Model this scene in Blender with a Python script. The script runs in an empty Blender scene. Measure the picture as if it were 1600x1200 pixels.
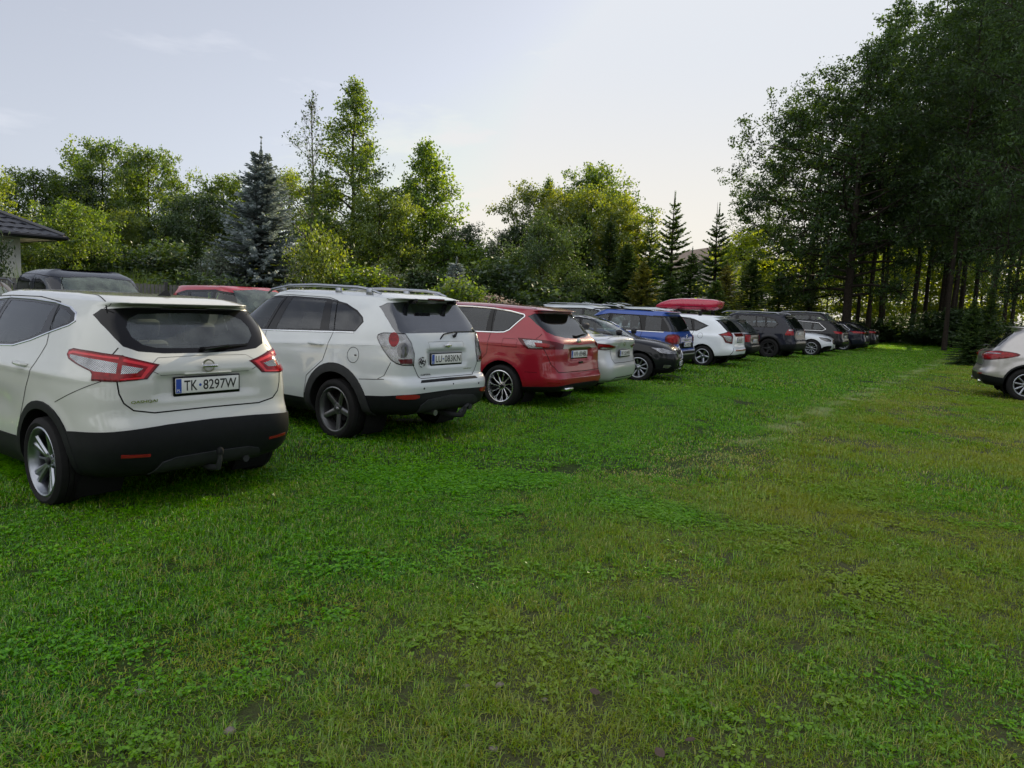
import bpy, bmesh, math, random
import numpy as np
from mathutils import Vector, Matrix
from mathutils.bvhtree import BVHTree

# ---------------------------------------------------------------- scene, camera, sky, sun
SC = bpy.context.scene
COL = SC.collection
R = math.radians
CAM_H, CAM_F, CAM_PITCH, CAM_ROLL = 1.638, 1096.4, 0.11283, 0.0403
cd = bpy.data.cameras.new("camera")
cd.sensor_width = 36.0
cd.lens = 36.0 * CAM_F / 1600.0
cd.clip_start = 0.05
cd.clip_end = 3000
cam = bpy.data.objects.new("camera", cd)
COL.objects.link(cam)
cam.location = (0, 0, CAM_H)
cam.rotation_mode = 'QUATERNION'
cam.rotation_quaternion = (Matrix.Rotation(math.pi/2 - CAM_PITCH, 3, 'X') @ Matrix.Rotation(CAM_ROLL, 3, 'Z')).to_quaternion()
SC.camera = cam

SUN_EL, SUN_AZ = R(20.5), R(29.5)          # azimuth from +Y towards +X
SUN_DIR = Vector((math.sin(SUN_AZ)*math.cos(SUN_EL), math.cos(SUN_AZ)*math.cos(SUN_EL), math.sin(SUN_EL)))
world = bpy.data.worlds.new("World")
SC.world = world
world.use_nodes = True
wt = world.node_tree
wt.nodes.clear()
def wn(t): return wt.nodes.new(t)
wo = wn('ShaderNodeOutputWorld'); bg = wn('ShaderNodeBackground')
sky = wn('ShaderNodeTexSky'); sky.sky_type = 'NISHITA'; sky.sun_disc = False
sky.sun_elevation = SUN_EL; sky.sun_rotation = SUN_AZ
sky.air_density = 1.0; sky.dust_density = 0.8; sky.ozone_density = 1.0; sky.altitude = 100
hs = wn('ShaderNodeHueSaturation'); hs.inputs['Saturation'].default_value = 0.32
wt.links.new(sky.outputs[0], hs.inputs['Color'])
# hazy summer air: the sky's own gradient with a little even veil, and thin high cloud
veil = wn('ShaderNodeMixRGB'); veil.blend_type = 'MIX'; veil.inputs[0].default_value = 0.55
veil.inputs[2].default_value = (2.9, 3.15, 3.95, 1)
wt.links.new(hs.outputs[0], veil.inputs[1])
tc = wn('ShaderNodeTexCoord'); mp = wn('ShaderNodeMapping'); mp.inputs['Scale'].default_value = (1.2, 1.2, 5.0)
cn = wn('ShaderNodeTexNoise'); cn.inputs['Scale'].default_value = 2.6; cn.inputs['Detail'].default_value = 6; cn.inputs['Roughness'].default_value = .6
cr = wn('ShaderNodeMapRange'); cr.inputs[1].default_value = .56; cr.inputs[2].default_value = .8; cr.inputs[3].default_value = 0; cr.inputs[4].default_value = .22
wt.links.new(tc.outputs['Generated'], mp.inputs[0]); wt.links.new(mp.outputs[0], cn.inputs[0]); wt.links.new(cn.outputs[0], cr.inputs[0])
cl = wn('ShaderNodeMixRGB'); cl.inputs[2].default_value = (9.0, 8.8, 8.9, 1)
wt.links.new(cr.outputs[0], cl.inputs[0]); wt.links.new(veil.outputs[0], cl.inputs[1])
cap = wn('ShaderNodeMixRGB'); cap.blend_type = 'DARKEN'; cap.inputs[0].default_value = 1; cap.inputs[2].default_value = (4.75, 4.8, 4.95, 1)   # milky haze never glares brighter than this
wt.links.new(cl.outputs[0], cap.inputs[1])
sz = wn('ShaderNodeSeparateXYZ'); wt.links.new(tc.outputs['Generated'], sz.inputs[0]); lo = wn('ShaderNodeMapRange'); lo.interpolation_type = 'SMOOTHSTEP'; lo.inputs[1].default_value = .02; lo.inputs[2].default_value = .34; wt.links.new(sz.outputs['Z'], lo.inputs[0])
hc = wn('ShaderNodeMixRGB'); hc.inputs[1].default_value = (5.7, 5.4, 4.8, 1); hc.inputs[2].default_value = (4.65, 4.85, 5.2, 1); wt.links.new(lo.outputs[0], hc.inputs[0]); wt.links.new(hc.outputs[0], cap.inputs[2])
# bright cloud bank added to the unseen rear sky as fill light
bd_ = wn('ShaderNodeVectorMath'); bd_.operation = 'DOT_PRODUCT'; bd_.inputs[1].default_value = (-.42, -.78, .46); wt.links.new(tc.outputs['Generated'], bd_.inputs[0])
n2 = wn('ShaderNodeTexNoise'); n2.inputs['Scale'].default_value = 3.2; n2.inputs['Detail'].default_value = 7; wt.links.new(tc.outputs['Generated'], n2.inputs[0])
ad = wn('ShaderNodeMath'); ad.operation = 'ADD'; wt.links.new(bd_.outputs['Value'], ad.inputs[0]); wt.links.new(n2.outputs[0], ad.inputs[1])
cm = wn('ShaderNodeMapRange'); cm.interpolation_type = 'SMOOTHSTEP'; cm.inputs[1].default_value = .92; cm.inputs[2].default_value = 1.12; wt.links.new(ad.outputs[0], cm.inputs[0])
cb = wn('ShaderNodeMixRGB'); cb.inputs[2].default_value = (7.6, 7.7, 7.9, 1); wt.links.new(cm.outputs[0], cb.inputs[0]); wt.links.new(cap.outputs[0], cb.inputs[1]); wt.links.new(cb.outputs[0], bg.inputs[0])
bg.inputs[1].default_value = 0.10
wt.links.new(bg.outputs[0], wo.inputs[0])

sl = bpy.data.lights.new("sun", 'SUN'); sl.energy = 5.0; sl.angle = R(0.6); sl.color = (1.0, .82, .54)
sun = bpy.data.objects.new("sun", sl); COL.objects.link(sun)
sun.rotation_mode = 'QUATERNION'; sun.rotation_quaternion = SUN_DIR.to_track_quat('Z', 'Y')
sun.location = (20, 40, 40)
SC.view_settings.view_transform = 'Standard'
SC.view_settings.look = 'None'
SC.view_settings.exposure = 0.75
SC.view_settings.gamma = 1.0
SC.view_settings.use_curve_mapping = False
cy = SC.cycles
cy.max_bounces = 7; cy.diffuse_bounces = 4; cy.glossy_bounces = 3; cy.transmission_bounces = 3; cy.transparent_max_bounces = 10
cy.caustics_reflective = False; cy.caustics_refractive = False
cy.use_adaptive_sampling = True; cy.adaptive_threshold = 0.02
cy.use_denoising = True
cy.sample_clamp_indirect = 6.0

# ---------------------------------------------------------------- helpers
def px_ray(px, py):
    a = px-800; b = 600-py; c, s = math.cos(-CAM_ROLL), math.sin(-CAM_ROLL)
    X = a*c + b*s; Y = -a*s + b*c
    c, s = math.cos(CAM_PITCH), math.sin(CAM_PITCH)
    return Vector((X/CAM_F, c+Y/CAM_F*s, -s+Y/CAM_F*c))
def at(px, depth, py=500):
    """ground x,y of what stands `depth` metres ahead in the photo's column px"""
    r = px_ray(px, py); return (r.x/r.y*depth, depth)
def height_at(px, py, depth):
    r = px_ray(px, py); return CAM_H + r.z/r.y*depth

def tag(o, label=None, cat=None, group=None, kind=None):
    if label: o['label'] = label
    if cat: o['category'] = cat
    if group: o['group'] = group
    if kind: o['kind'] = kind
    return o
def empty(name, loc=(0, 0, 0), rz=0.0, parent=None):
    o = bpy.data.objects.new(name, None); COL.objects.link(o); o.location = loc; o.rotation_euler = (0, 0, rz)
    o.empty_display_size = .2
    if parent: o.parent = parent
    return o
def link(name, me, mat=None, parent=None, loc=None, rot=None):
    o = bpy.data.objects.new(name, me); COL.objects.link(o)
    if mat is not None and len(me.materials) == 0: me.materials.append(mat)
    if parent: o.parent = parent
    if loc: o.location = loc
    if rot: o.rotation_euler = rot
    return o
def mesh(name, V, F, mat=None, smooth=False):
    me = bpy.data.meshes.new(name); me.from_pydata([tuple(v) for v in V], [], F); me.update()
    if smooth: me.polygons.foreach_set('use_smooth', [True]*len(me.polygons))
    if mat is not None: me.materials.append(mat)
    return me
class MB:
    """collects simple solids into one mesh"""
    def __init__(s): s.V = []; s.F = []
    def add(s, V, F):
        o = len(s.V); s.V += [Vector(v) for v in V]; s.F += [tuple(i+o for i in f) for f in F]
        return s
    def box(s, x0, x1, y0, y1, z0, z1, M=None):
        V = [Vector((x, y, z)) for x in (x0, x1) for y in (y0, y1) for z in (z0, z1)]
        if M: V = [M @ v for v in V]
        return s.add(V, [(0, 1, 3, 2), (4, 6, 7, 5), (0, 4, 5, 1), (2, 3, 7, 6), (0, 2, 6, 4), (1, 5, 7, 3)])
    def rbox(s, x0, x1, y0, y1, z0, z1, r, M=None, seg=2):
        bm = bmesh.new(); bmesh.ops.create_cube(bm, size=1)
        for v in bm.verts:
            v.co = Vector(((x0+x1)/2+v.co.x*(x1-x0), (y0+y1)/2+v.co.y*(y1-y0), (z0+z1)/2+v.co.z*(z1-z0)))
        bmesh.ops.bevel(bm, geom=bm.edges[:], offset=r, segments=seg, profile=.5, affect='EDGES', clamp_overlap=True)
        bm.verts.index_update()
        V = [v.co.copy() for v in bm.verts]; F = [tuple(v.index for v in f.verts) for f in bm.faces]; bm.free()
        if M: V = [M @ v for v in V]
        return s.add(V, F)
    def tube(s, pts, rad, n=8, cap=True):
        pts = [Vector(p) for p in pts]; rads = rad if isinstance(rad, (list, tuple)) else [rad]*len(pts)
        V = []; F = []; up = None
        for i, p in enumerate(pts):
            t = (pts[min(i+1, len(pts)-1)]-pts[max(i-1, 0)]).normalized()
            if up is None or abs(up.dot(t)) > .95: up = Vector((0, 0, 1)) if abs(t.z) < .9 else Vector((1, 0, 0))
            u = t.cross(up).normalized(); w = u.cross(t).normalized(); up = w
            for k in range(n):
                a = 2*math.pi*k/n; V.append(p+(u*math.cos(a)+w*math.sin(a))*rads[i])
        for i in range(len(pts)-1):
            for k in range(n):
                F.append((i*n+k, (i+1)*n+k, (i+1)*n+(k+1) % n, i*n+(k+1) % n))
        if cap:
            F.append(tuple(range(n))); F.append(tuple((len(pts)-1)*n+k for k in range(n-1, -1, -1)))
        return s.add(V, F)
    def lathe(s, prof, n=32, axis='Y', M=None, closed=False):
        """prof: (axial, radius)"""
        V = []; F = []; m = len(prof)
        for k in range(n):
            a = 2*math.pi*k/n; c, q = math.cos(a), math.sin(a)
            for (h, r) in prof:
                V.append(Vector((r*c, h, r*q)) if axis == 'Y' else Vector((r*c, r*q, h)))
        for k in range(n):
            k2 = (k+1) % n
            for j in range(m-1 if not closed else m):
                j2 = (j+1) % m
                f = (k*m+j, k*m+j2, k2*m+j2, k2*m+j)
                F.append(f if axis == 'Y' else f[::-1])
        if M: V = [M @ v for v in V]
        return s.add(V, F)
    def build(s, name, mat, parent=None, smooth=False, loc=None):
        me = mesh(name, s.V, s.F, mat, smooth)
        if smooth:
            try: me.set_sharp_from_angle(angle=R(38))
            except Exception: pass
        return link(name, me, None, parent, loc)

# ---------------------------------------------------------------- materials
def mat_new(name):
    m = bpy.data.materials.new(name); m.use_nodes = True; nt = m.node_tree; nt.nodes.clear()
    return m, nt, (lambda t: nt.nodes.new(t))
def principled(name, col, rough=.5, metal=0., coat=0., noise=0., nscale=8., bump=0., spec=.5, back=None, dust=0.):
    m, nt, N = mat_new(name)
    out = N('ShaderNodeOutputMaterial'); p = N('ShaderNodeBsdfPrincipled')
    p.inputs['Base Color'].default_value = (*col, 1); p.inputs['Roughness'].default_value = rough
    p.inputs['Metallic'].default_value = metal; p.inputs['Coat Weight'].default_value = coat
    p.inputs['Coat Roughness'].default_value = .02; p.inputs['Specular IOR Level'].default_value = spec
    g = None
    if noise or dust or bump:
        g = N('ShaderNodeTexCoord'); n = N('ShaderNodeTexNoise'); n.inputs['Scale'].default_value = nscale; n.inputs['Detail'].default_value = 5
        nt.links.new(g.outputs['Object'], n.inputs['Vector'])
        if noise:
            mx = N('ShaderNodeMixRGB'); mx.blend_type = 'MULTIPLY'; mx.inputs[0].default_value = 1
            r_ = N('ShaderNodeMapRange'); r_.inputs[1].default_value = .3; r_.inputs[2].default_value = .7; r_.inputs[3].default_value = 1-noise; r_.inputs[4].default_value = 1+noise*.5
            nt.links.new(n.outputs[0], r_.inputs[0]); mx.inputs[1].default_value = (*col, 1); nt.links.new(r_.outputs[0], mx.inputs[2])
            nt.links.new(mx.outputs[0], p.inputs['Base Color'])
        if dust:
            r2 = N('ShaderNodeMapRange'); r2.inputs[3].default_value = rough; r2.inputs[4].default_value = min(1, rough+dust); nt.links.new(n.outputs[0], r2.inputs[0])
            nt.links.new(r2.outputs[0], p.inputs['Roughness'])
            r3 = N('ShaderNodeMapRange'); r3.inputs[1].default_value = .35; r3.inputs[2].default_value = .75; r3.inputs[3].default_value = .015; r3.inputs[4].default_value = .015+dust*.3
            nt.links.new(n.outputs[0], r3.inputs[0]); nt.links.new(r3.outputs[0], p.inputs['Coat Roughness'])
        if bump:
            b = N('ShaderNodeBump'); b.inputs['Strength'].default_value = bump; b.inputs['Distance'].default_value = .01
            nt.links.new(n.outputs[0], b.inputs['Height']); nt.links.new(b.outputs[0], p.inputs['Normal'])
    if back is not None:      # the inside of a body panel: dark trim
        ge = N('ShaderNodeNewGeometry'); d = N('ShaderNodeBsdfDiffuse'); d.inputs[0].default_value = (*back, 1); mx = N('ShaderNodeMixShader')
        nt.links.new(ge.outputs['Backfacing'], mx.inputs[0]); nt.links.new(p.outputs[0], mx.inputs[1]); nt.links.new(d.outputs[0], mx.inputs[2])
        nt.links.new(mx.outputs[0], out.inputs[0])
    else: nt.links.new(p.outputs[0], out.inputs[0])
    return m
INNER = (.03, .03, .032)
def paint(name, col, metal=0., rough=.35, dust=.05):
    dark = max(col) < .06
    dust = .04 if dark else dust
    return principled(name, col, rough, 0. if dark else metal, .5 if dark else 1.0, noise=.04, nscale=3.5, dust=dust, back=INNER, spec=.1 if dark else .35)
def glass(name, tint, dust=.05, rough=.02, dcol=(.35, .38, .36), ior=1.75):
    """thin automotive glass: tinted see-through, mirror reflection by Fresnel, a film of dust"""
    m, nt, N = mat_new(name); out = N('ShaderNodeOutputMaterial')
    tr = N('ShaderNodeBsdfTransparent'); tr.inputs[0].default_value = (*tint, 1)
    gl = N('ShaderNodeBsdfGlossy'); gl.inputs['Roughness'].default_value = rough; gl.inputs[0].default_value = (.95, .97, 1, 1)
    di = N('ShaderNodeBsdfDiffuse'); di.inputs[0].default_value = (*dcol, 1)
    fr = N('ShaderNodeFresnel'); fr.inputs[0].default_value = ior
    tcn = N('ShaderNodeTexCoord'); no = N('ShaderNodeTexNoise'); no.inputs['Scale'].default_value = 6; no.inputs['Detail'].default_value = 6
    mr = N('ShaderNodeMapRange'); mr.inputs[1].default_value = .3; mr.inputs[2].default_value = .7; mr.inputs[3].default_value = dust*.5; mr.inputs[4].default_value = dust*1.5
    nt.links.new(tcn.outputs['Object'], no.inputs[0]); nt.links.new(no.outputs[0], mr.inputs[0])
    m1 = N('ShaderNodeMixShader'); m2 = N('ShaderNodeMixShader')
    nt.links.new(mr.outputs[0], m1.inputs[0]); nt.links.new(tr.outputs[0], m1.inputs[1]); nt.links.new(di.outputs[0], m1.inputs[2])
    nt.links.new(fr.outputs[0], m2.inputs[0]); nt.links.new(m1.outputs[0], m2.inputs[1]); nt.links.new(gl.outputs[0], m2.inputs[2])
    nt.links.new(m2.outputs[0], out.inputs[0])
    return m
M = {}
M['rubber'] = principled('tyre rubber', (.010, .010, .011), .8, noise=.3, nscale=14, bump=.15, spec=.25)
M['plastic'] = principled('black plastic', (.0065, .0075, .009), .55, noise=.2, nscale=20, bump=.06, back=INNER, spec=.22)
M['plastic_grey'] = principled('worn grey plastic', (.028, .030, .033), .6, noise=.2, nscale=12, back=INNER, spec=.25)
M['gloss_black'] = principled('gloss black trim', (.004, .004, .005), .18, coat=.15, back=INNER, spec=.25)
M['chrome'] = principled('satin chrome', (.75, .76, .78), .14, 1.)
M['alloy'] = principled('alloy silver', (.33, .35, .39), .3, 1., noise=.08, nscale=20)
M['alloy_dark'] = principled('alloy dark grey', (.20, .205, .215), .35, .9)
M['dark'] = principled('dark void lining', (.008, .008, .009), .9, spec=.2)
M['gap'] = principled('dark panel gap strip', (.01, .01, .01), .9, spec=.1)  # dark ribbons laid on the bodywork for its shut lines
M['red_lens'] = principled('red lamp lens', (.26, .002, .006), .12, coat=.35, noise=.5, nscale=25, spec=.2)
M['red_glow'] = principled('bright red light guide', (.60, .02, .03), .2, coat=.4, spec=.3)
M['dark_red_lens'] = principled('dark red lamp lens', (.08, .002, .004), .1, coat=.35, spec=.2)
M['clear_plain'] = principled('clear lamp lens', (.36, .37, .40), .10, .9, coat=1., noise=.45, nscale=16)
def ribbed(name, c0, c1, sc=38., rough=.12):
    m, nt, N = mat_new(name); out = N('ShaderNodeOutputMaterial'); p = N('ShaderNodeBsdfPrincipled'); p.inputs['Roughness'].default_value = rough; p.inputs['Metallic'].default_value = .75; p.inputs['Coat Weight'].default_value = .6
    t = N('ShaderNodeTexCoord'); w_ = N('ShaderNodeTexWave'); w_.bands_direction = 'DIAGONAL'; w_.inputs['Scale'].default_value = sc; w_.inputs['Distortion'].default_value = 1.2; nt.links.new(t.outputs['Object'], w_.inputs[0])
    n = N('ShaderNodeTexNoise'); n.inputs['Scale'].default_value = 9; nt.links.new(t.outputs['Object'], n.inputs[0]); ml = N('ShaderNodeMath'); ml.operation = 'MULTIPLY'; nt.links.new(w_.outputs['Fac'], ml.inputs[0]); nt.links.new(n.outputs[0], ml.inputs[1])
    mr = N('ShaderNodeMapRange'); mr.inputs[1].default_value = .1; mr.inputs[2].default_value = .5; nt.links.new(ml.outputs[0], mr.inputs[0]); mx = N('ShaderNodeMixRGB'); mx.inputs[1].default_value = (*c0, 1); mx.inputs[2].default_value = (*c1, 1); nt.links.new(mr.outputs[0], mx.inputs[0])
    nt.links.new(mx.outputs[0], p.inputs['Base Color']); b = N('ShaderNodeBump'); b.inputs['Strength'].default_value = .5; b.inputs['Distance'].default_value = .004; nt.links.new(w_.outputs['Fac'], b.inputs['Height']); nt.links.new(b.outputs[0], p.inputs['Normal']); nt.links.new(p.outputs[0], out.inputs[0]); return m
M['clear_lens'] = ribbed('clear lamp lens with reflector ribs', (.07, .07, .075), (.62, .63, .66))
M['alloy_bright'] = principled('bright machined alloy', (.62, .63, .66), .25, 1.)
M['smoke_lens'] = principled('smoked lamp lens', (.10, .10, .10), .08, .5, coat=1., noise=.4, nscale=60)
M['reflector'] = principled('red reflector', (.22, .01, .012), .25, coat=.5)
M['plate_white'] = principled('plate white', (.72, .73, .72), .35)
M['plate_blue'] = principled('plate blue', (.02, .07, .38), .35)
M['plate_ink'] = principled('plate ink', (.008, .008, .01), .4)
M['seat'] = principled('grey seat cloth', (.05, .05, .055), .9, noise=.3, nscale=30)
M['seat_tan'] = principled('brown seat cloth', (.10, .075, .06), .9, noise=.3, nscale=30)
M['glass_clear'] = glass('clear car glass', (.80, .90, .87), .035, ior=1.55)
M['glass_rear'] = glass('hazy rear glass', (.70, .78, .77), .085, dcol=(.50, .58, .60), ior=1.7)
M['glass_tint'] = glass('tinted privacy glass', (.09, .10, .12), .05, dcol=(.08, .10, .12), ior=1.6)
M['glass_sheen'] = glass('tinted glass with sky sheen', (.09, .10, .12), .07, dcol=(.14, .16, .19), ior=2.2)
M['glass_mid'] = glass('half tinted glass', (.34, .39, .40), .03, dcol=(.14, .17, .18), ior=1.6)
M['glass_wind'] = glass('windscreen glass', (.55, .68, .6), .14, dcol=(.38, .5, .43))
# ---------------------------------------------------------------- cars: one smooth shell, cut into panels
def crom(P, subs, sharp=()):
    """P: K x N x 3; hermite interpolation along K with per-column chord parameter"""
    K = P.shape[0]
    d = np.linalg.norm(np.diff(P, axis=0), axis=2)+1e-6
    T = np.zeros_like(P)
    for k in range(K):
        if k == 0: T[k] = (P[1]-P[0])/d[0][:, None]
        elif k == K-1: T[k] = (P[-1]-P[-2])/d[-1][:, None]
        else:
            a, b = d[k-1][:, None], d[k][:, None]
            T[k] = ((P[k]-P[k-1])/a*b + (P[k+1]-P[k])/b*a)/(a+b)
    rows = [P[0]]
    for k in range(K-1):
        h = d[k][:, None]; t0, t1 = T[k].copy(), T[k+1].copy()
        if k in sharp: t0 = (P[k+1]-P[k])/h
        if k+1 in sharp: t1 = (P[k+1]-P[k])/h
        n = subs[k]
        for i in range(1, n+1):
            u = i/n; u2 = u*u; u3 = u2*u
            rows.append((2*u3-3*u2+1)*P[k]+(u3-2*u2+u)*h*t0+(-2*u3+3*u2)*P[k+1]+(u3-u2)*h*t1)
    return np.array(rows)

def half_ring(A, w, n, tap, N, cornerw=1.6):
    th = np.linspace(0, math.pi/2, 500)
    q = np.cos(th)**(2/n); y = w*np.sin(th)**(2/n)*(1-tap*q**2.2)
    x = A*q
    ds = np.hypot(np.diff(x), np.diff(y)); s = np.concatenate([[0], np.cumsum(ds)])
    sc = np.interp(math.pi/4, th, s); mid = (s[:-1]+s[1:])/2
    dens = 1+cornerw*np.exp(-((mid-sc)/.22)**2)
    if A > 1.2: dens = dens*np.where(mid < sc+.35, 1.5, 1.0)
    cs = np.concatenate([[0], np.cumsum(ds*dens)]); cs /= cs[-1]
    t = np.linspace(0, 1, N)
    thh = np.interp(t, cs, th)
    q = np.cos(thh)**(2/n)
    q[-1] = 0
    return q, w*np.sin(thh)**(2/n)*(1-tap*q**2.2)

MAPS = {'S': ((1, 0, 0), (0, 0, 1)), 'R': ((0, 1, 0), (0, 0, 1)), 'F': ((0, 1, 0), (0, 0, 1)), 'D': ((1, 1, 0), (0, 0, 1)),
        'E': ((-1, 1, 0), (0, 0, 1)), 'T': ((1, 0, 0), (0, 1, 0))}
FACE = {'S': lambda n: n.y > .2, 'R': lambda n: n.x < -.12, 'F': lambda n: n.x > .12, 'D': lambda n: n.y-n.x > .15,
        'E': lambda n: n.y+n.x > .15, 'T': lambda n: n.z > .3}
def circle(cx, cz, r, n=26, a0=0, a1=360):
    return [(cx+r*math.cos(R(a0+(a1-a0)*i/n)), cz+r*math.sin(R(a0+(a1-a0)*i/n))) for i in range(n)]
def smoothpoly(P, it=2, keep=()):
    for _ in range(it):
        Q = []
        for i in range(len(P)):
            a, b = P[i], P[(i+1) % len(P)]
            Q += [(a[0]*.75+b[0]*.25, a[1]*.75+b[1]*.25), (a[0]*.25+b[0]*.75, a[1]*.25+b[1]*.75)]
        P = Q
    return P
def shrink(P, d):
    """offset a closed polygon inward by d"""
    n = len(P); area = sum(P[i][0]*P[(i+1) % n][1]-P[(i+1) % n][0]*P[i][1] for i in range(n)); sg = 1 if area > 0 else -1
    out = []
    for i in range(n):
        a, b, c = Vector(P[i-1]), Vector(P[i]), Vector(P[(i+1) % n])
        e1 = (b-a); e2 = (c-b)
        if e1.length < 1e-6 or e2.length < 1e-6: out.append(tuple(b)); continue
        e1.normalize(); e2.normalize()
        n1 = Vector((-e1.y, e1.x))*sg; n2 = Vector((-e2.y, e2.x))*sg; m = (n1+n2)
        if m.length < .2: out.append(tuple(b+n1*d)); continue
        m.normalize(); k = d/max(.35, m.dot(n1)); out.append(tuple(b+m*k))
    return out
def inside(P, x, y):
    c = False; n = len(P); j = n-1
    for i in range(n):
        xi, yi = P[i]; xj, yj = P[j]
        if (yi > y) != (yj > y) and x < (xj-xi)*(y-yi)/(yj-yi)+xi: c = not c
        j = i
    return c

class Shell:
    def __init__(s, L, rows, xc=None, tr=.05, tf=.07, cols=(52, 36), sharp=(), deform=None, res=.045, pz=2.2):
        s.L = L; xc = xc or L*.5; s.xc = xc
        G = []
        for (xr, zr, w, zs, dxf, zf, nr, nf) in rows:
            q, y = half_ring(xc-xr, w, nr, tr, cols[0]); xa = xc-(xc-xr)*q; za = zs+(zr-zs)*q**pz
            xf = L-dxf
            q2, y2 = half_ring(xf-xc, w, nf, tf, cols[1]); xb = xc+(xf-xc)*q2; zb = zs+(zf-zs)*q2**1.8
            x = np.concatenate([xa, xb[::-1][1:]]); yy = np.concatenate([y, y2[::-1][1:]]); z = np.concatenate([za, zb[::-1][1:]])
            G.append(np.stack([x, yy, z], 1))
        G = np.array(G)
        subs = []
        for k in range(len(rows)-1):
            d = np.linalg.norm(G[k+1]-G[k], axis=1)
            m = max(d[0], d[cols[0]-1], d[cols[0]//2])/res; f = d[-1]/.12
            subs.append(int(max(1, min(14, math.ceil(max(m, f))))))
        g = crom(G, subs, sharp)
        if deform is not None: g = deform(g)
        g[:, 0, 1] = 0; g[:, -1, 1] = 0; g[:, :, 1] = np.maximum(g[:, :, 1], 0)
        bm = bmesh.new(); nr_, nc = g.shape[:2]
        vs = [[bm.verts.new(g[i, j]) for j in range(nc)] for i in range(nr_)]
        for i in range(nr_-1):
            for j in range(nc-1):
                bm.faces.new((vs[i][j], vs[i+1][j], vs[i+1][j+1], vs[i][j+1]))
        bmesh.ops.remove_doubles(bm, verts=bm.verts[:], dist=2e-4)
        s.lay = bm.faces.layers.int.new('rid')
        bm.normal_update(); s.bm = bm; s.bottom = g[0].copy()
        s.bvh = BVHTree.FromBMesh(bm)
        s.specs = {}; s.order = []; s.seams = []; s.arches = []
    def cutpoly(s, mp_, poly):
        bm = s.bm; A, B = Vector(MAPS[mp_][0]), Vector(MAPS[mp_][1]); off = s.L if mp_ == 'E' else 0
        P = [(p-off, q) for p, q in poly]
        face = FACE[mp_]; xc = s.xc
        lo = (min(p for p, q in P)-1e-3, min(q for p, q in P)-1e-3); hi = (max(p for p, q in P)+1e-3, max(q for p, q in P)+1e-3)
        def bb(f):
            ps = [v.co.dot(A) for v in f.verts]; qs = [v.co.dot(B) for v in f.verts]
            return min(ps), max(ps), min(qs), max(qs)
        cand = []
        for f in bm.faces:
            c = f.verts[0].co
            if mp_ in 'RD' and c.x > xc: continue
            if mp_ in 'FE' and c.x < xc: continue
            if not face(f.normal): continue
            b = bb(f)
            if b[1] < lo[0] or b[0] > hi[0] or b[3] < lo[1] or b[2] > hi[1]: continue
            cand.append(f)
        n = len(P)
        for i in range(n):
            a, b = P[i], P[(i+1) % n]
            dp, dq = b[0]-a[0], b[1]-a[1]
            if dp*dp+dq*dq < 1e-10: continue
            e = 2e-4; l = (min(a[0], b[0])-e, max(a[0], b[0])+e, min(a[1], b[1])-e, max(a[1], b[1])+e)
            sub = []; rest = []
            for f in cand:
                x = bb(f)
                if x[1] < l[0] or x[0] > l[1] or x[3] < l[2] or x[2] > l[3]: rest.append(f); continue
                sd = [(v.co.dot(A)-a[0])*dq-(v.co.dot(B)-a[1])*dp for v in f.verts]
                (sub if (min(sd) < -1e-7 and max(sd) > 1e-7) else rest).append(f)
            if not sub: continue
            geo = set(sub)
            for f in sub: geo.update(f.edges); geo.update(f.verts)
            no = A*dq-B*dp; co = A*(a[0]/A.length_squared)+B*(a[1]/B.length_squared)
            r = bmesh.ops.bisect_plane(bm, geom=list(geo), dist=1e-5, plane_co=co, plane_no=no)
            cand = rest+[g for g in r['geom'] if isinstance(g, bmesh.types.BMFace)]
        res = []
        for f in cand:
            if not f.is_valid: continue
            c = f.calc_center_median()
            if inside(P, c.dot(A), c.dot(B)): res.append(f)
        return res
    def region(s, key, mp_, poly, part=None, mat=None, off=0., wall=0., pair=False, parent=None, seam=0., label=None, side=None):
        rid = len(s.order)+1; s.order.append(key)
        s.specs[key] = dict(rid=rid, part=part, mat=mat, off=off, wall=wall, pair=pair, parent=parent, label=label, side=side)
        for f in s.cutpoly(mp_, poly): f[s.lay] = rid
        if seam: s.seams.append((mp_, poly, seam))
        return s
    def cast(s, mp_, p, q):
        if mp_ == 'S': o, d = Vector((p, 3, q)), Vector((0, -1, 0))
        elif mp_ == 'R': o, d = Vector((-3, p, q)), Vector((1, 0, 0))
        elif mp_ == 'F': o, d = Vector((s.L+3, p, q)), Vector((-1, 0, 0))
        elif mp_ == 'D': o, d = Vector((p/2-3, p/2+3, q)), Vector((1, -1, 0)).normalized()
        elif mp_ == 'E': o, d = Vector((s.L-p/2+3, p/2+3, q)), Vector((-1, -1, 0)).normalized()
        else: o, d = Vector((p, q, 5)), Vector((0, 0, -1))
        mir = False
        if mp_ in 'RF' and p < 0: o.y = -o.y; mir = True
        h = s.bvh.ray_cast(o, d)
        if h[0] is None: return None
        c, n = h[0], h[1]
        if n.dot(d) > 0: n = -n
        if mir: c = Vector((c.x, -c.y, c.z)); n = Vector((n.x, -n.y, n.z))
        return c, n
    def ribbon(s, mb, mp_, path, width, h=.0015, thick=0., closed=False, both=True, step=.025):
        P = list(path)+([path[0]] if closed else [])
        pts = []
        for i in range(len(P)-1):
            a, b = Vector(P[i]), Vector(P[i+1]); n = max(1, int((b-a).length/step))
            for k in range(n): pts.append(a.lerp(b, k/n))
        pts.append(Vector(P[-1]))
        runs = [[]]
        for p in pts:
            c = s.cast(mp_, p.x, p.y)
            ok = c is not None and not any((c[0].x-ax)**2+(c[0].z-az)**2 < (ar-.004)**2 and c[1].y > .3 for ax, az, ar in s.arches)
            if ok and runs[-1] and (c[0]-runs[-1][-1][0]).length > .14: runs.append([])
            if ok: runs[-1].append(c)
            elif runs[-1]: runs.append([])
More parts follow.
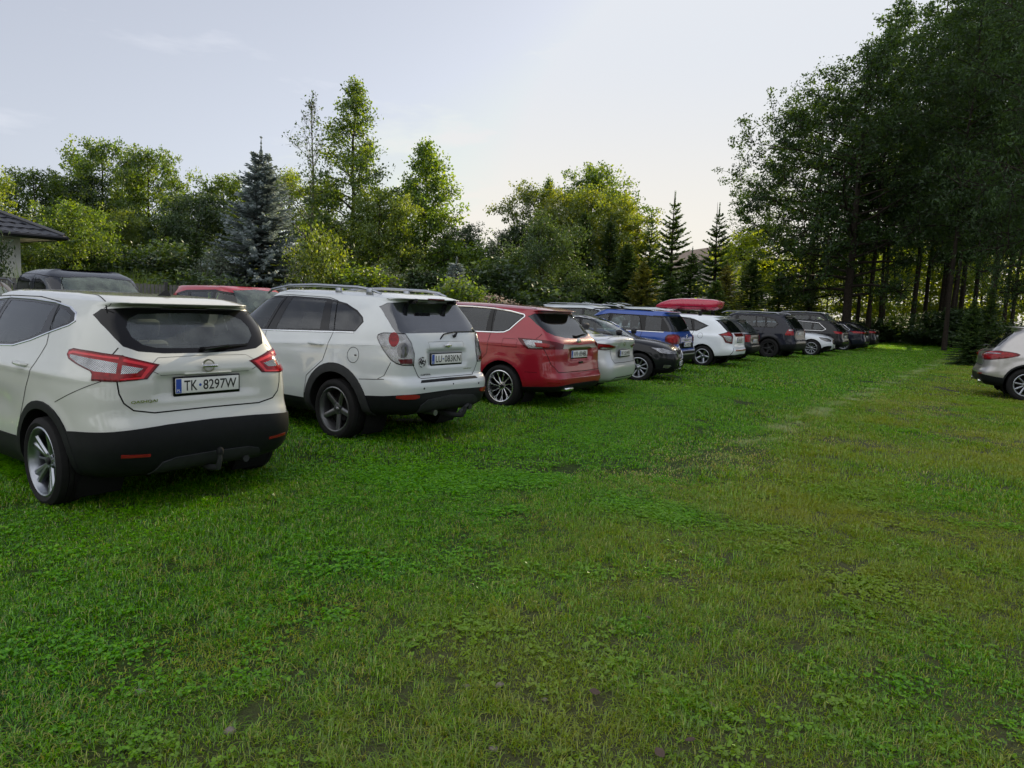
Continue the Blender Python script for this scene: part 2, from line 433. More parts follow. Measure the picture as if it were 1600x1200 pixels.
        for run in runs:
            if len(run) < 2: continue
            V = []; F = []
            for i, (c, n) in enumerate(run):
                t = (run[min(i+1, len(run)-1)][0]-run[max(i-1, 0)][0])
                if t.length < 1e-6: t = Vector((0, 0, 1))
                sd = n.cross(t.normalized())
                if sd.length < 1e-6: sd = Vector((0, 0, 1))
                sd = sd.normalized()*width/2
                if thick: V += [c+sd*1.15-n*.001, c+sd*.6+n*thick, c-sd*.6+n*thick, c-sd*1.15-n*.001]
                else: V += [c+sd+n*h, c-sd+n*h]
            m = 4 if thick else 2
            for i in range(len(run)-1):
                for k in range(m-1): F.append((i*m+k, i*m+k+1, (i+1)*m+k+1, (i+1)*m+k))
            mb.add(V, F)
            if both:
                mb.add([Vector((v.x, -v.y, v.z)) for v in V], [f[::-1] for f in F])
    def emit(s, root, body_mat, body_name='body'):
        bm = s.bm; lay = s.lay; bm.normal_update(); bm.verts.index_update()
        vn = {}
        for v in bm.verts:
            n = v.normal.copy()
            if v.co.y < 1e-4: n.y = 0; n.normalize()
            vn[v.index] = n
        groups = {}
        for f in bm.faces: groups.setdefault(f[lay], []).append(f)
        objs = {}
        def build(faces, sp, sides, name, mat, parent):
            off, wall = sp['off'], sp['wall']; V = []; F = []; NL = []
            for sg in sides:
                idx = {}
                def gv(v):
                    k = (v.index, 0)
                    if k not in idx:
                        n = vn[v.index]; c = v.co+n*off
                        if v.co.y < 1e-4: c.y = 0
                        idx[k] = len(V); V.append((c.x, c.y*sg, c.z))
                    return idx[k]
                for f in faces:
                    vs = [gv(v) for v in f.verts]; nn = [vn[v.index] for v in f.verts]
                    nn = [(n.x, n.y*sg, n.z) for n in nn]
                    if sg < 0: vs = vs[::-1]; nn = nn[::-1]
                    F.append(vs); NL += nn
                if wall:
                    fs = set(faces)
                    for f in faces:
                        for l in f.loops:
                            e = l.edge
                            if sum(1 for g in e.link_faces if g in fs) != 1: continue
                            a, b = l.vert, l.link_loop_next.vert
                            if a.co.y < 1e-4 and b.co.y < 1e-4: continue
                            q = []
                            for v, o_ in ((a, off), (b, off), (b, off-wall), (a, off-wall)):
                                c = v.co+vn[v.index]*o_; q.append(Vector((c.x, c.y*sg, c.z)))
                            if sg > 0: q = [q[1], q[0], q[3], q[2]]
                            fn = (q[1]-q[0]).cross(q[2]-q[0])
                            if fn.length < 1e-12: continue
                            fn.normalize(); o0 = len(V); V.extend([tuple(c) for c in q]); F.append([o0, o0+1, o0+2, o0+3]); NL += [tuple(fn)]*4
            me = bpy.data.meshes.new(name); me.from_pydata(V, [], F); me.materials.append(mat)
            me.polygons.foreach_set('use_smooth', [True]*len(me.polygons))
            try: me.normals_split_custom_set(NL)
            except Exception as ex: print('normals', ex)
            return link(name, me, None, parent)
        keyof = {s.specs[k]['rid']: k for k in s.order}
        base = dict(off=0, wall=0)
        objs['body'] = [build(groups.get(0, []), base, (1, -1), body_name, body_mat, root)]
        for k in s.order:
            sp = s.specs[k]; fs = groups.get(sp['rid'], [])
            if not fs or sp['part'] is None: continue
            objs[k] = []
            sides = [(1,), (-1,)] if sp['pair'] else [(1, -1)]
            if sp['side'] is not None: sides = [(sp['side'],)]
            for i, sd in enumerate(sides):
                par = root
                if sp['parent']:
                    pl = objs.get(sp['parent']) or [root]
                    par = pl[min(i, len(pl)-1)]
                o = build(fs, sp, sd, sp['part'], sp['mat'] or body_mat, par)
                if sp['label']: o['label'] = sp['label']
                objs[k].append(o)
        return objs

_wheels = {}
def wheel_meshes(style, Rt, wd, Rr):
    key = (style, Rt, wd, Rr)
    if key in _wheels: return _wheels[key]
    h = wd/2; t = MB()
    # outward side is +Y
    prof = [(-h*.8, Rr+.005), (-h, Rr+(Rt-Rr)*.45), (-h*.96, Rt-.03), (-h*.78, Rt-.006), (-h*.4, Rt), (-h*.38, Rt-.008), (-h*.32, Rt-.008), (-h*.3, Rt), (-.006, Rt), (-.005, Rt-.008), (.005, Rt-.008), (.006, Rt),
            (h*.3, Rt), (h*.32, Rt-.008), (h*.38, Rt-.008), (h*.4, Rt), (h*.78, Rt-.006), (h*.96, Rt-.03), (h, Rr+(Rt-Rr)*.45), (h*.93, Rr+(Rt-Rr)*.25), (h*.86, Rr+.008), (h*.8, Rr)]
    t.lathe(prof, 48)
    me_t = mesh('tyre', t.V, t.F, M['rubber'], True); me_t.set_sharp_from_angle(angle=R(40))
    r = MB()
    r.lathe([(-h*.8, Rr), (-h*.7, Rr-.03), (h*.3, Rr-.035), (h*.62, Rr-.022), (h*.86, Rr-.012), (h*.9, Rr-.002), (h*.86, Rr+.009), (h*.8, Rr+.002)], 48)
    def spoke(a0, a1, w0, w1, r0, r1, y0, y1, seg=5, th=.03, ridge=.0):
        V = []; F = []
        for i in range(seg+1):
            u = i/seg; rr = r0+(r1-r0)*u; a = a0+(a1-a0)*u*u; w = w0+(w1-w0)*u; y = y0+(y1-y0)*u
            c = Vector((math.cos(a)*rr, 0, math.sin(a)*rr)); tn = Vector((-math.sin(a), 0, math.cos(a)))
            for sx, yy in ((-1, y-.006), (-.45, y+ridge), (.45, y+ridge), (1, y-.006), (.8, y-th), (-.8, y-th)):
                V.append(c+tn*(w/2*sx)+Vector((0, yy, 0)))
        for i in range(seg):
            for k in range(6): F.append((i*6+k, (i+1)*6+k, (i+1)*6+(k+1) % 6, i*6+(k+1) % 6))
        r.add(V, F)
    yo = h*.62; rr = Rr-.012
    if style == 'five':
        for k in range(5): spoke(R(90+72*k), R(90+72*k), .075, .062, .04, rr, yo-.035, yo, th=.035, ridge=.004)
    elif style == 'double':
        for k in range(5):
            a = R(90+72*k)
            spoke(a-.12, a-R(9), .035, .06, .045, rr, yo-.03, yo, th=.04, ridge=.006); spoke(a+.12, a+R(9), .035, .06, .045, rr, yo-.03, yo, th=.04, ridge=.006)
            spoke(a+R(36), a+R(36), .02, .02, .05, rr, yo-.05, yo-.03, th=.02)
    elif style == 'multi':
        for k in range(11):
            a = R(360/11*k)
            spoke(a, a+R(16), .018, .016, .05, rr, yo-.02, yo, seg=7, th=.025); spoke(a+.1, a-R(2)+.1, .016, .014, .07, rr, yo-.025, yo, seg=7, th=.025)
    else:
        for k in range(10): spoke(R(36*k), R(36*k), .03, .035, .04, rr, yo-.03, yo, th=.03)
    r.lathe([(yo-.06, .07), (yo-.028, .068), (yo-.022, .05), (yo-.02, .001)], 20)
    for k in range(5):
        a = R(72*k+54); r.lathe([(yo-.03, .009), (yo-.018, .009), (yo-.018, .0005)], 8, M=Matrix.Translation((math.cos(a)*.052, .001, math.sin(a)*.052)))
    me_r = mesh('rim', r.V, r.F, None, True); me_r.set_sharp_from_angle(angle=R(30))
    c = MB(); c.lathe([(yo-.021, .03), (yo-.012, .028), (yo-.01, .0005)], 20)
    me_c = mesh('hub_cap', c.V, c.F, None, True)
    d = MB(); d.lathe([(-h*.2, Rr-.04), (-h*.2, .001)], 24); d.lathe([(0, .15), (.015, .15), (.015, .001)], 24)
    me_d = mesh('brake_disc', d.V, d.F, M['dark'], False)
    _wheels[key] = (me_t, me_r, me_c, me_d); return _wheels[key]
def add_wheels(root, style, Rt, wd, Rr, rim_mat, wx, track, steer=0., cap=None):
    ms = wheel_meshes(style, Rt, wd, Rr)
    for i, x in enumerate(wx):
        for sg in (1, -1):
            e = empty('wheel', (x, sg*(track/2), Rt-.012), (0 if sg > 0 else math.pi)+(steer if i == 1 else 0), root)
            e.rotation_euler = (0, random.uniform(0, 1.2) if style != 'x' else 0, e.rotation_euler.z)
            e.rotation_mode = 'XYZ'
            link('tyre', ms[0], None, e)
            for nm, me in (('rim', ms[1]), ('hub_cap', ms[2])):
                o = link(nm, me, None, e)
                if len(me.materials) == 0: me.materials.append(rim_mat)
                o.material_slots[0].link = 'OBJECT'; o.material_slots[0].material = (cap or rim_mat) if nm == 'hub_cap' else rim_mat
            link('brake_disc', ms[3], None, e)

def text_mesh(txt, w, h, depth=.0012, bold=0., mat=None, name='lettering', shear=0):
    cu = bpy.data.curves.new(name, 'FONT'); cu.body = txt; cu.size = 1; cu.extrude = 0; cu.offset = bold; cu.shear = shear
    cu.resolution_u = 3
    o = bpy.data.objects.new('tmp', cu); COL.objects.link(o)
    dg = bpy.context.evaluated_depsgraph_get(); dg.update()
    me = bpy.data.meshes.new_from_object(o.evaluated_get(dg)); bpy.data.objects.remove(o); bpy.data.curves.remove(cu)
    co = np.zeros(len(me.vertices)*3); me.vertices.foreach_get('co', co); co = co.reshape(-1, 3)
    lo, hi = co.min(0), co.max(0)
    # text lies in local Y-Z plane facing -X (rear of a car): reading direction is -Y
    x = (co[:, 0]-(lo[0]+hi[0])/2)/max(1e-6, hi[0]-lo[0])*w; z = (co[:, 1]-(lo[1]+hi[1])/2)/max(1e-6, hi[1]-lo[1])*h
    new = np.stack([np.full(len(co), -depth), -x, z], 1); me.vertices.foreach_set('co', new.reshape(-1)); me.name = name
    me.materials.clear()
    if mat: me.materials.append(mat)
    me.update(); return me
def plate(root, txt, x, z, tilt=0., y=0., rz=0., front=False, w=.52, hh=.114, band=True, bold=.01):
    """licence plate facing backwards at local x"""
    e = empty('license_plate', (x, y, z), rz + (math.pi if front else 0), root); e.rotation_euler = (0, tilt, rz+(math.pi if front else 0))
    MB().rbox(-.006, .012, -w/2-.012, w/2+.012, -hh/2-.022, hh/2+.012, .005).build('plate_frame', M['gloss_black'], e, True)
    MB().rbox(-.010, .004, -w/2, w/2, -hh/2, hh/2, .003).build('plate_face', M['plate_white'], e, True)
    if band:
        MB().box(-.0112, -.009, w/2-.045, w/2-.003, -hh/2+.004, hh/2-.004).build('country_band', M['plate_blue'], e)
        link('country_letters', text_mesh('PL', .028, .02, .0, mat=M['plate_white'], name='country_letters'), None, e, (-.0122, w/2-.024, -hh/2+.022))
    parts = txt.split(' ')
    tw = w-.075; n = sum(len(p) for p in parts)+.6*(len(parts)-1); cw = tw/n; yy = tw/2-.022
    first = True
    for p in parts:
        L_ = len(p)*cw; me = text_mesh(p, L_-.012, .078, .0, bold, M['plate_ink'])
        link('plate_characters', me, None, e, (-.0112, yy-L_/2, .0)); yy -= L_+cw*.6
    if len(parts) > 1:
        MB().lathe([(0, .011), (.001, .009), (.001, .0005)], 10, 'Y', M=Matrix.Translation((-.0105, tw/2-.022-len(parts[0])*cw-.3*cw, 0)) @ Matrix.Rotation(R(90), 4, 'Z')).build('seal_sticker', M['plate_blue'], e)
    return e

def seats(root, rows, mat, w=.5, headrest=True):
    """rows: list of (x of backrest foot, z cushion, list of y)"""
    for (x, z, ys, wide, lean) in rows:
        for y in ys:
            T = Matrix.Translation((x, y, z))
            b = MB(); b.rbox(-.02, .5, -wide/2, wide/2, -.16, .02, .05, T)
            b.rbox(-.09, .04, -wide/2, wide/2, .0, .58, .05, T @ Matrix.Rotation(-lean, 4, 'Y'))
            so = b.build('seat', mat, root, True)
            for hy in ([0] if wide < .8 else [-.38, .38]):
                hb = MB(); TT = T @ Matrix.Rotation(-lean, 4, 'Y'); hb.rbox(-.09, .02, hy-.13, hy+.13, .62, .80, .04, TT)
                hb.tube([TT @ Vector((-.04, hy-.05, .56)), TT @ Vector((-.04, hy-.05, .64))], .007, 6); hb.tube([TT @ Vector((-.04, hy+.05, .56)), TT @ Vector((-.04, hy+.05, .64))], .007, 6)
                hb.build('headrest', mat, so, True)
def cabin(root, L, xdash, zb, w, wheel_side=1):
    """dashboard, steering wheel, floor and parcel shelf"""
    MB().rbox(xdash-.1, xdash+.35, -w+.06, w-.06, zb-.35, zb-.03, .06).build('dashboard', M['dark'], root, True)
    st = MB(); pts = []
    T = Matrix.Translation((xdash-.28, .36*wheel_side, zb-.06)) @ Matrix.Rotation(R(-65), 4, 'Y')
    for k in range(21):
        a = 2*math.pi*k/20; pts.append(T @ Vector((.18*math.cos(a), .18*math.sin(a), 0)))
    st.tube(pts, .014, 6, False); st.tube([T @ Vector((0, -.17, 0)), T @ Vector((0, .17, 0))], .02, 6); st.tube([T @ Vector((0, 0, 0)), T @ Vector((-.0, 0, -.25))], .03, 6)
    st.build('steering_wheel', M['plastic'], root, True)

def car_base(root, sh, arches, wx, Ra, zfl=.3):
    """wheel-arch liners and a closed floor"""
    V = []; F = []
    bt = sh.bottom; n = len(bt)
    for v in bt: V.append((v[0], v[1], v[2]))
    for v in bt: V.append((v[0], -v[1], v[2]))
    for j in range(n-1): F.append((j, j+1, n+j+1, n+j))
    link('underbody', mesh('underbody', V, F, M['dark']), None, root)
    for (cx, cz, r) in arches:
        for sg in (1, -1):
            V = []; F = []; m = 25
            for i in range(m):
                a = R(-40+260*i/(m-1)); x, z = cx+(r-.001)*math.cos(a), cz+(r-.001)*math.sin(a)
                c = sh.cast('S', x, z); y = c[0].y if c else .8
                V += [(x, sg*y, z), (x, sg*(y-.33), z)]
            for i in range(m-1): F.append((2*i, 2*i+1, 2*i+3, 2*i+2))
            k = len(V); V.append((cx, V[0][1]-sg*.33, cz))
            for i in range(m-1): F.append((2*i+1, 2*i+3, k))
            link('arch_liner', mesh('arch_liner', V, F, M['dark'], True), None, root)
def arch_cut(sh, arches, key='arch'):
    sh.arches = arches
    for i, (cx, cz, r) in enumerate(arches):
        P = circle(cx, cz, r, 30)
        sh.region('arch%d' % i, 'S', P)
def finish_seams(sh, root, mat=None, width=.006, extra=()):
    mb = MB()
    for (m_, poly, wd) in sh.seams: sh.ribbon(mb, m_, poly, wd, closed=True)
    for (m_, path, wd) in extra: sh.ribbon(mb, m_, path, wd)
    if mb.V: mb.build('panel_seams', mat or M['gap'], root)
def chrome_line(sh, root, name, m_, path, w, th=.005, closed=False, mat=None, parent=None, both=True):
    mb = MB(); sh.ribbon(mb, m_, path, w, thick=th, closed=closed, both=both)
    if mb.V: return mb.build(name, mat or M['chrome'], parent or root, True)
def wiper(root, P0, P1, piv, h=.03):
    mb = MB(); P0, P1, piv = Vector(P0), Vector(P1), Vector(piv)
    mb.tube([P0, P0.lerp(P1, .5)+Vector((-.008, 0, .004)), P1], [.006, .012, .005], 6)
    mb.tube([piv+Vector((.03, 0, 0)), piv+Vector((-.02, 0, 0)), P0.lerp(P1, .5)+Vector((-.02, 0, .01))], [.018, .018, .008], 8)
    mb.build('wiper', M['gloss_black'], root, True)
def mirror(root, x, y, z, mat, s=1):
    for sg in (1, -1):
        mb = MB(); mb.rbox(x-.06, x+.06, sg*y-.02 if sg > 0 else -y-.17, sg*y+.17 if sg > 0 else -y+.02, z, z+.14, .045, seg=3)
        mb.rbox(x-.02, x+.04, sg*(y-.03)-.04, sg*(y-.03)+.04, z-.03, z+.03, .012)
        mo = mb.build('side_mirror', mat, root, True)
        MB().rbox(x-.064, x-.058, (y if sg > 0 else -y-.15), (y+.15 if sg > 0 else -y), z+.02, z+.12, .002).build('mirror_glass', M['chrome'], mo)
def handle(root, sh, x, z, mat, parent=None, length=.19, sides=(1, -1), parents=None, chrome=False):
    c = sh.cast('S', x, z)
    if not c: return
    y = c[0].y
    for i, sg in enumerate(sides):
        mb = MB(); pts = [(x-length/2, sg*(y-.002), z-.004), (x-length/2+.02, sg*(y+.028), z), (x, sg*(y+.038), z+.004), (x+length/2-.02, sg*(y+.028), z+.004), (x+length/2, sg*(y-.002), z+.004)]
        mb.tube(pts, [.012, .016, .017, .016, .012], 8)
        p = root if not parents else parents[min(i, len(parents)-1)]
        mb.build('door_handle', mat, p, True)
def place(root, pose):
    x, y, psi = pose
    root.location = (x, y, 0); root.rotation_euler = (0, 0, psi+math.pi/2)
# ---------------------------------------------------------------- the three nearest cars
def sm(a, b, x): 
    t = np.clip((x-a)/(b-a), 0, 1); return t*t*(3-2*t)
def win(v, a, b, e): return sm(a-e, a+e, v)*(1-sm(b-e, b+e, v))
def arch_bulge(g, arches, amt=.014, rr=.12):
    for (cx, cz, r) in arches:
        d = np.hypot(g[:, :, 0]-cx, g[:, :, 2]-cz)
        k = amt*(1-sm(r+.02, r+rr, d))*(g[:, :, 1] > .5)
        g[:, :, 1] += k
    return g

def make_crossover():
    L = 4.377; ar = [(.82, .338, .392), (3.466, .338, .392)]
    rows = [(.16, .28, .80, .20, .20, .22, 6, 4), (.05, .34, .87, .30, .05, .34, 7, 4.5), (.0, .48, .893, .45, .0, .50, 8, 4.5), (.0, .60, .897, .58, .0, .60, 8, 4.5),
            (.012, .655, .898, .66, .01, .68, 8, 4.5), (.05, .735, .902, .76, .04, .76, 8, 4.5), (.062, .86, .903, .86, .10, .86, 8, 4.5), (.068, 1.0, .895, .96, .25, .95, 7.5, 4),
            (.095, 1.10, .875, 1.05, .5, 1.02, 7, 3.6), (.15, 1.165, .845, 1.12, 1.02, 1.12, 8, 3.4), (.25, 1.30, .795, 1.28, 1.38, 1.30, 9, 3.4), (.36, 1.43, .735, 1.43, 1.75, 1.46, 10, 3.6),
            (.41, 1.505, .69, 1.51, 1.95, 1.535, 10, 4), (.29, 1.535, .66, 1.553, 2.05, 1.56, 7, 4), (.45, 1.572, .59, 1.585, 2.15, 1.58, 5.5, 4), (.8, 1.59, .34, 1.605, 2.25, 1.595, 5, 4), (.95, 1.595, 0, 1.61, 2.3, 1.60, 5, 4)]
    def deform(g):
        x, y, z = g[:, :, 0], g[:, :, 1], g[:, :, 2]
        back = (x < 1.2)
        k = win(z, .845, 1.005, .012)*(1-sm(.36, .43, y))*back*.034
        k2 = -.018*win(z, 1.125, 1.15, .012)*(1-sm(.3, .62, y))*back          # lip above the badge
        k3 = .02*win(z, 1.03, 1.10, .02)*(1-sm(.35, .5, y))*back
        g[:, :, 0] = x+k+k2*0+k3*0
        # shoulder crease above the rear arch and door hollow
        side = (y > .6)
        g[:, :, 1] += side*(.010*np.exp(-((z-1.0)/.035)**2) - .012*np.exp(-((z-.72)/.09)**2)*sm(1.2, 1.6, x))
        return arch_bulge(g, ar, .012, .14)
    P_ = paint('pearl white paint', (.55, .565, .54), 0., .28)
    s = Shell(L, rows, tr=.055, cols=(84, 44), sharp=(12, 13), deform=deform, res=.028)
    root = empty('parked_car'); arch_cut(s, ar)
    s.region('sill', 'S', [(.5, .1), (L-.4, .1), (L-.4, .50), (1.5, .515), (.5, .60)], 'sill_cladding', M['plastic'], .006, .01, True)
    s.region('bumper', 'D', [(-.1, .1), (1.62, .1), (1.55, .36), (1.42, .60), (1.2, .615), (.8, .635), (.4, .655), (-.1, .665)], 'rear_bumper', M['plastic'], .012, .02)
    s.region('fbumper', 'E', [(-.1, .1), (1.5, .1), (1.42, .55), (1.0, .5), (-.1, .5)], 'front_bumper', M['plastic'], .006, .01)
    for i, (cx, cz, r) in enumerate(ar):
        s.region('flare%d' % i, 'S', circle(cx, cz, r+.058, 34), 'wheel_arch_trim', M['plastic'], .014, .02, True)
        for f in s.cutpoly('S', circle(cx, cz, r, 30)): f[s.lay] = 1
    s.region('tailgate', 'R', [(-.02, .75), (.43, .747), (.57, .775), (.63, .83), (.655, .90), (.665, .98), (.655, 1.17), (.60, 1.22), (.625, 1.29), (.65, 1.38), (.66, 1.45), (.63, 1.52), (.4, 1.542), (-.02, 1.55)], 'tailgate', None, 0, seam=.009)
    s.seams.pop()
    d_r = [(1.0, 1.52), (.93, 1.30), (.91, 1.2), (.93, 1.165), (.97, 1.07), (1.07, .90), (1.12, .80), (1.25, .56), (1.3, .45), (2.06, .44), (2.06, 1.1), (2.0, 1.545), (1.4, 1.55)]
    s.region('door_r', 'S', d_r, 'door', None, 0, 0, True, seam=.008)
    d_f = [(2.06, .44), (2.06, 1.1), (2.0, 1.545), (2.45, 1.52), (2.9, 1.36), (3.22, 1.12), (3.14, .9), (3.12, .44)]
    s.region('door_f', 'S', d_f, 'door', None, 0, 0, True, seam=.008)
    dlo = [(.62, 1.385), (.67, 1.45), (.80, 1.492), (1.06, 1.52), (1.5, 1.535), (1.95, 1.535), (2.45, 1.495), (2.88, 1.33), (3.16, 1.14), (3.10, 1.10), (1.93, 1.125), (1.5, 1.15), (1.2, 1.21), (.98, 1.27), (.68, 1.35)]
    s.region('dlo', 'S', dlo, 'window_trim', M['gloss_black'], -.001, 0, True)
    s.region('quarter', 'S', [(.70, 1.39), (.74, 1.43), (.83, 1.458), (.955, 1.475), (.955, 1.315), (.88, 1.33), (.74, 1.368)], 'quarter_window', M['glass_clear'], -.003, 0, True)
    s.region('win_r', 'S', [(1.06, 1.488), (1.5, 1.505), (1.93, 1.507), (2.0, 1.16), (1.55, 1.175), (1.28, 1.225), (1.08, 1.285)], 'window', M['glass_clear'], -.003, 0, True, parent='door_r')
    s.region('win_f', 'S', [(2.06, 1.503), (2.4, 1.475), (2.8, 1.32), (3.03, 1.16), (3.0, 1.13), (2.13, 1.155)], 'window', M['glass_clear'], -.003, 0, True, parent='door_f')
    s.region('frit', 'R', [(-.02, 1.165), (.30, 1.17), (.48, 1.188), (.57, 1.225), (.605, 1.29), (.64, 1.38), (.65, 1.44), (.60, 1.485), (.4, 1.503), (-.02, 1.507)], 'rear_window_surround', M['gloss_black'], -.002, 0, parent='tailgate')
    s.region('rglass', 'R', [(-.02, 1.205), (.12, 1.205), (.34, 1.212), (.43, 1.235), (.49, 1.29), (.50, 1.36), (.46, 1.42), (.38, 1.455), (-.02, 1.468)], 'rear_window', M['glass_rear'], -.003, 0, parent='tailgate')
    s.region('wind', 'F', [(-.02, 1.16), (.6, 1.15), (.64, 1.25), (.55, 1.50), (-.02, 1.535)], 'windscreen', M['glass_wind'], -.002, 0)
    lamp = [(.46, 1.095), (.62, 1.13), (.78, 1.165), (1.05, 1.188), (1.28, 1.198), (1.345, 1.185), (1.365, 1.15), (1.33, 1.12), (1.22, 1.09), (1.04, 1.05), (1.015, 1.03), (1.01, .988), (.76, .982), (.54, .995)]
    s.region('lamp_rim', 'D', lamp, 'taillight', M['dark_red_lens'], .004, .01, True)
    li = shrink(lamp, .011)
    s.region('lamp', 'D', li, 'lamp_lens', M['red_lens'], .009, .006, True, parent='lamp_rim')
    s.region('lamp_g', 'D', [(.50, 1.088), (.62, 1.112), (.745, 1.135), (.745, 1.118), (.62, 1.096), (.545, 1.08), (.59, 1.012), (.745, 1.003), (.745, .993), (.57, 1.0)], 'light_guide', M['red_glow'], .0105, .004, True, parent='lamp_rim')
    s.region('lamp_h', 'D', [(1.335, 1.165), (1.28, 1.178), (1.05, 1.168), (.785, 1.145), (.785, 1.132), (1.05, 1.153), (1.27, 1.163), (1.32, 1.15)], 'light_guide', M['red_glow'], .0105, .004, True, parent='lamp_rim')
    s.region('lamp_c', 'D', [(1.31, 1.152), (1.15, 1.143), (.95, 1.128), (.785, 1.108), (.785, 1.038), (1.0, 1.05), (1.2, 1.098), (1.30, 1.13)], 'reversing_lens', M['clear_lens'], .010, .004, True, parent='lamp_rim')
    s.region('lamp_d', 'D', [(.745, 1.095), (.58, 1.07), (.62, 1.04), (.745, 1.035)], 'reversing_lens', M['clear_lens'], .010, .004, True, parent='lamp_rim')
    s.region('refl', 'R', [(.49, .442), (.49, .462), (.67, .475), (.67, .452)], 'reflector', M['reflector'], .016, .01, True)
    s.region('diffuser', 'R', [(-.02, .30), (.46, .30), (.40, .385), (.30, .41), (-.02, .415)], 'bumper_insert', M['plastic_grey'], .024, .02)
    objs = s.emit(root, P_)
    finish_seams(s, root, width=.008, extra=[('R', [(0, .535), (.55, .535), (.72, .52)], .006), ('R', circle(-.001, .58, .03, 12)[0:1]+[(.33, .60), (.40, .60), (.40, .55), (.33, .55), (.33, .60)], .004) if False else ('R', [(.33, .605), (.40, .605), (.40, .555), (.33, .555), (.33, .605)], .004), ('R', [(-.0, .75), (.43, .747), (.57, .775), (.63, .83), (.655, .90), (.662, .985)], .010), ('R', [(.655, 1.16), (.60, 1.215)], .008),
                 ('D', [(.752, .985), (.762, 1.165)], .010), ('S', [(.62, .80), (.30, .93), (.17, .985)], .005), ('R', [(0, 1.02), (.36, 1.015), (.44, 1.055), (.50, 1.085)], .004), ('R', [(0, 1.148), (.36, 1.142), (.42, 1.10)], .003),
                 ('T', [(.42, .58), (.75, .50), (1.4, .47), (2.2, .46)], .008), ('S', [(.42, 1.53), (.46, 1.49), (.40, 1.46)], .005)])
    chrome_line(s, root, 'window_chrome_strip', 'S', shrink(dlo, .006), .017, .005, True)
    car_base(root, s, ar, None, None)
    add_wheels(root, 'double', .338, .225, .258, M['alloy'], (.82, 3.466), 1.60, cap=M['plastic'])
    tg = objs['tailgate'][0]
    plate(tg, 'TK 8297W', .082, .928)
    bd = MB(); bd.lathe([(-.012, .040), (-.018, .046), (-.012, .052), (-.004, .05), (-.004, .04)], 28, closed=True, M=Matrix.Translation((.058, 0, 1.072)) @ Matrix.Rotation(R(-90), 4, 'Z') @ Matrix.Rotation(math.pi, 4, 'Z'))
    bd.rbox(.038, .05, -.062, .062, 1.062, 1.083, .004)
    eb = bd.build('round_badge', M['chrome'], tg, True)
    link('badge_lettering', text_mesh('NISSAN', .10, .013, .0, .012, M['plate_ink']), None, eb, (.0375, 0, 1.0725))
    link('model_lettering', text_mesh('QASHQAI', .19, .024, .003, .03, M['chrome']), None, tg, (.056, .50, .835))
    wiper(root, (.165, -.03, 1.195), (.18, -.42, 1.225), (.14, 0, 1.195))
    MB().rbox(.06, .12, -.19, .19, 1.012, 1.024, .004).build('plate_garnish', P_, tg, True)
    fin = MB(); fin.add([(.62, .0, 1.592), (.80, -.022, 1.592), (.80, .022, 1.592), (.66, 0, 1.64), (.70, 0, 1.645)], [(0, 2, 3), (0, 3, 1), (3, 2, 4), (3, 4, 1), (2, 1, 4)]); fin.build('roof_antenna', M['plastic'], root)
    tb = MB(); tb.tube([(.35, 0, .30), (.06, 0, .27), (-.06, 0, .29), (-.085, 0, .36), (-.085, 0, .40)], [.03, .026, .022, .017, .015], 10); tb.lathe([(.39, .001), (.395, .018), (.412, .025), (.43, .018), (.438, .001)], 16, 'Z', M=Matrix.Translation((-.085, 0, 0)))
    tb.build('tow_bar', M['plastic_grey'], root, True)
    MB().lathe([(.395, .026), (.42, .028), (.44, .022), (.452, .002)], 16, 'Z', M=Matrix.Translation((-.085, 0, .004))).build('tow_ball_cap', M['plastic'], root, True)
    MB().tube([(.3, -.30, .30), (.03, -.30, .30)], .028, 12).build('exhaust_pipe', M['plastic_grey'], root, True)
    handle(root, s, 1.19, 1.035, P_, parents=objs['door_r']); handle(root, s, 2.25, 1.0, P_, parents=objs['door_f'])
    mirror(root, 3.0, .86, 1.08, P_)
    seats(root, [(1.15, .62, (0,), 1.25, .35), (2.05, .6, (.36, -.36), .5, .3)], M['seat']); cabin(root, L, 3.0, 1.12, .8)
    tag(root, 'pearl white crossover with red boomerang taillights and tow ball, nearest the camera', 'car', 'cars parked in the near row')
    return root
car_a = make_crossover(); place(car_a, (-2.303, 5.373, .934))

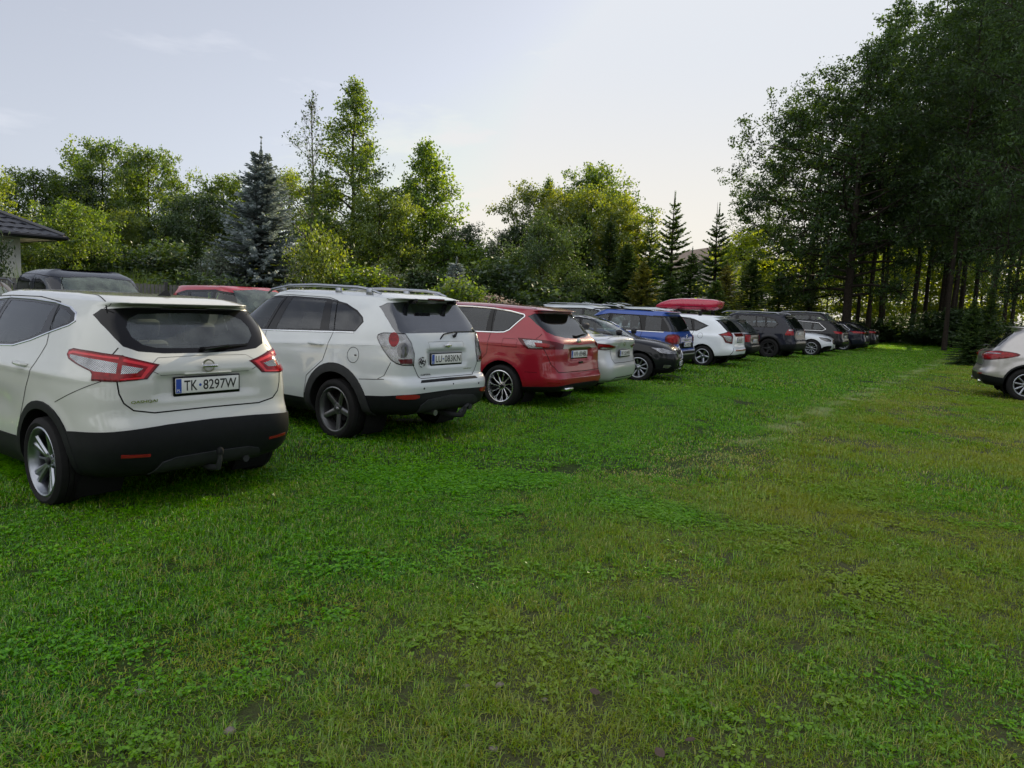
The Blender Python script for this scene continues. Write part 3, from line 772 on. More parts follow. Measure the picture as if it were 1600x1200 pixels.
def make_suv():
    L = 4.673; ar = [(1.0, .357, .435), (3.707, .357, .435)]
    rows = [(.15, .36, .82, .26, .2, .26, 6, 4), (.04, .42, .89, .36, .05, .36, 7, 4.5), (.0, .52, .918, .50, .0, .5, 7, 4.5), (.0, .60, .922, .62, .0, .62, 7.5, 4.5), (.0, .70, .925, .72, .02, .72, 7.5, 4.5),
            (.03, .745, .925, .80, .05, .80, 7.5, 4.5), (.075, .775, .925, .86, .08, .86, 7.5, 4.5), (.078, 1.0, .92, 1.0, .14, .98, 7.5, 4), (.11, 1.17, .90, 1.12, .5, 1.08, 7, 3.6),
            (.15, 1.265, .87, 1.22, 1.02, 1.19, 8, 3.4), (.27, 1.42, .80, 1.40, 1.42, 1.38, 10, 3.5), (.38, 1.56, .725, 1.56, 1.80, 1.57, 11, 3.8), (.42, 1.625, .675, 1.635, 2.0, 1.64, 11, 4),
            (.28, 1.655, .645, 1.68, 2.1, 1.67, 8, 4), (.45, 1.70, .56, 1.712, 2.2, 1.69, 5.5, 4), (.8, 1.72, .32, 1.73, 2.3, 1.71, 5, 4), (.9, 1.725, 0, 1.735, 2.35, 1.715, 5, 4)]
    def deform(g):
        x, y, z = g[:, :, 0], g[:, :, 1], g[:, :, 2]; back = x < 1.2
        g[:, :, 0] = x+back*(.035*win(z, .90, 1.07, .012)*(1-sm(.28, .34, y)) - .012*win(z, 1.085, 1.165, .01)*(1-sm(.28, .34, y)))
        side = y > .6
        g[:, :, 1] += side*(.008*np.exp(-((z-1.06-(2.0-x)*.045)/.03)**2)-.01*np.exp(-((z-.8)/.1)**2)*sm(1.5, 1.9, x))
        return arch_bulge(g, ar, .018, .2)
    P_ = paint('cool white paint', (.56, .595, .62), 0, .28)
    s = Shell(L, rows, tr=.055, cols=(76, 40), sharp=(5, 6, 12, 13), deform=deform, res=.03)
    root = empty('parked_car'); arch_cut(s, ar)
    s.region('sill', 'S', [(.8, .1), (L-.4, .1), (L-.4, .47), (1.4, .49), (.8, .55)], 'sill_cladding', M['plastic'], .006, .012, True)
    s.region('bumper', 'D', [(-.1, .1), (1.62, .1), (1.5, .4), (1.38, .56), (1.1, .575), (.8, .60), (.4, .61), (-.1, .62)], 'rear_bumper', M['plastic'], .004, .012)
    s.region('skid', 'R', [(-.02, .40), (.50, .39), (.50, .47), (.40, .53), (-.02, .56)], 'bumper_skid_plate', M['plastic_grey'], .016, .02)
    s.region('fbumper', 'E', [(-.1, .1), (1.5, .1), (1.42, .5), (-.1, .5)], 'front_bumper', M['plastic'], .006, .01)
    for i, (cx, cz, r) in enumerate(ar):
        s.region('flare%d' % i, 'S', circle(cx, cz, r+.10, 40), 'wheel_arch_trim', M['plastic_grey'], .012, .018, True)
        for f in s.cutpoly('S', circle(cx, cz, r, 30)): f[s.lay] = 1
    s.region('tailgate', 'R', [(-.02, .765), (.45, .765), (.49, .80), (.56, .92), (.60, 1.08), (.655, 1.2), (.715, 1.265), (.71, 1.40), (.68, 1.56), (.64, 1.63), (-.02, 1.645)], 'tailgate', None, 0)
    d_r = [(1.40, 1.635), (1.22, 1.6), (1.09, 1.25), (1.15, 1.05), (1.21, .9), (1.5, .7), (1.56, .42), (2.36, .42), (2.36, 1.2), (2.2, 1.65)]
    s.region('door_r', 'S', d_r, 'door', None, 0, 0, True, seam=.008)
    d_f = [(2.36, .42), (2.36, 1.2), (2.2, 1.65), (2.7, 1.6), (3.1, 1.45), (3.5, 1.2), (3.3, .95), (3.2, .42)]
    s.region('door_f', 'S', d_f, 'door', None, 0, 0, True, seam=.008)
    dlo = [(.66, 1.375), (.70, 1.43), (.82, 1.50), (1.05, 1.575), (1.4, 1.622), (2.1, 1.638), (2.4, 1.628), (2.73, 1.59), (3.1, 1.46), (3.4, 1.27), (3.42, 1.2), (2.74, 1.19), (1.23, 1.245), (.74, 1.262)]
    s.region('dlo', 'S', dlo, 'window_trim', M['gloss_black'], -.001, 0, True)
    s.region('quarter', 'S', [(.685, 1.375), (.72, 1.42), (.84, 1.485), (1.07, 1.557), (1.31, 1.59), (1.19, 1.262), (.75, 1.277)], 'quarter_window', M['glass_tint'], -.003, 0, True)
    s.region('win_r', 'S', [(1.43, 1.602), (2.08, 1.617), (2.19, 1.222), (1.35, 1.262)], 'window', M['glass_mid'], -.003, 0, True, parent='door_r')
    s.region('win_f', 'S', [(2.27, 1.61), (2.4, 1.605), (2.72, 1.565), (3.06, 1.445), (3.32, 1.27), (3.33, 1.225), (2.42, 1.215)], 'window', M['glass_clear'], -.003, 0, True, parent='door_f')
    s.region('rglass', 'R', [(-.02, 1.275), (.69, 1.27), (.70, 1.33), (.69, 1.45), (.665, 1.555), (.60, 1.60), (.4, 1.618), (-.02, 1.625)], 'rear_window', M['glass_sheen'], -.003, 0, parent='tailgate')
    s.region('wind', 'F', [(-.02, 1.22), (.62, 1.21), (.66, 1.35), (.56, 1.60), (-.02, 1.64)], 'windscreen', M['glass_wind'], -.002, 0)
    lamp = [(.775, 1.268), (.95, 1.275), (1.12, 1.272), (1.20, 1.25), (1.215, 1.215), (1.18, 1.16), (1.10, 1.07), (.99, .975), (.90, .935), (.80, .918), (.63, .915), (.625, 1.05), (.68, 1.17)]
    s.region('lamp_rim', 'D', lamp, 'taillight', M['gloss_black'], .004, .01, True)
    s.region('lamp', 'D', shrink(lamp, .011), 'lamp_lens', M['clear_lens'], .008, .006, True, parent='lamp_rim')
    s.region('lamp_u', 'D', circle(.95, 1.20, .078, 18), 'lamp_bulb_lens', M['red_lens'], .011, .004, True, parent='lamp_rim')
    s.region('lamp_m', 'D', circle(.81, 1.085, .085, 20), 'lamp_bulb_lens', M['smoke_lens'], .011, .004, True, parent='lamp_rim')
    s.region('lamp_l', 'D', [(.665, .94), (.84, .94), (.88, .985), (.67, .99)], 'lamp_bulb_lens', M['dark_red_lens'], .011, .004, True, parent='lamp_rim')
    s.region('refl', 'R', smoothpoly([(.53, .548), (.53, .60), (.76, .60), (.76, .55)], 1), 'reflector', M['reflector'], .014, .01, True)
    s.region('step', 'R', [(-.02, .722), (.50, .722), (.47, .748), (-.02, .752)], 'bumper_step_pad', M['plastic'], .004, .004)
    objs = s.emit(root, P_); tg = objs['tailgate'][0]
    finish_seams(s, root, extra=[('R', [(0, .765), (.45, .765), (.49, .80), (.56, .92)], .009), ('S', [(.60, .737), (.27, .76)], .007), ('D', [(1.19, .76), (1.09, .80), (.99, .95)], .007), ('S', circle(.712, 1.0, .088, 24)+[(.80, 1.0)], .006),
                 ('R', [(.0, 1.175), (.30, 1.172), (.30, 1.078), (0, 1.078)], .003), ('S', [(.30, 1.60), (.40, 1.62), (.5, 1.65)], .006)])
    chrome_line(s, root, 'window_chrome_strip', 'S', [(.76, 1.252), (1.23, 1.234), (2.74, 1.18), (3.38, 1.19)], .018, .006)
    chrome_line(s, root, 'door_crease_strip', 'S', [(.40, 1.128), (1.1, 1.098), (2.3, 1.038), (3.3, 1.0)], .006, .002, mat=P_)
    car_base(root, s, ar, None, None)
    add_wheels(root, 'five', .357, .235, .258, M['alloy_dark'], (1.0, 3.707), 1.62)
    plate(tg, 'LU 083KN', .092, .975)
    bow = MB(); bow.rbox(.058, .08, -.055, .055, 1.118, 1.143, .006); bow.rbox(.058, .08, -.022, .022, 1.106, 1.155, .006); bow.build('bow_tie_badge', M['chrome'], tg, True)
    link('badge_lettering', text_mesh('CAPTIVA', .16, .02, .003, .03, M['plastic_grey']), None, tg, (.071, .37, .805))
    link('badge_lettering', text_mesh('CHEVROLET', .15, .014, .003, .02, M['chrome']), None, tg, (.07, -.36, .845))
    link('badge_lettering', text_mesh('LT', .05, .024, .003, .02, M['chrome']), None, tg, (.118, -.58, 1.195))
    # round dark sticker: broken strokes
    st = MB()
    for a0, r0, r1 in ((20, .05, .06), (80, .048, .06), (150, .05, .06), (200, .045, .058), (265, .05, .06), (320, .045, .055)):
        for k in range(4):
            a = R(a0+k*11); b = R(a0+k*11+11)
            st.add([(.071, r*math.cos(t)+.43, r*math.sin(t)+.95) for r, t in ((r0, a), (r1, a), (r1, b), (r0, b))], [(0, 1, 2, 3)])
    for p in (((.40, .93), (.47, .96)), ((.41, .975), (.44, .925)), ((.44, .99), (.46, .94)), ((.39, .955), (.43, .965))):
        (a, b), (c, d) = p; st.tube([(.071, a, b), (.071, c, d)], .006, 5)
    st.build('tailgate_sticker', M['plate_ink'], tg)
    for yy, zz in ((.46, .66), (-.03, .68), (-.5, .66)): MB().lathe([(0, .012), (-.003, .011), (-.003, .001)], 12, M=Matrix.Translation((-.002, yy, zz)) @ Matrix.Rotation(R(-90), 4, 'Z')).build('parking_sensor', M['plastic'], root, True)
    wiper(root, (.13, .30, 1.21), (.235, -.50, 1.36), (.14, .0, 1.22)) if False else None
    wm = MB(); wm.tube([(.13, .10, 1.185), (.125, .02, 1.26), (.15, -.2, 1.285), (.16, -.50, 1.285)], [.012, .008, .007, .005], 6); wm.tube([(.16, -.16, 1.22), (.11, -.16, 1.24), (.11, -.2, 1.285)], [.022, .02, .008], 8); wm.build('wiper', M['gloss_black'], root, True)
    hg = MB()
    for yy in (.33, -.33): hg.rbox(.27, .40, yy-.022, yy+.022, 1.60, 1.66, .01)
    hg.build('glass_hinges', M['gloss_black'], tg, True)
    MB().rbox(.262, .30, -.13, .13, 1.648, 1.668, .006).build('brake_light', M['dark_red_lens'], tg, True)
    for sg in (1, -1):
        rl = MB(); pts = [(.62, sg*.56, 1.70), (.78, sg*.565, 1.742), (1.0, sg*.57, 1.765), (1.8, sg*.575, 1.78), (2.3, sg*.575, 1.765), (2.7, sg*.565, 1.71), (2.8, sg*.56, 1.66)]
        rl.tube(pts, [.012, .018, .02, .02, .02, .018, .012], 8)
        for x_ in (1.35, .80, 2.45): rl.rbox(x_-.05, x_+.05, sg*.57-.016, sg*.57+.016, 1.68, 1.76, .01)
        rl.build('roof_rail', M['alloy'], root, True)
    MB().tube([(.3, .24, .36), (.02, .24, .36)], .035, 12).build('exhaust_pipe', M['alloy_dark'], root, True)
    tb = MB(); tb.tube([(.35, -.05, .33), (.05, -.1, .30), (-.08, -.12, .31), (-.12, -.12, .38), (-.12, -.12, .42)], [.03, .03, .028, .022, .018], 10); tb.tube([(.2, -.36, .38), (.0, -.36, .38)], .034, 12); tb.tube([(-.02, -.12, .33), (.02, -.33, .41)], .02, 8)
    tb.build('tow_bar', M['plastic_grey'], root, True)
    handle(root, s, 1.34, 1.09, P_, parents=objs['door_r'], length=.24); handle(root, s, 2.5, 1.05, P_, parents=objs['door_f'], length=.24)
    lidk = MB(); lidk.rbox(.625, .65, .905, .922, .995, 1.012, .004); lidk.build('fuel_flap_catch', M['plastic_grey'], root)
    mirror(root, 3.25, .88, 1.15, P_)
    seats(root, [(1.45, .70, (0,), 1.3, .35), (2.35, .68, (.37, -.37), .52, .3)], M['seat']); cabin(root, L, 3.2, 1.18, .82)
    tag(root, 'cool white family SUV with silver roof rails and tinted rear glass, right of the crossover', 'car', 'cars parked in the near row')
    return root
car_b = make_suv(); place(car_b, (-.71, 8.193, .9338))

def make_mpv():
    L = 4.796; ar = [(1.0, .345, .405), (3.849, .345, .405)]
    rows = [(.12, .30, .83, .24, .2, .22, 6, 4), (.03, .37, .91, .33, .05, .3, 7, 4), (.0, .47, .935, .45, .0, .45, 7.5, 4), (.0, .515, .94, .55, .0, .55, 7.5, 4), (.045, .60, .947, .68, .02, .65, 7.5, 4), (.07, .75, .95, .80, .08, .75, 7.5, 4),
            (.08, .95, .945, .95, .25, .86, 7.5, 3.6), (.10, 1.04, .93, 1.04, .5, .96, 7.5, 3.4), (.15, 1.11, .905, 1.10, 1.0, 1.05, 7, 3.2), (.22, 1.16, .885, 1.15, 1.15, 1.10, 7.5, 3.2), (.40, 1.33, .82, 1.35, 1.7, 1.30, 9, 3.2), (.54, 1.47, .755, 1.50, 2.15, 1.47, 10, 3.6),
            (.58, 1.53, .715, 1.56, 2.35, 1.555, 10, 4), (.42, 1.56, .685, 1.60, 2.45, 1.58, 6, 4), (.62, 1.60, .60, 1.632, 2.55, 1.60, 5.5, 4), (1.0, 1.625, .33, 1.652, 2.6, 1.62, 5, 4), (1.1, 1.63, 0, 1.66, 2.65, 1.625, 5, 4)]
    def deform(g):
        x, y, z = g[:, :, 0], g[:, :, 1], g[:, :, 2]; back = x < 1.2
        g[:, :, 0] = x+back*.03*win(z, .80, .955, .012)*(1-sm(.30, .38, y))
        g[:, :, 1] += (y > .6)*(.012*np.exp(-((z-1.02)/.03)**2)-.012*np.exp(-((z-.75)/.1)**2)*sm(1.4, 1.8, x))
        return arch_bulge(g, ar, .016, .16)
    P_ = paint('deep red paint', (.27, .005, .018), .15, .3)
    s = Shell(L, rows, tr=.06, cols=(66, 36), sharp=(3, 4, 12, 13), deform=deform, res=.035)
    root = empty('parked_car'); arch_cut(s, ar)
    s.region('bumper', 'D', [(-.1, .1), (1.6, .1), (1.5, .36), (1.1, .385), (.75, .40), (.4, .43), (-.1, .43)], 'rear_bumper', M['plastic'], .006, .012)
    s.region('sill', 'S', [(.6, .1), (L-.4, .1), (L-.4, .31), (.6, .31)], 'sill_cladding', M['plastic'], .004, .01, True)
    s.region('tailgate', 'R', [(-.02, .61), (.66, .615), (.76, .74), (.80, .9), (.82, 1.0), (.80, 1.12), (.72, 1.2), (.715, 1.35), (.70, 1.5), (.64, 1.54), (-.02, 1.555)], 'tailgate', None)
    d_r = [(1.32, 1.585), (1.27, 1.2), (1.28, .85), (1.5, .62), (1.55, .34), (2.45, .34), (2.45, 1.15), (2.3, 1.61)]
    s.region('door_r', 'S', d_r, 'door', None, 0, 0, True, seam=.008)
    s.region('door_f', 'S', [(2.45, .34), (2.45, 1.15), (2.3, 1.61), (2.8, 1.57), (3.3, 1.40), (3.7, 1.15), (3.4, .9), (3.35, .34)], 'door', None, 0, 0, True, seam=.008)
    dlo = [(.72, 1.455), (.75, 1.495), (1.0, 1.54), (1.35, 1.575), (1.8, 1.59), (2.3, 1.59), (2.8, 1.54), (3.3, 1.37), (3.62, 1.16), (3.55, 1.13), (1.62, 1.17), (1.15, 1.18), (1.02, 1.19), (.93, 1.23)]
    s.region('dlo', 'S', dlo, 'window_trim', M['gloss_black'], -.001, 0, True)
    s.region('quarter', 'S', [(.765, 1.45), (.79, 1.475), (1.02, 1.515), (1.27, 1.54), (1.245, 1.205), (1.05, 1.215), (.97, 1.24)], 'quarter_window', M['glass_tint'], -.003, 0, True)
    s.region('win_r', 'S', [(1.39, 1.55), (1.8, 1.562), (2.2, 1.56), (2.32, 1.185), (1.38, 1.20)], 'window', M['glass_mid'], -.003, 0, True, parent='door_r')
    s.region('win_f', 'S', [(2.4, 1.555), (2.8, 1.51), (3.26, 1.35), (3.5, 1.18), (2.53, 1.185)], 'window', M['glass_mid'], -.003, 0, True, parent='door_f')
    s.region('rglass', 'R', [(-.02, 1.125), (.3, 1.14), (.54, 1.175), (.645, 1.225), (.69, 1.34), (.685, 1.465), (.60, 1.51), (-.02, 1.53)], 'rear_window', M['glass_tint'], -.003, 0, parent='tailgate')
    s.region('wind', 'F', [(-.02, 1.13), (.62, 1.12), (.66, 1.3), (.56, 1.52), (-.02, 1.56)], 'windscreen', M['glass_wind'], -.002, 0)
    lamp = [(.52, 1.03), (.80, 1.082), (1.05, 1.105), (1.35, 1.118), (1.60, 1.122), (1.56, 1.06), (1.50, 1.005), (1.42, .958), (1.2, .962), (.9, .972), (.60, .975)]
    s.region('lamp_rim', 'D', lamp, 'taillight', M['dark_red_lens'], .004, .01, True)
    s.region('lamp', 'D', [(1.12, 1.09), (1.5, 1.10), (1.46, 1.03), (1.39, .975), (1.12, .985)], 'lamp_lens', M['clear_lens'], .009, .004, True, parent='lamp_rim')
    s.region('lamp_s', 'D', [(1.28, 1.06), (1.0, 1.05), (.95, 1.03), (1.0, 1.0), (1.25, 1.005)], 'lamp_lens', M['red_lens'], .011, .004, True, parent='lamp_rim')
    s.region('garn', 'R', [(-.02, .965), (.55, .98), (.50, 1.045), (-.02, 1.025)], 'plate_garnish', M['chrome'], .008, .01, parent='tailgate')
    s.specs['garn']['mat'] = principled('brushed dark metal', (.30, .29, .26), .28, 1.)
    s.region('refl', 'R', [(.66, .445), (.80, .452), (.80, .468), (.66, .462)], 'reflector', M['reflector'], .008, .006, True)
    objs = s.emit(root, P_); tg = objs['tailgate'][0]
    finish_seams(s, root, extra=[('R', [(0, .61), (.66, .615), (.76, .74), (.80, .9), (.815, .97)], .009), ('R', [(.80, 1.12), (.72, 1.2)], .008), ('S', [(.73, .97), (1.0, .97), (1.0, 1.10), (.76, 1.10), (.73, 1.07), (.73, .97)], .005),
                 ('S', [(.35, .60), (.56, .60)], .006), ('T', [(.48, .58), (.8, .50), (1.5, .48), (2.4, .47)], .008), ('S', [(.50, 1.48), (.58, 1.53), (.68, 1.60)], .006)])
    chrome_line(s, root, 'window_chrome_strip', 'S', shrink(dlo, .006), .022, .005, True)
    chrome_line(s, root, 'bumper_chrome_strip', 'R', [(.66, .512), (0, .512)], .016, .006, mat=P_)
    car_base(root, s, ar, None, None)
    add_wheels(root, 'multi', .345, .235, .25, M['alloy_bright'], (1.0, 3.849), 1.66, cap=M['plastic'])
    plate(tg, 'WPR 8948L', .105, .885)
    MB().lathe([(0, .05), (-.008, .045), (-.012, .001)], 20, M=Matrix.Translation((.125, 0, 1.085)) @ Matrix.Scale(1.6, 4, (0, 1, 0)) @ Matrix.Rotation(R(-90), 4, 'Z')).build('oval_badge', M['chrome'], tg, True)
    MB().rbox(.055, .085, -.07, .07, .735, .765, .008).build('tailgate_grip', M['gloss_black'], tg, True)
    ex = MB(); ex.rbox(.0, .12, .30, .55, .315, .375, .02); ex.build('exhaust_trim', M['chrome'], root, True)
    wiper(root, (.24, -.05, 1.165), (.25, -.48, 1.195), (.22, 0, 1.16))
    handle(root, s, 1.62, 1.02, P_, parents=objs['door_r']); handle(root, s, 2.65, .98, P_, parents=objs['door_f'])
    mirror(root, 3.35, .9, 1.08, P_)
    seats(root, [(.9, .62, (0,), 1.2, .35), (1.75, .66, (0,), 1.3, .35), (2.6, .64, (.37, -.37), .52, .3)], M['seat']); cabin(root, L, 3.4, 1.1, .82)
    tag(root, 'deep red people carrier with silver window surround, between the white SUV and silver saloon', 'car', 'cars parked in the near row')
    return root
car_c = make_mpv(); place(car_c, (1.158, 11.345, R(55.5)))
# ---------------------------------------------------------------- the other cars
def rows_hatch(w, H, belt, xb=.15, xt=.5, hood=.95, cowl=1.05, top=2.0, lip=.1, zl=.24, bump=.62, n=8, hz=.93):
    t = H-.03; g = belt+(t-belt)
    return [(.14, zl+.05, w*.9, zl, .18, zl, 6, 4), (.03, zl+.12, w*.965, zl+.1, .04, zl+.1, 7, 4), (.0, .48, w*.99, .48, 0, .48, n, 4.5), (.0, bump-.04, w*.995, .6, .01, .6, n, 4.5), (.04, bump+.04, w, .72, .05, .70, n, 4.5),
            (.06, .86, w*.995, .86, .12, .80, n, 4), (.07, (.86+belt)/2, w*.985, .95, .3, hz-.05, n, 3.6), (xb, belt, w*.945, belt-.03, cowl, hz+.1, n, 3.3),
            (xb+(xt-xb)*.35, belt+(t-belt)*.38, w*.88, belt+(t-belt)*.36, cowl+(top-cowl)*.4, hz+.1+(H-.06-hz-.1)*.45, n+1, 3.4), (xb+(xt-xb)*.8, belt+(t-belt)*.75, w*.815, belt+(t-belt)*.75, cowl+(top-cowl)*.78, hz+.1+(H-.06-hz-.1)*.82, n+1, 3.6),
            (xt, t-.065, w*.765, t-.055, top, H-.07, n+1, 4), (xt-lip, t-.03, w*.73, t-.015, top+.1, H-.045, n-1, 4), (xt+.1, t+.0, w*.62, t+.012, top+.2, H-.02, 6, 4), (xt+.5, t+.02, w*.35, t+.026, top+.3, H-.008, 5, 4), (xt+.6, t+.022, 0, H, top+.35, H-.005, 5, 4)]
def rows_sedan(w, H, belt, xd=.62, xt=1.55, hood=.95, cowl=1.1, top=2.1, deck=1.05, zl=.2, hz=.9):
    t = H-.03
    return [(.14, zl+.05, w*.9, zl, .18, zl, 6, 4), (.03, zl+.12, w*.965, zl+.1, .04, zl+.1, 7, 4), (.0, .46, w*.99, .46, 0, .46, 8, 4.5), (.01, .60, w, .6, .01, .6, 8, 4.5), (.05, .70, w, .72, .05, .70, 8, 4.5),
            (.07, .86, w*.995, .84, .14, .78, 8, 4), (.05, deck-.03, w*.96, belt-.07, .3, hz-.06, 8, 3.6), (.10, deck, w*.90, belt-.03, .55, hz, 6, 3.4), (xd, deck+.035, w*.86, belt, cowl, hz+.08, 4, 3.3),
            (xd+(xt-xd)*.4, deck+(t-deck)*.42, w*.79, belt+(t-belt)*.38, cowl+(top-cowl)*.4, hz+.08+(H-hz-.14)*.45, 3.6, 3.4), (xd+(xt-xd)*.8, deck+(t-deck)*.82, w*.72, belt+(t-belt)*.78, cowl+(top-cowl)*.78, hz+.08+(H-hz-.14)*.84, 3.6, 3.6),
            (xt, t-.04, w*.66, t-.04, top, H-.07, 3.8, 4), (xt+.12, t-.01, w*.56, t, top+.12, H-.03, 4, 4), (xt+.4, t+.01, w*.32, t+.02, top+.25, H-.01, 4, 4), (xt+.5, t+.012, 0, H, top+.3, H-.005, 4, 4)]
ROW = 'cars parked in the near row'; ROW2 = 'cars parked in the row behind'
def gen(label, L, rows, w, wheels, pnt, pose, regs=(), doors=(), dlo=None, wins=(), rwin=None, wind=True, style='ten', rim=None, extra=(), chrome=None, plt=None, front_plate=None, group=ROW, cols=(40, 28), res=.06, low=None, flare=0., tr=.05, sharp=(), deform=None, seats_=True, name='parked_car', flare_mat=None, handles=(), mirr=None, glass_s=None, glass_r=None, cat='car', arch_extra=.055, kinder=None):
    (x1, x2, Rt, Rr) = wheels; ar = [(x1, Rt-.01, Rt+arch_extra), (x2, Rt-.01, Rt+arch_extra)]
    d0 = deform
    s = Shell(L, rows, tr=tr, cols=cols, sharp=sharp, res=res, deform=(lambda g: arch_bulge(d0(g) if d0 else g, ar, .014, .14)))
    root = empty(name); arch_cut(s, ar)
    lowz = low if low is not None else .30
    fm = flare_mat or M['plastic']
    s.region('sill', 'S', [(.6, .05), (L-.5, .05), (L-.5, lowz), (.6, lowz)], 'sill_cladding', fm, .004, .01, True)
    s.region('bumper', 'D', [(-.1, .05), (1.6, .05), (1.5, lowz+.05), (.8, lowz+.12), (-.1, lowz+.14)], 'rear_bumper', fm, .004, .01)
    s.region('fbumper', 'E', [(-.1, .05), (1.5, .05), (1.4, lowz+.02), (.8, lowz-.02), (-.1, lowz)], 'front_bumper', fm, .004, .01)
    if flare:
        for i, (cx, cz, r) in enumerate(ar):
            s.region('flare%d' % i, 'S', circle(cx, cz, r+flare, 30), 'wheel_arch_trim', fm, .01, .015, True)
            for f in s.cutpoly('S', circle(cx, cz, r, 30)): f[s.lay] = 1
    for i, d in enumerate(doors): s.region('door%d' % i, 'S', d, 'door', None, 0, 0, True, seam=.012)
    pre = [r for r in regs if r[0] == 'pill']; regs = [r for r in regs if r[0] != 'pill']
    for r in pre: s.region(*r)
    if dlo: s.region('dlo', 'S', dlo, 'window_trim', M['gloss_black'], -.001, 0, True)
    for i, (P, gm, dk) in enumerate(wins): s.region('win%d' % i, 'S', P, 'window', gm, -.003, 0, True, parent=dk)
    if rwin: s.region('rglass', 'R', rwin[0], 'rear_window', rwin[1], -.003, 0)
    if wind:
        zt = max(r[5] for r in rows); bz = rows[7][5] if len(rows) == 15 and rows[7][4] > .9 else rows[8][5]
        s.region('wind', 'F', wind if wind is not True else [(-.02, bz+.02), (w*.72, bz+.01), (w*.73, bz+.12), (w*.6, zt-.10), (-.02, zt-.06)], 'windscreen', M['glass_wind'], -.002, 0)
    for r in regs: s.region(*r)
    objs = s.emit(root, pnt)
    finish_seams(s, root, extra=extra)
    if chrome: chrome_line(s, root, 'window_chrome_strip', 'S', chrome[0], chrome[1], .006, chrome[2] if len(chrome) > 2 else False)
    car_base(root, s, ar, None, None)
    add_wheels(root, style, Rt, .22, Rr, rim or M['alloy'], (x1, x2), 2*w-.26)
    if plt: plate(root, plt[0], plt[1], plt[2], bold=.02)
    if front_plate: plate(root, front_plate[0], L-front_plate[1], front_plate[2], front=True, bold=.02)
    for i, (hx, hz) in enumerate(handles): handle(root, s, hx, hz, pnt, parents=objs.get('door%d' % i))
    if mirr: mirror(root, mirr[0], mirr[1], mirr[2], pnt)
    if seats_:
        H = max(r[3] for r in rows); b = rows[7][1]
        seats(root, [(L*.29, .58, (0,), 1.2, .35), (L*.47, .58, (.35, -.35), .5, .3)], M['seat']); MB().rbox(L*.66, L*.74, -w+.15, w-.15, .75, b-.08, .05).build('dashboard', M['dark'], root, True)
    tag(root, label, cat, group); place(root, pose)
    return root, s, objs
def rails(root, w, z, x0, x1, mat, name='roof_rail'):
    for sg in (1, -1):
        mb = MB(); mb.tube([(x0, sg*w, z-.05), (x0+.15, sg*w, z-.005), ((x0+x1)/2, sg*(w+.005), z+.012), (x1-.2, sg*w, z-.01), (x1, sg*w, z-.075)], [.012, .018, .018, .018, .012], 6); mb.build(name, mat, root, True)

# silver-white saloon, seen from behind
w = .89
r_, s_, o_ = gen('silver white saloon with slim red taillights, its rear just past the red people carrier', 4.63, rows_sedan(w, 1.435, .98, .55, 1.5, deck=1.08), w, (1.05, 3.70, .325, .215), paint('silver white paint', (.56, .58, .61), .35, .3), (2.17, 13.5, R(60)),
    [('lamp_rim', 'D', [(.42, .925), (.75, .975), (1.05, .99), (1.35, .985), (1.30, .93), (1.05, .87), (.85, .865), (.62, .885)], 'taillight', M['dark_red_lens'], .004, .01, True),
     ('lamp', 'D', [(.50, .938), (.76, .965), (1.05, .978), (1.31, .972), (1.2, .90), (1.03, .885), (1.0, .935), (.8, .935)], 'lamp_lens', M['red_lens'], .008, .004, True, 'lamp_rim'),
     ('lampc', 'D', [(.60, .892), (.85, .878), (.98, .882), (.96, .92), (.66, .912)], 'lamp_lens', M['clear_lens'], .008, .004, True, 'lamp_rim')],
    doors=[[(1.35, .32), (1.25, .7), (1.2, .98), (1.35, 1.2), (1.75, 1.38), (2.3, 1.39), (2.35, .32)], [(2.35, .32), (2.3, 1.39), (2.9, 1.30), (3.4, 1.02), (3.3, .32)]],
    dlo=[(1.0, 1.03), (1.3, 1.24), (1.7, 1.36), (2.3, 1.38), (2.8, 1.31), (3.35, 1.04), (3.3, .99), (2.0, 1.0)], wins=[([(1.42, 1.03), (1.5, 1.23), (1.75, 1.33), (2.25, 1.35), (2.3, 1.03)], M['glass_mid'], 'door0'), ([(2.38, 1.03), (2.36, 1.35), (2.78, 1.29), (3.25, 1.05)], M['glass_mid'], 'door1')],
    rwin=([(-.02, 1.13), (.56, 1.13), (.54, 1.2), (.46, 1.365), (-.02, 1.375)], M['glass_rear']), plt=('WE 5LH93', .03, .80), low=.10,
    extra=[('R', [(0, .62), (.5, .625), (.56, .70), (.60, .87)], .01), ('T', [(.16, 0), (.16, .6), (.3, .72), (.55, .66)], .01), ('R', [(0, .34), (.42, .35), (.52, .30)], .02)], cols=(52, 28), res=.045, handles=((1.6, .92), (2.6, .9)))
chrome_line(s_, r_, 'tail_chrome_strip', 'R', [(.58, .885), (.42, .90), (.34, .945)], .02, .006)
link('oval_badge', text_mesh('O', .10, .065, .004, .02, M['chrome']), None, r_, (.042, 0, .97))
link('model_lettering', text_mesh('COROLLA', .22, .022, .003, .02, M['chrome']), None, r_, (.058, .36, .70))

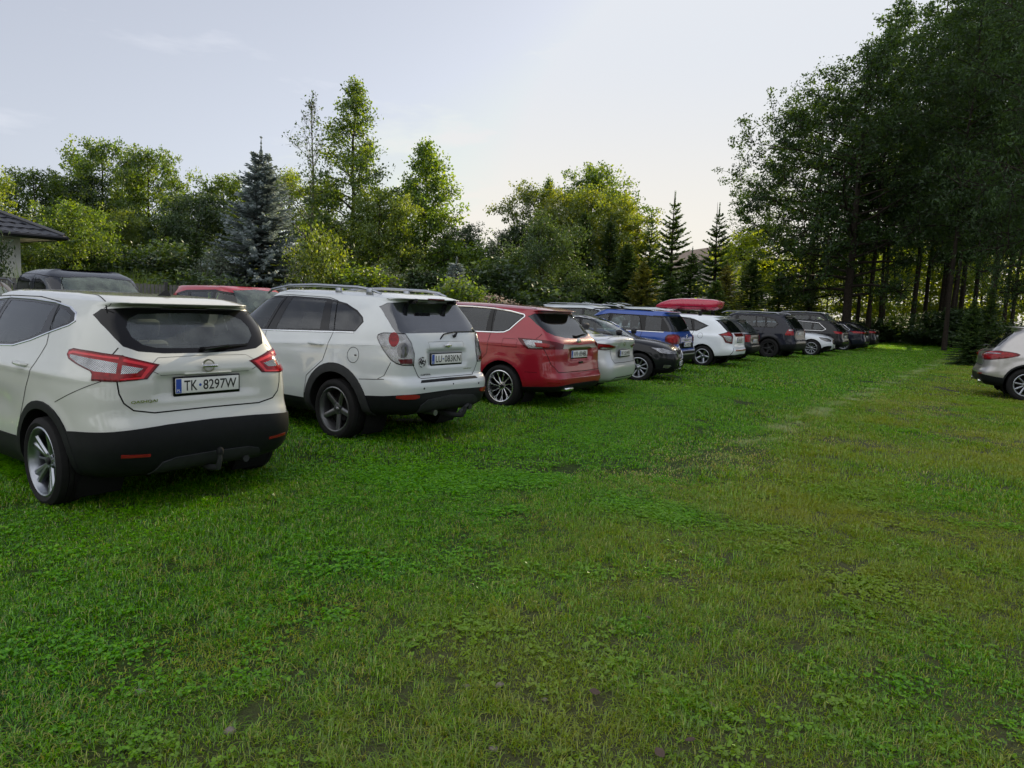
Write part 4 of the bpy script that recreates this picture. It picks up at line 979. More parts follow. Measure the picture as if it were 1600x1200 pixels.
# black estate-like saloon facing out
w = .91
r_, s_, o_ = gen('gloss black liftback parked nose out with clear headlamps and chrome rimmed grille', 4.67, rows_sedan(w, 1.465, 1.0, .35, 1.15, deck=1.1, cowl=1.12, top=2.05, hz=.92), w, (1.13, 3.81, .33, .225), paint('black paint', (.010, .011, .014), .2, .22), (3.97-.94*4.67, 16.56+.342*4.67, R(250)),
    [('lamp_rim', 'E', [(.42, .70), (.70, .74), (1.0, .79), (1.42, .80), (1.40, .75), (1.15, .66), (.9, .64), (.5, .65)], 'headlight', M['gloss_black'], .003, .01, True),
     ('lamp', 'E', [(.47, .695), (.72, .725), (1.0, .772), (1.37, .785), (1.13, .675), (.9, .655), (.53, .662)], 'lamp_lens', M['clear_lens'], .007, .004, True, 'lamp_rim'),
     ('grille', 'F', [(-.02, .74), (.40, .735), (.36, .60), (.28, .53), (-.02, .525)], 'grille', M['gloss_black'], -.012, -.012),
     ('low', 'F', [(-.02, .36), (.5, .37), (.66, .31), (.5, .24), (-.02, .23)], 'lower_grille', M['plastic'], -.01, -.01), ('fog', 'E', [(.75, .40), (1.0, .41), (1.0, .34), (.8, .33)], 'fog_lamp', M['clear_lens'], .006, .004, True)],
    doors=[[(1.45, .32), (1.3, .7), (1.2, .98), (1.3, 1.2), (1.75, 1.40), (2.35, 1.42), (2.4, .32)], [(2.4, .32), (2.35, 1.42), (2.9, 1.33), (3.45, 1.05), (3.38, .32)]],
    dlo=[(.95, 1.06), (1.2, 1.24), (1.7, 1.385), (2.3, 1.41), (2.8, 1.345), (3.4, 1.07), (3.35, 1.02), (2.0, 1.02)], wins=[([(1.4, 1.05), (1.48, 1.25), (1.75, 1.355), (2.3, 1.375), (2.35, 1.05)], M['glass_mid'], 'door0'), ([(2.43, 1.05), (2.4, 1.375), (2.8, 1.32), (3.3, 1.07)], M['glass_mid'], 'door1')],
    rwin=([(-.02, 1.15), (.56, 1.15), (.48, 1.385), (-.02, 1.39)], M['glass_mid']), front_plate=('LZ 4471', .0, .42), style='ten', chrome=([(.95, 1.06), (1.2, 1.25), (1.7, 1.395), (2.3, 1.42), (2.8, 1.355), (3.4, 1.08)], .014),
    extra=[('T', [(4.3, 0), (4.28, .45), (4.15, .62), (3.6, .72)], .01)], cols=(36, 50), res=.045, mirr=(3.35, .84, 1.02), handles=((1.7, .92), (2.7, .9)))
chrome_line(s_, r_, 'grille_chrome_frame', 'F', [(0, .755), (.42, .748), (.37, .59), (.29, .515), (0, .508)], .02, .01)
gb = MB()
for k in range(-7, 8): gb.rbox(4.60-.0-abs(k)*.004, 4.645-abs(k)*.004, k*.045-.004, k*.045+.004, .54, .73, .003)
gb.build('grille_bars', M['gloss_black'], r_, True)
MB().lathe([(0, .045), (.012, .042), (.014, .001)], 20, M=Matrix.Translation((4.60, 0, .775)) @ Matrix.Rotation(R(-90), 4, 'Z')).build('round_badge', M['chrome'], r_, True)
MB().tube([(4.6, -.5, .30), (4.66, 0, .29), (4.6, .5, .30)], .012, 6).build('bumper_chrome_strip', M['chrome'], r_, True)

# blue compact crossover
w = .88
r_, s_, o_ = gen('bright blue compact crossover with dark roof bars and rounded dark red taillights', 4.154, rows_hatch(w, 1.65, 1.07, .14, .46, cowl=1.0, top=1.75, lip=.09, bump=.66, hz=1.0), w, (.72, 3.324, .335, .22), paint('blue paint', (.005, .055, .30), .2, .3), (4.68, 18.83, R(57)),
    [('pill', 'D', [(.60, 1.09), (.60, 1.5), (1.45, 1.5), (1.32, 1.09)], 'pillar_trim', M['gloss_black'], 0, 0, True), ('lamp_rim', 'D', smoothpoly([(.56, .80), (.55, 1.0), (.85, 1.04), (1.16, 1.0), (1.16, .80), (.85, .76)], 1), 'taillight', M['dark_red_lens'], .01, .012, True),
     ('lamp', 'D', smoothpoly([(.66, .86), (.65, .98), (.85, 1.0), (1.10, .97), (1.10, .84), (.85, .80)], 1), 'lamp_lens', M['red_lens'], .016, .006, True, 'lamp_rim'),
     ('tg', 'R', [(-.02, .66), (.50, .66), (.56, .8), (-.02, .8)], 'plate_recess', M['plastic'], -.02, -.02)],
    doors=[[(1.15, 1.48), (1.0, 1.08), (1.05, .8), (1.25, .6), (1.3, .32), (2.05, .32), (2.0, 1.5)], [(2.05, .32), (2.0, 1.5), (2.6, 1.4), (3.05, 1.12), (2.95, .32)]],
    dlo=[(.42, 1.08), (.46, 1.47), (1.0, 1.50), (2.0, 1.515), (2.55, 1.42), (3.05, 1.15), (3.0, 1.08)], wins=[([(.50, 1.11), (.54, 1.45), (.95, 1.47), (.93, 1.11)], M['glass_tint'], None), ([(1.08, 1.11), (1.14, 1.475), (1.9, 1.49), (1.98, 1.11)], M['glass_mid'], 'door0'), ([(2.07, 1.11), (2.03, 1.49), (2.5, 1.4), (2.95, 1.13)], M['glass_clear'], 'door1')],
    rwin=([(-.02, 1.10), (.70, 1.10), (.66, 1.45), (.5, 1.49), (-.02, 1.50)], M['glass_tint']), plt=('LU 9K214', .03, .76), low=.46, flare=.05, rim=M['alloy'], cols=(48, 28), res=.045, handles=((1.3, .98), (2.3, .96)), mirr=(2.85, .84, 1.1), chrome=([(.42, 1.075), (3.0, 1.075)], .02))
rails(r_, .60, 1.63, .75, 2.7, M['gloss_black'])
MB().rbox(-.012, .03, -.55, .55, .48, .53, .012).build('bumper_strip', M['alloy'], r_, True)
cv = MB()
for z0 in (.0, .045): cv.tube([(.055, .07, .93+z0), (.045, 0, .975+z0), (.055, -.07, .93+z0)], .011, 6)
cv.build('chevron_badge', M['chrome'], r_, True)
link('badge_lettering', text_mesh('CITROEN', .36, .035, .003, .03, M['chrome']), None, r_, (.055, 0, .87))
MB().tube([(.16, .02, 1.12), (.12, -.2, 1.16), (.2, -.42, 1.2)], .01, 6).build('wiper', M['gloss_black'], r_, True)

# white hybrid estate with the red roof box
w = .888
r_, s_, o_ = gen('white estate with red and clear arrow taillights carrying the red roof box', 4.615, rows_hatch(w, 1.575, 1.02, .13, .62, cowl=1.05, top=2.1, lip=.14, bump=.58, hz=.9), w, (.92, 3.70, .32, .215), paint('bright white paint', (.74, .79, .85), .0, .3), (6.987, 21.578, R(56.5)),
    [('lamp_rim', 'D', [(.74, .72), (.70, 1.02), (.86, 1.09), (1.28, .99), (1.14, .90), (1.05, .76)], 'taillight', M['dark_red_lens'], .01, .012, True),
     ('lamp', 'D', [(.76, .98), (.86, 1.06), (1.2, .99), (.95, .955)], 'lamp_lens', M['red_lens'], .015, .006, True, 'lamp_rim'), ('lampc', 'D', [(.80, .78), (.80, .94), (1.12, .955), (1.08, .90), (1.0, .80)], 'lamp_lens', M['clear_lens'], .015, .006, True, 'lamp_rim'),
     ('refl', 'R', [(-.02, .50), (.5, .51), (.5, .545), (-.02, .535)], 'reflector', M['red_lens'], .01, .01), ('garn', 'R', [(-.02, .93), (.42, .935), (.42, 1.03), (-.02, 1.03)], 'plate_garnish', M['dark_red_lens'], .01, .01)],
    doors=[[(1.4, 1.45), (1.25, 1.05), (1.3, .8), (1.5, .55), (1.55, .3), (2.4, .3), (2.35, 1.5)], [(2.4, .3), (2.35, 1.5), (2.9, 1.4), (3.4, 1.08), (3.3, .3)]],
    dlo=[(.80, 1.235), (1.3, 1.43), (1.8, 1.475), (2.35, 1.48), (2.8, 1.40), (3.4, 1.1), (3.4, 1.02), (2.0, 1.04), (1.15, 1.06)], wins=[([(.90, 1.235), (1.27, 1.375), (1.22, 1.095), (1.15, 1.10)], M['glass_tint'], None), ([(1.38, 1.40), (1.8, 1.44), (2.28, 1.45), (2.33, 1.08), (1.32, 1.09)], M['glass_tint'], 'door0'), ([(2.4, 1.445), (2.75, 1.38), (3.3, 1.1), (2.42, 1.07)], M['glass_mid'], 'door1')],
    rwin=([(-.02, 1.05), (.66, 1.05), (.67, 1.2), (.64, 1.42), (-.02, 1.45)], M['glass_tint']), plt=('LBI 4KA7', .06, .83), low=.27, style='five', rim=M['alloy'], cols=(44, 26), extra=[('S', circle(1.02, .93, .08, 16)+[(1.1, .93)], .008), ('R', [(.62, .6), (.70, .4)], .02)], handles=((1.5, .96), (2.6, .94)))
bars = MB()
for x in (1.15, 1.95):
    bars.rbox(x-.03, x+.03, -.62, .62, 1.635, 1.665, .01)
    for sg in (1, -1): bars.rbox(x-.05, x+.05, sg*.60-.03, sg*.60+.03, 1.50, 1.66, .012)
bars.build('roof_bars', M['plastic'], r_, True)
CARP = r_
def roof_box():
    Lb, wb = 2.15, .40; V = []; F = []; n = 24; prof = []
    st = [(-.0, .80, .18, .30), (.05, .92, .06, .33), (.2, 1.0, .01, .355), (.6, 1.0, .0, .37), (1.2, .97, .0, .365), (1.6, .84, .0, .32), (1.9, .62, .01, .23), (2.08, .36, .03, .14), (2.15, .10, .06, .09)]
    for (x, ww, z0, z1) in st:
        zc, hz = (z0+z1)/2, (z1-z0)/2
        for k in range(n):
            a = 2*math.pi*k/n; c, q = math.cos(a), math.sin(a)
            V.append((x, wb*ww*math.copysign(abs(c)**.55, c), zc+hz*math.copysign(abs(q)**.6, q)))
    for i in range(len(st)-1):
        for k in range(n): F.append((i*n+k, i*n+(k+1) % n, (i+1)*n+(k+1) % n, (i+1)*n+k))
    F.append(tuple(range(n-1, -1, -1))); F.append(tuple((len(st)-1)*n+k for k in range(n)))
    root = empty('roof_box'); me = mesh('shell', V, F, paint('red gelcoat', (.42, .015, .05), .0, .25), True); me.set_sharp_from_angle(angle=R(50)); link('shell', me, None, root)
    st2 = MB(); 
    for x in (.5, 1.3): st2.rbox(x-.02, x+.02, -.39, .39, -.03, .01, .01)
    st2.build('mounting_clamps', M['plastic'], root, True)
    sm_ = MB(); sm_.tube([(.02, -.37, .10), (.6, -.405, .11), (1.2, -.395, .11), (1.9, -.25, .1)], .006, 4); sm_.tube([(.02, .37, .10), (.6, .405, .11), (1.2, .395, .11), (1.9, .25, .1)], .006, 4); sm_.build('lid_seam', M['gap'], root)
    tag(root, 'long red roof box with pointed nose strapped on top of the white estate', 'roof box')
    return root
rb = roof_box(); f_ = Vector((-math.sin(R(56.5)), math.cos(R(56.5)), 0)); l_ = Vector((-math.cos(R(56.5)), -math.sin(R(56.5)), 0))
p_ = Vector((6.987, 21.578, 0))+f_*.72+l_*(-.05); rb.location = (p_.x, p_.y, 1.69); rb.rotation_euler = (0, 0, R(56.5)+math.pi/2)

# small dark estate behind it
w = .83
r_, s_, o_ = gen('small dark hatchback with square red taillights, between white estate and black off-roader', 4.2, rows_hatch(w, 1.47, .98, .10, .55, cowl=1.05, top=1.95, lip=.06, bump=.6, hz=.88), w, (.85, 3.4, .31, .2), paint('dark green black paint', (.012, .016, .018), .2, .3), (8.35, 24.2, R(56)),
    [('lamp', 'D', [(.62, .70), (.60, .93), (.90, .94), (.92, .70)], 'taillight', M['red_lens'], .01, .012, True), ('rimw', 'R', [(-.02, .975), (.72, .975), (.72, 1.0), (-.02, 1.0)], 'tailgate_strip', M['alloy'], .006, .006)],
    dlo=[(.7, 1.05), (.85, 1.33), (1.8, 1.39), (2.4, 1.36), (3.15, 1.03), (3.1, .99), (.8, 1.0)], wins=[([(.8, 1.04), (.9, 1.29), (1.2, 1.33), (1.2, 1.03)], M['glass_mid'], None), ([(1.3, 1.03), (1.3, 1.33), (2.0, 1.35), (2.05, 1.03)], M['glass_mid'], None), ([(2.15, 1.03), (2.1, 1.35), (2.4, 1.33), (3.0, 1.05)], M['glass_mid'], None)],
    rwin=([(-.02, 1.02), (.62, 1.02), (.6, 1.1), (.55, 1.35), (-.02, 1.37)], M['glass_rear']), plt=('LUB 77CE', .05, .72), low=.4, rim=M['alloy_dark'], cols=(36, 24))

# black off-roader
w = .935
r_, s_, o_ = gen('large black off-roader with dark alloy wheels, glowing red rear lamp and pale roof rails', 4.667, rows_hatch(w, 1.70, 1.12, .12, .52, cowl=1.15, top=2.0, lip=.08, bump=.7, hz=1.02), w, (.92, 3.74, .375, .235), paint('blue black paint', (.012, .014, .024), .3, .25), (11.05, 27.04, R(50)),
    [('lamp_rim', 'D', [(.74, .90), (.78, 1.12), (1.02, 1.13), (1.16, 1.0), (1.2, .90)], 'taillight', M['red_lens'], .008, .012, True), ('lampc', 'D', [(.80, 1.06), (.82, 1.11), (1.0, 1.12), (1.04, 1.06)], 'lamp_lens', M['clear_lens'], .013, .004, True, 'lamp_rim')],
    doors=[[(1.3, 1.6), (1.15, 1.15), (1.2, .9), (1.45, .7), (1.5, .4), (2.35, .4), (2.3, 1.62)], [(2.35, .4), (2.3, 1.62), (2.9, 1.52), (3.45, 1.18), (3.35, .4)]],
    dlo=[(.62, 1.3), (.8, 1.5), (1.1, 1.57), (2.3, 1.6), (2.85, 1.5), (3.4, 1.2), (3.35, 1.13), (.75, 1.15)], wins=[([(.68, 1.3), (.85, 1.47), (1.12, 1.53), (1.05, 1.18), (.78, 1.19)], M['glass_mid'], None), ([(1.22, 1.54), (1.5, 1.56), (1.45, 1.18), (1.12, 1.18)], M['glass_mid'], 'door0'), ([(1.55, 1.56), (2.22, 1.57), (2.28, 1.18), (1.5, 1.18)], M['glass_mid'], 'door0'), ([(2.38, 1.57), (2.82, 1.47), (3.3, 1.2), (2.4, 1.18)], M['glass_mid'], 'door1')],
    rwin=([(-.02, 1.15), (.72, 1.15), (.70, 1.35), (.62, 1.56), (-.02, 1.58)], M['glass_mid']), plt=('LU 51R9', .07, .95), low=.45, flare=.05, style='five', rim=M['plastic_grey'], cols=(44, 26), handles=((1.45, 1.03), (2.55, 1.0)), extra=[('R', [(0, .68), (.6, .68), (.72, .9)], .012)])
rails(r_, .64, 1.73, .7, 3.0, M['alloy'])

# white coupe nose out
w = .905
r_, s_, o_ = gen('white coupe parked nose out with dark oval air intakes, beyond the black off-roader', 4.686, rows_sedan(w, 1.41, .98, .35, 1.3, deck=1.06, cowl=1.3, top=2.2, hz=.9), w, (1.05, 3.89, .335, .235), paint('coupe white paint', (.62, .66, .72), 0, .3), (13.6-.87*4.686, 29.8+.5*4.686, R(240)),
    [('lamp', 'E', [(.55, .70), (.8, .76), (1.3, .80), (1.25, .72), (.95, .62), (.6, .62)], 'headlight', M['smoke_lens'], .005, .01, True), ('grille', 'F', smoothpoly([(-.5, .70), (.5, .70), (.40, .50), (-.40, .50)], 1), 'grille', M['gloss_black'], -.01, -.01),
     ('intake', 'F', smoothpoly([(.45, .46), (.72, .44), (.74, .26), (.45, .24)], 1), 'air_intake', M['gloss_black'], -.02, -.02, True), ('roofb', 'T', [(1.5, -.1), (1.5, .50), (2.45, .52), (2.45, -.1)], 'glass_roof', M['gloss_black'], .002, 0)],
    dlo=[(.9, 1.05), (1.3, 1.24), (1.9, 1.33), (2.4, 1.31), (3.25, 1.0), (3.1, .97), (1.5, .98)], wins=[([(1.0, 1.04), (1.35, 1.2), (1.6, 1.25), (1.6, 1.02)], M['glass_mid'], None), ([(1.68, 1.02), (1.68, 1.27), (2.0, 1.30), (2.4, 1.27), (3.1, 1.01)], M['glass_mid'], None)],
    rwin=([(-.02, 1.1), (.54, 1.1), (.45, 1.33), (-.02, 1.34)], M['glass_mid']), front_plate=('WI 22A', .0, .40), cols=(28, 42), seats_=False)
# three dark ones at the end of the row
def far_dark(label, pose, H, w, L, belt, lampP, col, chrome=None, sed=False, rim=None):
    rows = rows_sedan(w, H, belt, .3, 1.2, deck=belt+.06) if sed else rows_hatch(w, H, belt, .14, .60, cowl=1.1, top=2.0, lip=.1, bump=.62, hz=belt-.1)
    dl = [(.75, belt+.08), (1.1, H-.14), (2.0, H-.09), (2.5, H-.13), (3.3, belt+.02), (3.2, belt-.02), (.9, belt-.0)]
    wn = [([(.85, belt+.08), (1.13, H-.19), (1.3, H-.165), (1.3, belt+.03)], M['glass_mid'], None), ([(1.4, belt+.03), (1.4, H-.155), (2.1, H-.13), (2.15, belt+.03)], M['glass_mid'], None), ([(2.25, belt+.03), (2.22, H-.14), (2.5, H-.17), (3.15, belt+.04)], M['glass_mid'], None)]
    return gen(label, L, rows, w, (.95, L-.95, .33, .225), paint(label[:12]+' paint', col, .3, .25), pose, [('lamp', 'D', lampP, 'taillight', M['red_lens'], .01, .012, True)], dlo=dl, wins=wn,
               rwin=([(-.02, belt+.05), (.62, belt+.05), (.5, H-.13), (-.02, H-.12)], M['glass_mid']), plt=('LU 8TC4', .05, belt-.25), chrome=(dl, .022, True) if chrome else None, rim=rim or M['alloy'], cols=(34, 22), res=.08, seats_=False)
far_dark('black family car with small red taillight and dark tailgate, right beyond the white coupe', (15.5, 32.8, R(52)), 1.50, .90, 4.5, 1.0, [(.62, .88), (.62, .98), (1.2, 1.0), (1.15, .90)], (.012, .012, .015), True)
far_dark('navy saloon with silver framed windows and long red taillight, next to last', (17.8, 35.4, R(54)), 1.45, .91, 4.7, .97, [(.35, .90), (.4, .97), (1.5, .99), (1.4, .90)], (.010, .012, .022), True, True)
far_dark('last black car of the row, standing right in front of the tree trunks', (19.8, 38.3, R(54)), 1.46, .90, 4.6, .97, [(.55, .88), (.55, .97), (1.2, .98), (1.15, .88)], (.010, .011, .013), False, True)

# champagne grey crossover on the other side of the lane
w = .945
r_, s_, o_ = gen('champagne silver crossover with wide red taillight, alone at the right edge of the lawn', 4.656, rows_hatch(w, 1.64, 1.06, .20, .66, cowl=1.15, top=2.0, lip=.14, bump=.62, hz=.98), w, (.86, 3.73, .36, .24), paint('champagne silver paint', (.40, .385, .38), .65, .28), (10.75, 16.3, R(-117)),
    [('lamp_rim', 'D', smoothpoly([(.42, .86), (.42, 1.00), (.95, 1.06), (1.45, 1.04), (1.62, .98), (1.35, .90), (.9, .83)], 1), 'taillight', M['dark_red_lens'], .006, .012, True), ('lamp', 'D', smoothpoly([(.46, .885), (.46, .99), (.95, 1.04), (1.42, 1.02), (1.56, .975), (1.3, .91), (.9, .86)], 1), 'lamp_lens', M['red_lens'], .012, .006, True, 'lamp_rim'),
     ('lamps', 'D', [(.50, .965), (.50, .985), (1.2, 1.005), (1.15, .985)], 'lamp_strip', M['clear_lens'], .015, .004, True, 'lamp_rim'), ('refl', 'R', [(.45, .50), (.72, .53), (.72, .55), (.45, .525)], 'reflector', M['red_lens'], .008, .006, True)],
    doors=[[(1.35, 1.52), (1.2, 1.1), (1.25, .85), (1.42, .65), (1.48, .36), (2.4, .36), (2.35, 1.55)], [(2.4, .36), (2.35, 1.55), (2.9, 1.44), (3.45, 1.12), (3.35, .36)]],
    dlo=[(.76, 1.13), (1.2, 1.40), (1.7, 1.49), (2.35, 1.52), (2.85, 1.43), (3.4, 1.14), (3.35, 1.06), (1.0, 1.085)], wins=[([(.86, 1.135), (1.22, 1.36), (1.28, 1.375), (1.2, 1.12)], M['glass_tint'], None), ([(1.33, 1.42), (1.7, 1.46), (2.28, 1.48), (2.32, 1.12), (1.26, 1.12)], M['glass_tint'], 'door0'), ([(2.42, 1.48), (2.82, 1.40), (3.3, 1.14), (2.44, 1.12)], M['glass_mid'], 'door1')],
    rwin=([(-.02, 1.10), (.56, 1.11), (.66, 1.16), (.67, 1.28), (.60, 1.44), (.45, 1.49), (-.02, 1.50)], M['glass_tint']), plt=('WX 1730', .11, .93), low=.40, flare=.035, rim=M['alloy'], cols=(56, 28), res=.04, group='cars parked across the lane', extra=[('R', [(0, .70), (.55, .71), (.62, .83)], .009), ('S', circle(.98, 1.0, .085, 18)+[(1.065, 1.0)], .007)], handles=((1.5, .99), (2.6, .97)))
rails(r_, .60, 1.665, .9, 2.9, M['gloss_black'])
ex = MB()
for sg in (1, -1): ex.tube([(.3, sg*.56, .36), (.0, sg*.58, .36)], .05, 12)
ex.build('exhaust_trim', M['chrome'], r_, True)
wiper(r_, (.24, .0, 1.10), (.26, -.42, 1.14), (.22, 0, 1.09))
MB().tube([(.25, -.05, 1.11), (.18, -.02, 1.16), (.12, .1, 1.14)], .012, 6).build('wiper_arm', M['gloss_black'], r_, True)

# ---- the row behind: only roofs and windows show
# pickup: crew cab
def pickup(pose):
    L = 5.9; w = .98
    rows = [(.1, .5, w*.95, .42, .15, .4, 9, 6), (.0, .60, w, .6, .0, .6, 9, 6), (.02, .8, w, .8, .0, .85, 9, 6), (.03, 1.0, w*.99, 1.05, .06, 1.05, 9, 6), (.05, 1.2, w*.97, 1.22, .25, 1.17, 9, 5), (1.95, 1.26, w*.94, 1.27, 1.35, 1.26, 12, 4.5),
            (2.02, 1.5, w*.86, 1.5, 1.75, 1.50, 12, 5), (2.12, 1.82, w*.78, 1.83, 2.25, 1.84, 10, 5), (2.3, 1.93, w*.62, 1.935, 2.5, 1.92, 7, 4), (2.6, 1.95, w*.3, 1.96, 2.7, 1.94, 5, 4), (2.7, 1.955, 0, 1.965, 2.8, 1.945, 5, 4)]
    pnt = paint('midnight blue paint', (.014, .018, .028), .4, .25)
    s = Shell(L, rows, xc=3.3, tr=.02, tf=.05, cols=(36, 40), res=.07); root = empty('pickup_truck'); ar = [(1.15, .41, .49), (4.85, .41, .49)]; arch_cut(s, ar)
    s.region('bed', 'T', [(.15, -.1), (.15, .78), (1.85, .78), (1.85, -.1)], 'load_bed_cover', M['plastic'], -.03, -.03)
    s.region('door0', 'S', [(2.15, .5), (2.15, 1.85), (3.0, 1.85), (3.0, .5)], 'door', None, 0, 0, True, seam=.012); s.region('door1', 'S', [(3.0, .5), (3.0, 1.85), (3.7, 1.8), (4.3, 1.28), (4.2, .5)], 'door', None, 0, 0, True, seam=.012)
    s.region('w0', 'S', [(2.25, 1.33), (2.28, 1.78), (2.92, 1.79), (2.92, 1.33)], 'window', M['glass_tint'], -.004, 0, True, parent='door0'); s.region('w1', 'S', [(3.08, 1.33), (3.08, 1.79), (3.5, 1.77), (3.95, 1.45), (4.1, 1.33)], 'window', M['glass_mid'], -.004, 0, True, parent='door1')
    s.region('bwin', 'R', [(-.02, 1.36), (.6, 1.36), (.56, 1.78), (-.02, 1.8)], 'rear_window', M['glass_tint'], -.004); s.region('wind', 'F', [(-.02, 1.30), (.74, 1.28), (.76, 1.45), (.62, 1.80), (-.02, 1.84)], 'windscreen', M['glass_wind'], -.004)
    s.emit(root, pnt); finish_seams(s, root); car_base(root, s, ar, None, None); add_wheels(root, 'ten', .40, .26, .24, M['alloy'], (1.15, 4.85), 1.72)
    MB().tube([(2.55, 0, 1.93), (2.53, 0, 2.0)], [.02, .006], 6).build('roof_antenna', M['plastic'], root, True); mirror(root, 4.15, .93, 1.28, pnt); seats(root, [(2.5, .85, (0,), 1.4, .2), (3.3, .85, (.4, -.4), .55, .25)], M['seat'])
    tag(root, 'dark blue crew cab pickup facing right, behind the pearl white crossover', 'pickup truck', ROW2); place(root, pose)
h_ = R(235); f_ = Vector((-math.sin(h_), math.cos(h_), 0)); p_ = Vector((-7.33, 13.0, 0))-f_*4.5; pickup((p_.x, p_.y, h_))
def behind(label, H, w, L, belt, col, center, psi, metal=.1, rail=None, dl_mat=None, name='parked_car', wide=False):
    h_ = R(psi); f_ = Vector((-math.sin(h_), math.cos(h_), 0)); p_ = Vector((*center, 0))-f_*(L*.45)
    dl = [(.55, belt+.1), (.75, H-.2), (1.1, H-.13), (2.2, H-.10), (2.7, H-.16), (3.45, belt+.03), (3.4, belt-.02), (.65, belt)]
    wn = [([(.65, belt+.1), (.83, H-.23), (1.2, H-.175), (1.25, belt+.04), (.72, belt+.04)], M['glass_mid'], None), ([(1.35, belt+.04), (1.32, H-.17), (2.15, H-.15), (2.2, belt+.04)], M['glass_mid'], None), ([(2.3, belt+.04), (2.25, H-.15), (2.66, H-.20), (3.3, belt+.05)], M['glass_clear'], None)]
    r_, s_, o_ = gen(label, L, rows_hatch(w, H, belt, .14, .5, cowl=1.05, top=1.85, hz=belt-.1), w, (.9, L-.95, .34, .225), paint(label[:10]+' paint', col, metal, .3), (p_.x, p_.y, h_),
        [('lampf', 'E', [(.6, .72), (.6, .80), (1.3, .86), (1.2, .72)], 'headlight', M['clear_lens'], .004, .01, True), ('lampr', 'D', [(.7, .8), (.7, 1.0), (1.1, 1.02), (1.1, .82)], 'taillight', M['red_lens'], .006, .01, True)], dlo=dl, wins=wn, rwin=([(-.02, belt+.05), (.66, belt+.05), (.6, H-.14), (-.02, H-.13)], M['glass_mid']), group=ROW2, cols=(36, 30), res=.07, name=name, mirr=(3.2, w*.93, belt-.02))
    if rail: rails(r_, w*.68, H+.02, .7, 2.9, rail)
    return r_
behind('bright red people carrier between the pickup and the cool white SUV', 1.80, .90, 4.4, 1.12, (.38, .012, .025), (-5.98, 15.3), 235)
behind('dark estate cut by the left edge of the photo, only its brownish roof showing', 1.70, .90, 4.6, 1.1, (.05, .045, .04), (-8.62, 10.65), 235, .4, M['gloss_black'])
behind('pale silver SUV facing right, behind the black liftback', 1.73, .92, 4.5, 1.15, (.52, .56, .60), (2.55, 24.2), 236, .4, M['alloy'])
behind('pale grey car whose roof peeps out between the blue crossover and the red roof box', 1.77, .9, 4.4, 1.15, (.5, .55, .58), (6.1, 29.5), 236, .4)
behind('tall dark people carrier behind the white coupe, its roof in front of the first trunk', 1.84, .92, 4.7, 1.2, (.02, .022, .026), (15.6, 37.2), 236, .3, M['alloy'])
# white van
def van(center, psi):
    L = 4.9; w = .95
    rows = [(.06, .35, w*.95, .3, .15, .3, 12, 4), (.0, .5, w, .5, .0, .5, 12, 4.5), (.0, .9, w, .9, .05, .85, 12, 4), (.02, 1.15, w*.985, 1.15, .7, 1.1, 12, 3.4), (.08, 1.5, w*.93, 1.5, 1.15, 1.45, 12, 3.4), (.15, 1.82, w*.86, 1.84, 1.6, 1.83, 11, 4), (.22, 1.93, w*.72, 1.945, 1.8, 1.93, 8, 4), (.5, 1.965, w*.3, 1.98, 2.0, 1.96, 5, 4), (.6, 1.97, 0, 1.99, 2.1, 1.965, 5, 4)]
    s = Shell(L, rows, tr=.02, cols=(36, 26), res=.08); root = empty('parked_van'); ar = [(1.0, .34, .41), (4.0, .34, .41)]; arch_cut(s, ar); pnt = paint('van white paint', (.62, .68, .72), 0, .3)
    s.region('w0', 'S', [(.45, 1.25), (.45, 1.78), (1.75, 1.79), (1.75, 1.25)], 'window', M['glass_tint'], -.004, 0, True); s.region('w1', 'S', [(1.88, 1.25), (1.88, 1.79), (2.75, 1.79), (2.75, 1.25)], 'window', M['glass_tint'], -.004, 0, True)
    s.region('w2', 'S', [(2.9, 1.22), (2.9, 1.78), (3.1, 1.76), (3.85, 1.25)], 'window', M['glass_mid'], -.004, 0, True); s.region('rw', 'R', [(-.02, 1.25), (.75, 1.25), (.7, 1.78), (-.02, 1.8)], 'rear_window', M['glass_tint'], -.004); s.region('wind', 'F', [(-.02, 1.2), (.75, 1.18), (.68, 1.78), (-.02, 1.83)], 'windscreen', M['glass_wind'], -.004)
    s.region('lamp', 'D', [(.9, .8), (.9, 1.2), (1.02, 1.2), (1.02, .8)], 'taillight', M['red_lens'], .006, .01, True)
    s.emit(root, pnt); car_base(root, s, ar, None, None); add_wheels(root, 'ten', .34, .22, .2, M['alloy'], (1.0, 4.0), 1.66)
    tag(root, 'white van far behind the silver saloon, only roof and window band showing', 'van', ROW2)
    h_ = R(psi); f_ = Vector((-math.sin(h_), math.cos(h_), 0)); p_ = Vector((*center, 0))-f_*(L*.5); place(root, (p_.x, p_.y, h_))
van((4.55, 40.0), 68)
